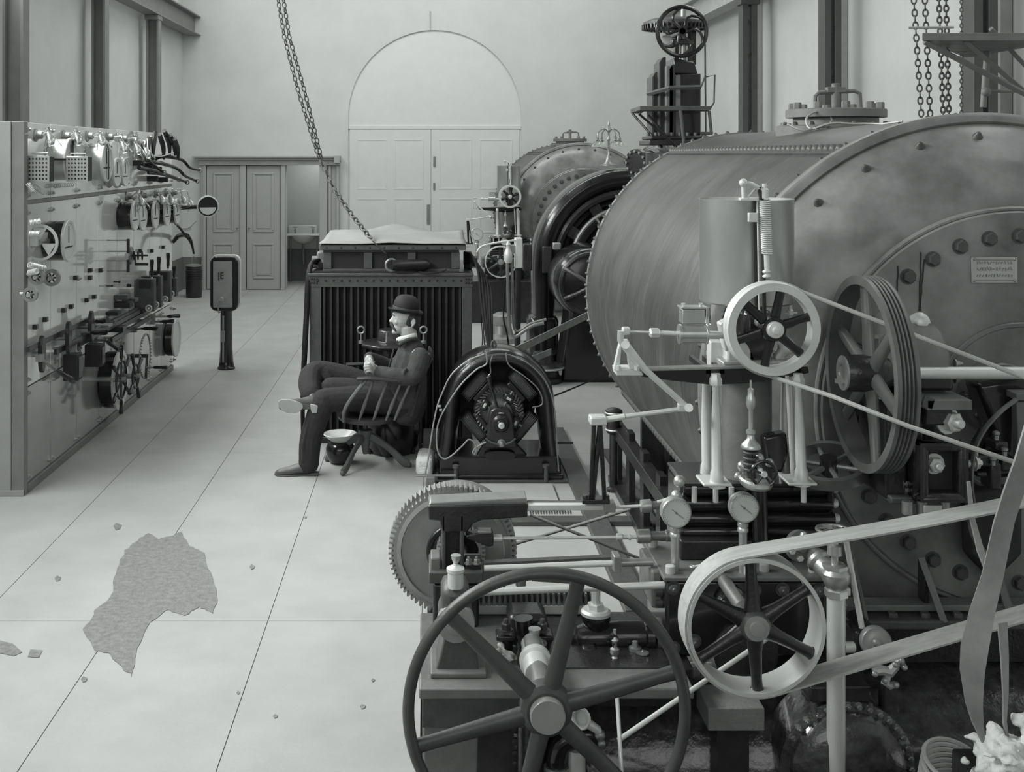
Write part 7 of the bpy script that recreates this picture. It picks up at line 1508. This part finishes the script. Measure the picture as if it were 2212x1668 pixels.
# torso and arms under the clothes
limb(b, [(886, 768, DH), (884, 790, DH), (872, 840, DH), (868, 872, DH)], [.07, .10, .11, .12], flat=(1.3, 1), up=Y)
limb(b, [(902, 768, 8.28), (890, 812, 8.22), (822, 803, 8.27)], [.05, .042, .028]); limb(b, [(878, 762, 8.64), (850, 792, 8.66), (800, 776, 8.50)], [.05, .04, .027])
# hands: palms, four fingers each and thumbs, loosely interlaced
b.ball(P(808, 798, 8.27), .036, 14, (1.15, .62, .95)); b.ball(P(797, 778, 8.44), .036, 14, (.95, .8, 1.1))
for i in range(4):
    ln = (.9, 1, .95, .78)[i]; v0 = 787+i*5.2
    b.tube(spline([P(806, v0+3, 8.255), P(806-9*ln, v0-1, 8.235), P(806-17*ln, v0+1, 8.262), P(806-18*ln, v0+6, 8.30)], 3), [.0105, .0105, .0102, .010, .0098, .0095, .0092, .009, .0085, .008], 9)
    u0 = 789+i*4.6
    b.tube(spline([P(u0+5, 782, 8.43), P(u0+1, 786-2*ln, 8.36), P(u0-1, 794, 8.31), P(u0+1, 794+5*ln, 8.285)], 3), [.0105, .0105, .0102, .010, .0098, .0095, .0092, .009, .0085, .008], 9)
b.tube(spline([P(812, 797, 8.26), P(807, 788, 8.238), P(800, 780, 8.245), P(797, 776, 8.26)], 3), [.013, .013, .0125, .012, .0118, .0115, .011, .0105, .010, .009], 9)
b.tube(spline([P(800, 776, 8.42), P(803, 783, 8.36), P(801, 789, 8.32), P(797, 793, 8.30)], 3), [.013, .013, .0125, .012, .0118, .0115, .011, .0105, .010, .009], 9)
# legs
limb(b, [(866, 868, 8.42), (770, 863, 8.36), (700, 866, 8.29), (672, 940, 8.29), (668, 1008, 8.30)], [.07, .055, .045, .04, .033])
limb(b, [(866, 866, 8.58), (765, 824, 8.66), (688, 802, 8.62), (672, 832, 8.45), (682, 866, 8.31)], [.07, .055, .045, .04, .033])
body = b.build('body', 'skin', mn, remesh=.0042, sm=1)
# eyes
for s_ in (-1, 1): MB().ball(hp(853.6, 684.5, s_*.030), .0085, 10).build('eye', 'white', mn); MB().ball(hp(851.9, 684.5, s_*.031), .0045, 8).build('pupil', 'black', mn)
MB().tube([hp(851.5, 680, -.046), hp(849.4, 677.8, -.03), hp(849.6, 678.5, -.012)], [.003, .005, .003], 8).tube([hp(851.5, 680, .046), hp(849.4, 677.8, .03), hp(849.6, 678.5, .012)], [.003, .005, .003], 8).build('eyebrows', 'hair', mn)
h = MB()
h.tube(spline([hp(856, 714, -.037), hp(850, 706, -.028), hp(846.5, 701.5, -.012), hp(846, 700.5, 0), hp(846.5, 701.5, .012), hp(850, 706, .028), hp(855, 712.5, .036)], 3), [.006]+[.011]*3+[.0145]*11+[.011]*3+[.006], 10)
h.build('moustache', 'hair', mn, remesh=.004, sm=1)
h = MB(); h.ball(hp(889, 686), .088, 22, (.80, .90, .92)); h.ball(hp(896, 700), .058, 14, (.7, 1.0, .75)); 
hr = h.build('hair', 'hair', mn, remesh=.006, sm=1)
for s_ in (-1, 1): MB().tube([hp(884, 684, s_*.074), hp(883.5, 692, s_*.076), hp(883, 698, s_*.073)], [.008, .006, .003], 8).build('sideburn', 'hair', mn)
# hat
ax = Vector((.17, 0, 1)).normalized(); hc_ = hp(876, 674.5)
ht_ = MB().lathe(hc_, ax, [(.094, .0), (.097, .035), (.094, .07), (.082, .100), (.055, .120), (.02, .128), (0, .129)], 40, sx=1.0, sy=1.0).build('hat_crown', 'felt', mn)
br = []
m_ = MB(); a_, b_, c_ = frame(ax)
n = 48; vs = []; fs = []
for j, (r_, hh) in enumerate(((.088, .004), (.110, .0), (.125, .004), (.131, .012), (.129, .018), (.122, .012), (.108, .009), (.088, .012))):
    for i in range(n):
        t_ = 2*PI*i/n; p = X*math.cos(t_)*r_*1.02+Y*math.sin(t_)*r_*.90; lift = hh+.012*(math.sin(t_)**2)*(r_-.088)/.04
        p = p-ax*p.dot(ax); vs.append(hc_+p.normalized()*r_*(1.0 if abs(math.cos(t_)) > .7 else .97)+ax*lift)
for j in range(7):
    for i in range(n): fs.append((j*n+i, j*n+(i+1) % n, (j+1)*n+(i+1) % n, (j+1)*n+i))
m_.add(vs, fs).build('hat_brim', 'felt', mn)
MB().lathe(hc_, ax, [(.0965, .006), (.0985, .008), (.0995, .034), (.0975, .036)], 40).build('hat_band', 'band', mn)
# jacket
j_ = MB()
limb(j_, [(889, 757, DH), (884, 790, DH), (873, 835, DH), (872, 872, DH)], [.100, .132, .138, .14], flat=(1.35, 1), up=Y)
j_.ball(P(906, 772, 8.30), .072, 14); j_.ball(P(884, 764, 8.62), .068, 14)
j_.tube(spline([P(862, 745, 8.37), P(880, 735, 8.36), P(896, 733, 8.40), P(903, 738, 8.46), P(896, 738, 8.54), P(872, 742, 8.53)], 4), .017, 8)
limb(j_, [(908, 772, 8.27), (901, 795, 8.24), (888, 815, 8.22), (850, 812, 8.22), (819, 803, 8.265)], [.072, .070, .066, .058, .044])
limb(j_, [(880, 764, 8.66), (862, 785, 8.69), (845, 792, 8.67), (820, 782, 8.58), (798, 772, 8.495)], [.068, .062, .058, .050, .042])
limb(j_, [(880, 850, 8.37), (875, 880, 8.40)], [.11, .12]); limb(j_, [(905, 820, 8.40), (898, 868, 8.42)], [.06, .07])
# folds of the sleeve
j_.tube(spline([P(878, 795, 8.185), P(872, 806, 8.165), P(872, 818, 8.175)], 4), .010, 8)
jk = j_.build('jacket', 'wool', mn, remesh=.0065, sm=3)
for v, u in ((768, 838), (781, 832)): MB().lathe(P(u, v, 8.40), Vector((-1, -.8, .1)), [(.008, 0), (.008, .004), (0, .005)], 10).build('button', 'black', mn)
MB().tube(spline([P(850, 755, 8.36), P(846, 772, 8.33), P(838, 800, 8.32)], 4), .006, 6).build('jacket_edge', 'wool', mn)
MB().tube(spline([P(861, 733, 8.40), P(868, 731, 8.385), P(882, 728, 8.372), P(895, 724, 8.40), P(899, 722, 8.45), P(895, 724, 8.50), P(875, 729, 8.52), P(862, 733, 8.50), P(858, 735, 8.45)], 4), .010, 8, closed=True, flat=(1.6, .6), up=Z).build('shirt_collar', 'shirt', mn)
MB().prism([P(858, 734, 8.41), P(866, 734, 8.39), P(862, 748, 8.40), P(855, 746, 8.42)], (0, .06, 0)).build('necktie', 'felt', mn, bev=.004)
# trousers
t_ = MB()
limb(t_, [(870, 868, DH), (880, 880, DH)], [.15, .14], flat=(1.25, 1), up=Y)
limb(t_, [(866, 868, 8.38), (815, 866, 8.36), (765, 862, 8.33), (702, 864, 8.29)], [.112, .100, .094, .086]); limb(t_, [(700, 866, 8.28), (686, 900, 8.285), (671, 950, 8.29), (667, 1004, 8.30)], [.088, .084, .080, .074])
limb(t_, [(866, 862, 8.60), (815, 846, 8.65), (755, 820, 8.67), (690, 802, 8.64)], [.115, .108, .098, .084]); limb(t_, [(688, 802, 8.64), (672, 812, 8.56), (668, 834, 8.44), (672, 852, 8.34)], [.084, .086, .080, .070])
limb(t_, [(830, 862, 8.45), (760, 845, 8.46), (715, 838, 8.46)], [.10, .095, .08])
for k in range(5):     # creases running over the raised thigh and down the standing leg
    t_.tube(spline([P(678+k*7, 790+k*3, 8.57-.0*k), P(700+k*7, 815+k*6, 8.53), P(730+k*8, 845+k*3, 8.50)], 3), .011, 7)
for k in range(3): t_.tube(spline([P(668+k*8, 905, 8.222), P(656+k*9, 955, 8.218), P(655+k*9, 998, 8.234)], 3), .010, 7)
tr_ = t_.build('trousers', 'trous', mn, remesh=.0075, sm=3)
# shoes: near foot flat on the floor, the other held across the knee with its sole showing
s_ = MB().tube(spline([P(684, 1013, 8.30), P(668, 1010, 8.30), P(648, 1012, 8.295), P(625, 1018, 8.29), P(604, 1021, 8.285), P(594, 1023, 8.283)], 3), [.034, .042, .046, .047, .047, .045, .043, .041, .039, .037, .035, .032, .028, .023, .017, .012], 14, flat=(.95, 1), up=Z); s_.ball(P(664, 1003, 8.30), .043, 12)
s_.build('shoe', 'shoe', mn, remesh=.005, sm=2)
zf = .0
def solepts(pts, y): return [Vector((P(u, 0, 8.29).x, y+dy, 0)) for u, dy in pts]
MB().prism([Vector((P(u, 0, 8.29).x, 8.29+dy, .0)) for u, dy in ((592, 0), (598, -.035), (618, -.052), (640, -.04), (660, -.032), (684, -.034), (688, 0), (684, .034), (660, .032), (640, .035), (618, .045), (598, .03))], (0, 0, .012)).build('shoe_sole', 'shoe', mn, bev=.003)
MB().box(P(664, 0, 8.29).x, P(688, 0, 8.29).x, 8.26, 8.322, 0, .022).build('heel', 'shoe', mn, bev=.004)
s_ = MB().tube(spline([P(692, 872, 8.27), P(676, 868, 8.27), P(655, 871, 8.262), P(632, 875, 8.25), P(612, 877, 8.24), P(602, 878, 8.235)], 3), [.032, .040, .043, .044, .043, .041, .040, .041, .042, .042, .041, .039, .036, .031, .024, .015], 14, flat=(1, .85), up=Z); s_.ball(P(676, 860, 8.30), .043, 12)
s_.build('shoe', 'shoe', mn, remesh=.005, sm=2)
def plate(uv, D_, d_, nm, m__): MB().prism(spline([P(u, v, D_) for u, v in uv]+[P(*uv[0], D_)], 3)[:-1], (0, d_, 0)).build(nm, m__, mn, bev=.003)
plate([(600, 868), (610, 863), (632, 865), (650, 872), (654, 882), (640, 892), (620, 892), (604, 882)], 8.205, .016, 'shoe_sole', 'sole')
plate([(650, 872), (672, 876), (672, 884), (652, 884)], 8.22, .014, 'shoe_sole', 'shoe')
plate([(670, 874), (684, 876), (694, 882), (690, 890), (674, 892)], 8.20, .03, 'heel', 'sole')
for o in list(bpy.data.objects):
    if '_w' in o: del o['_w']
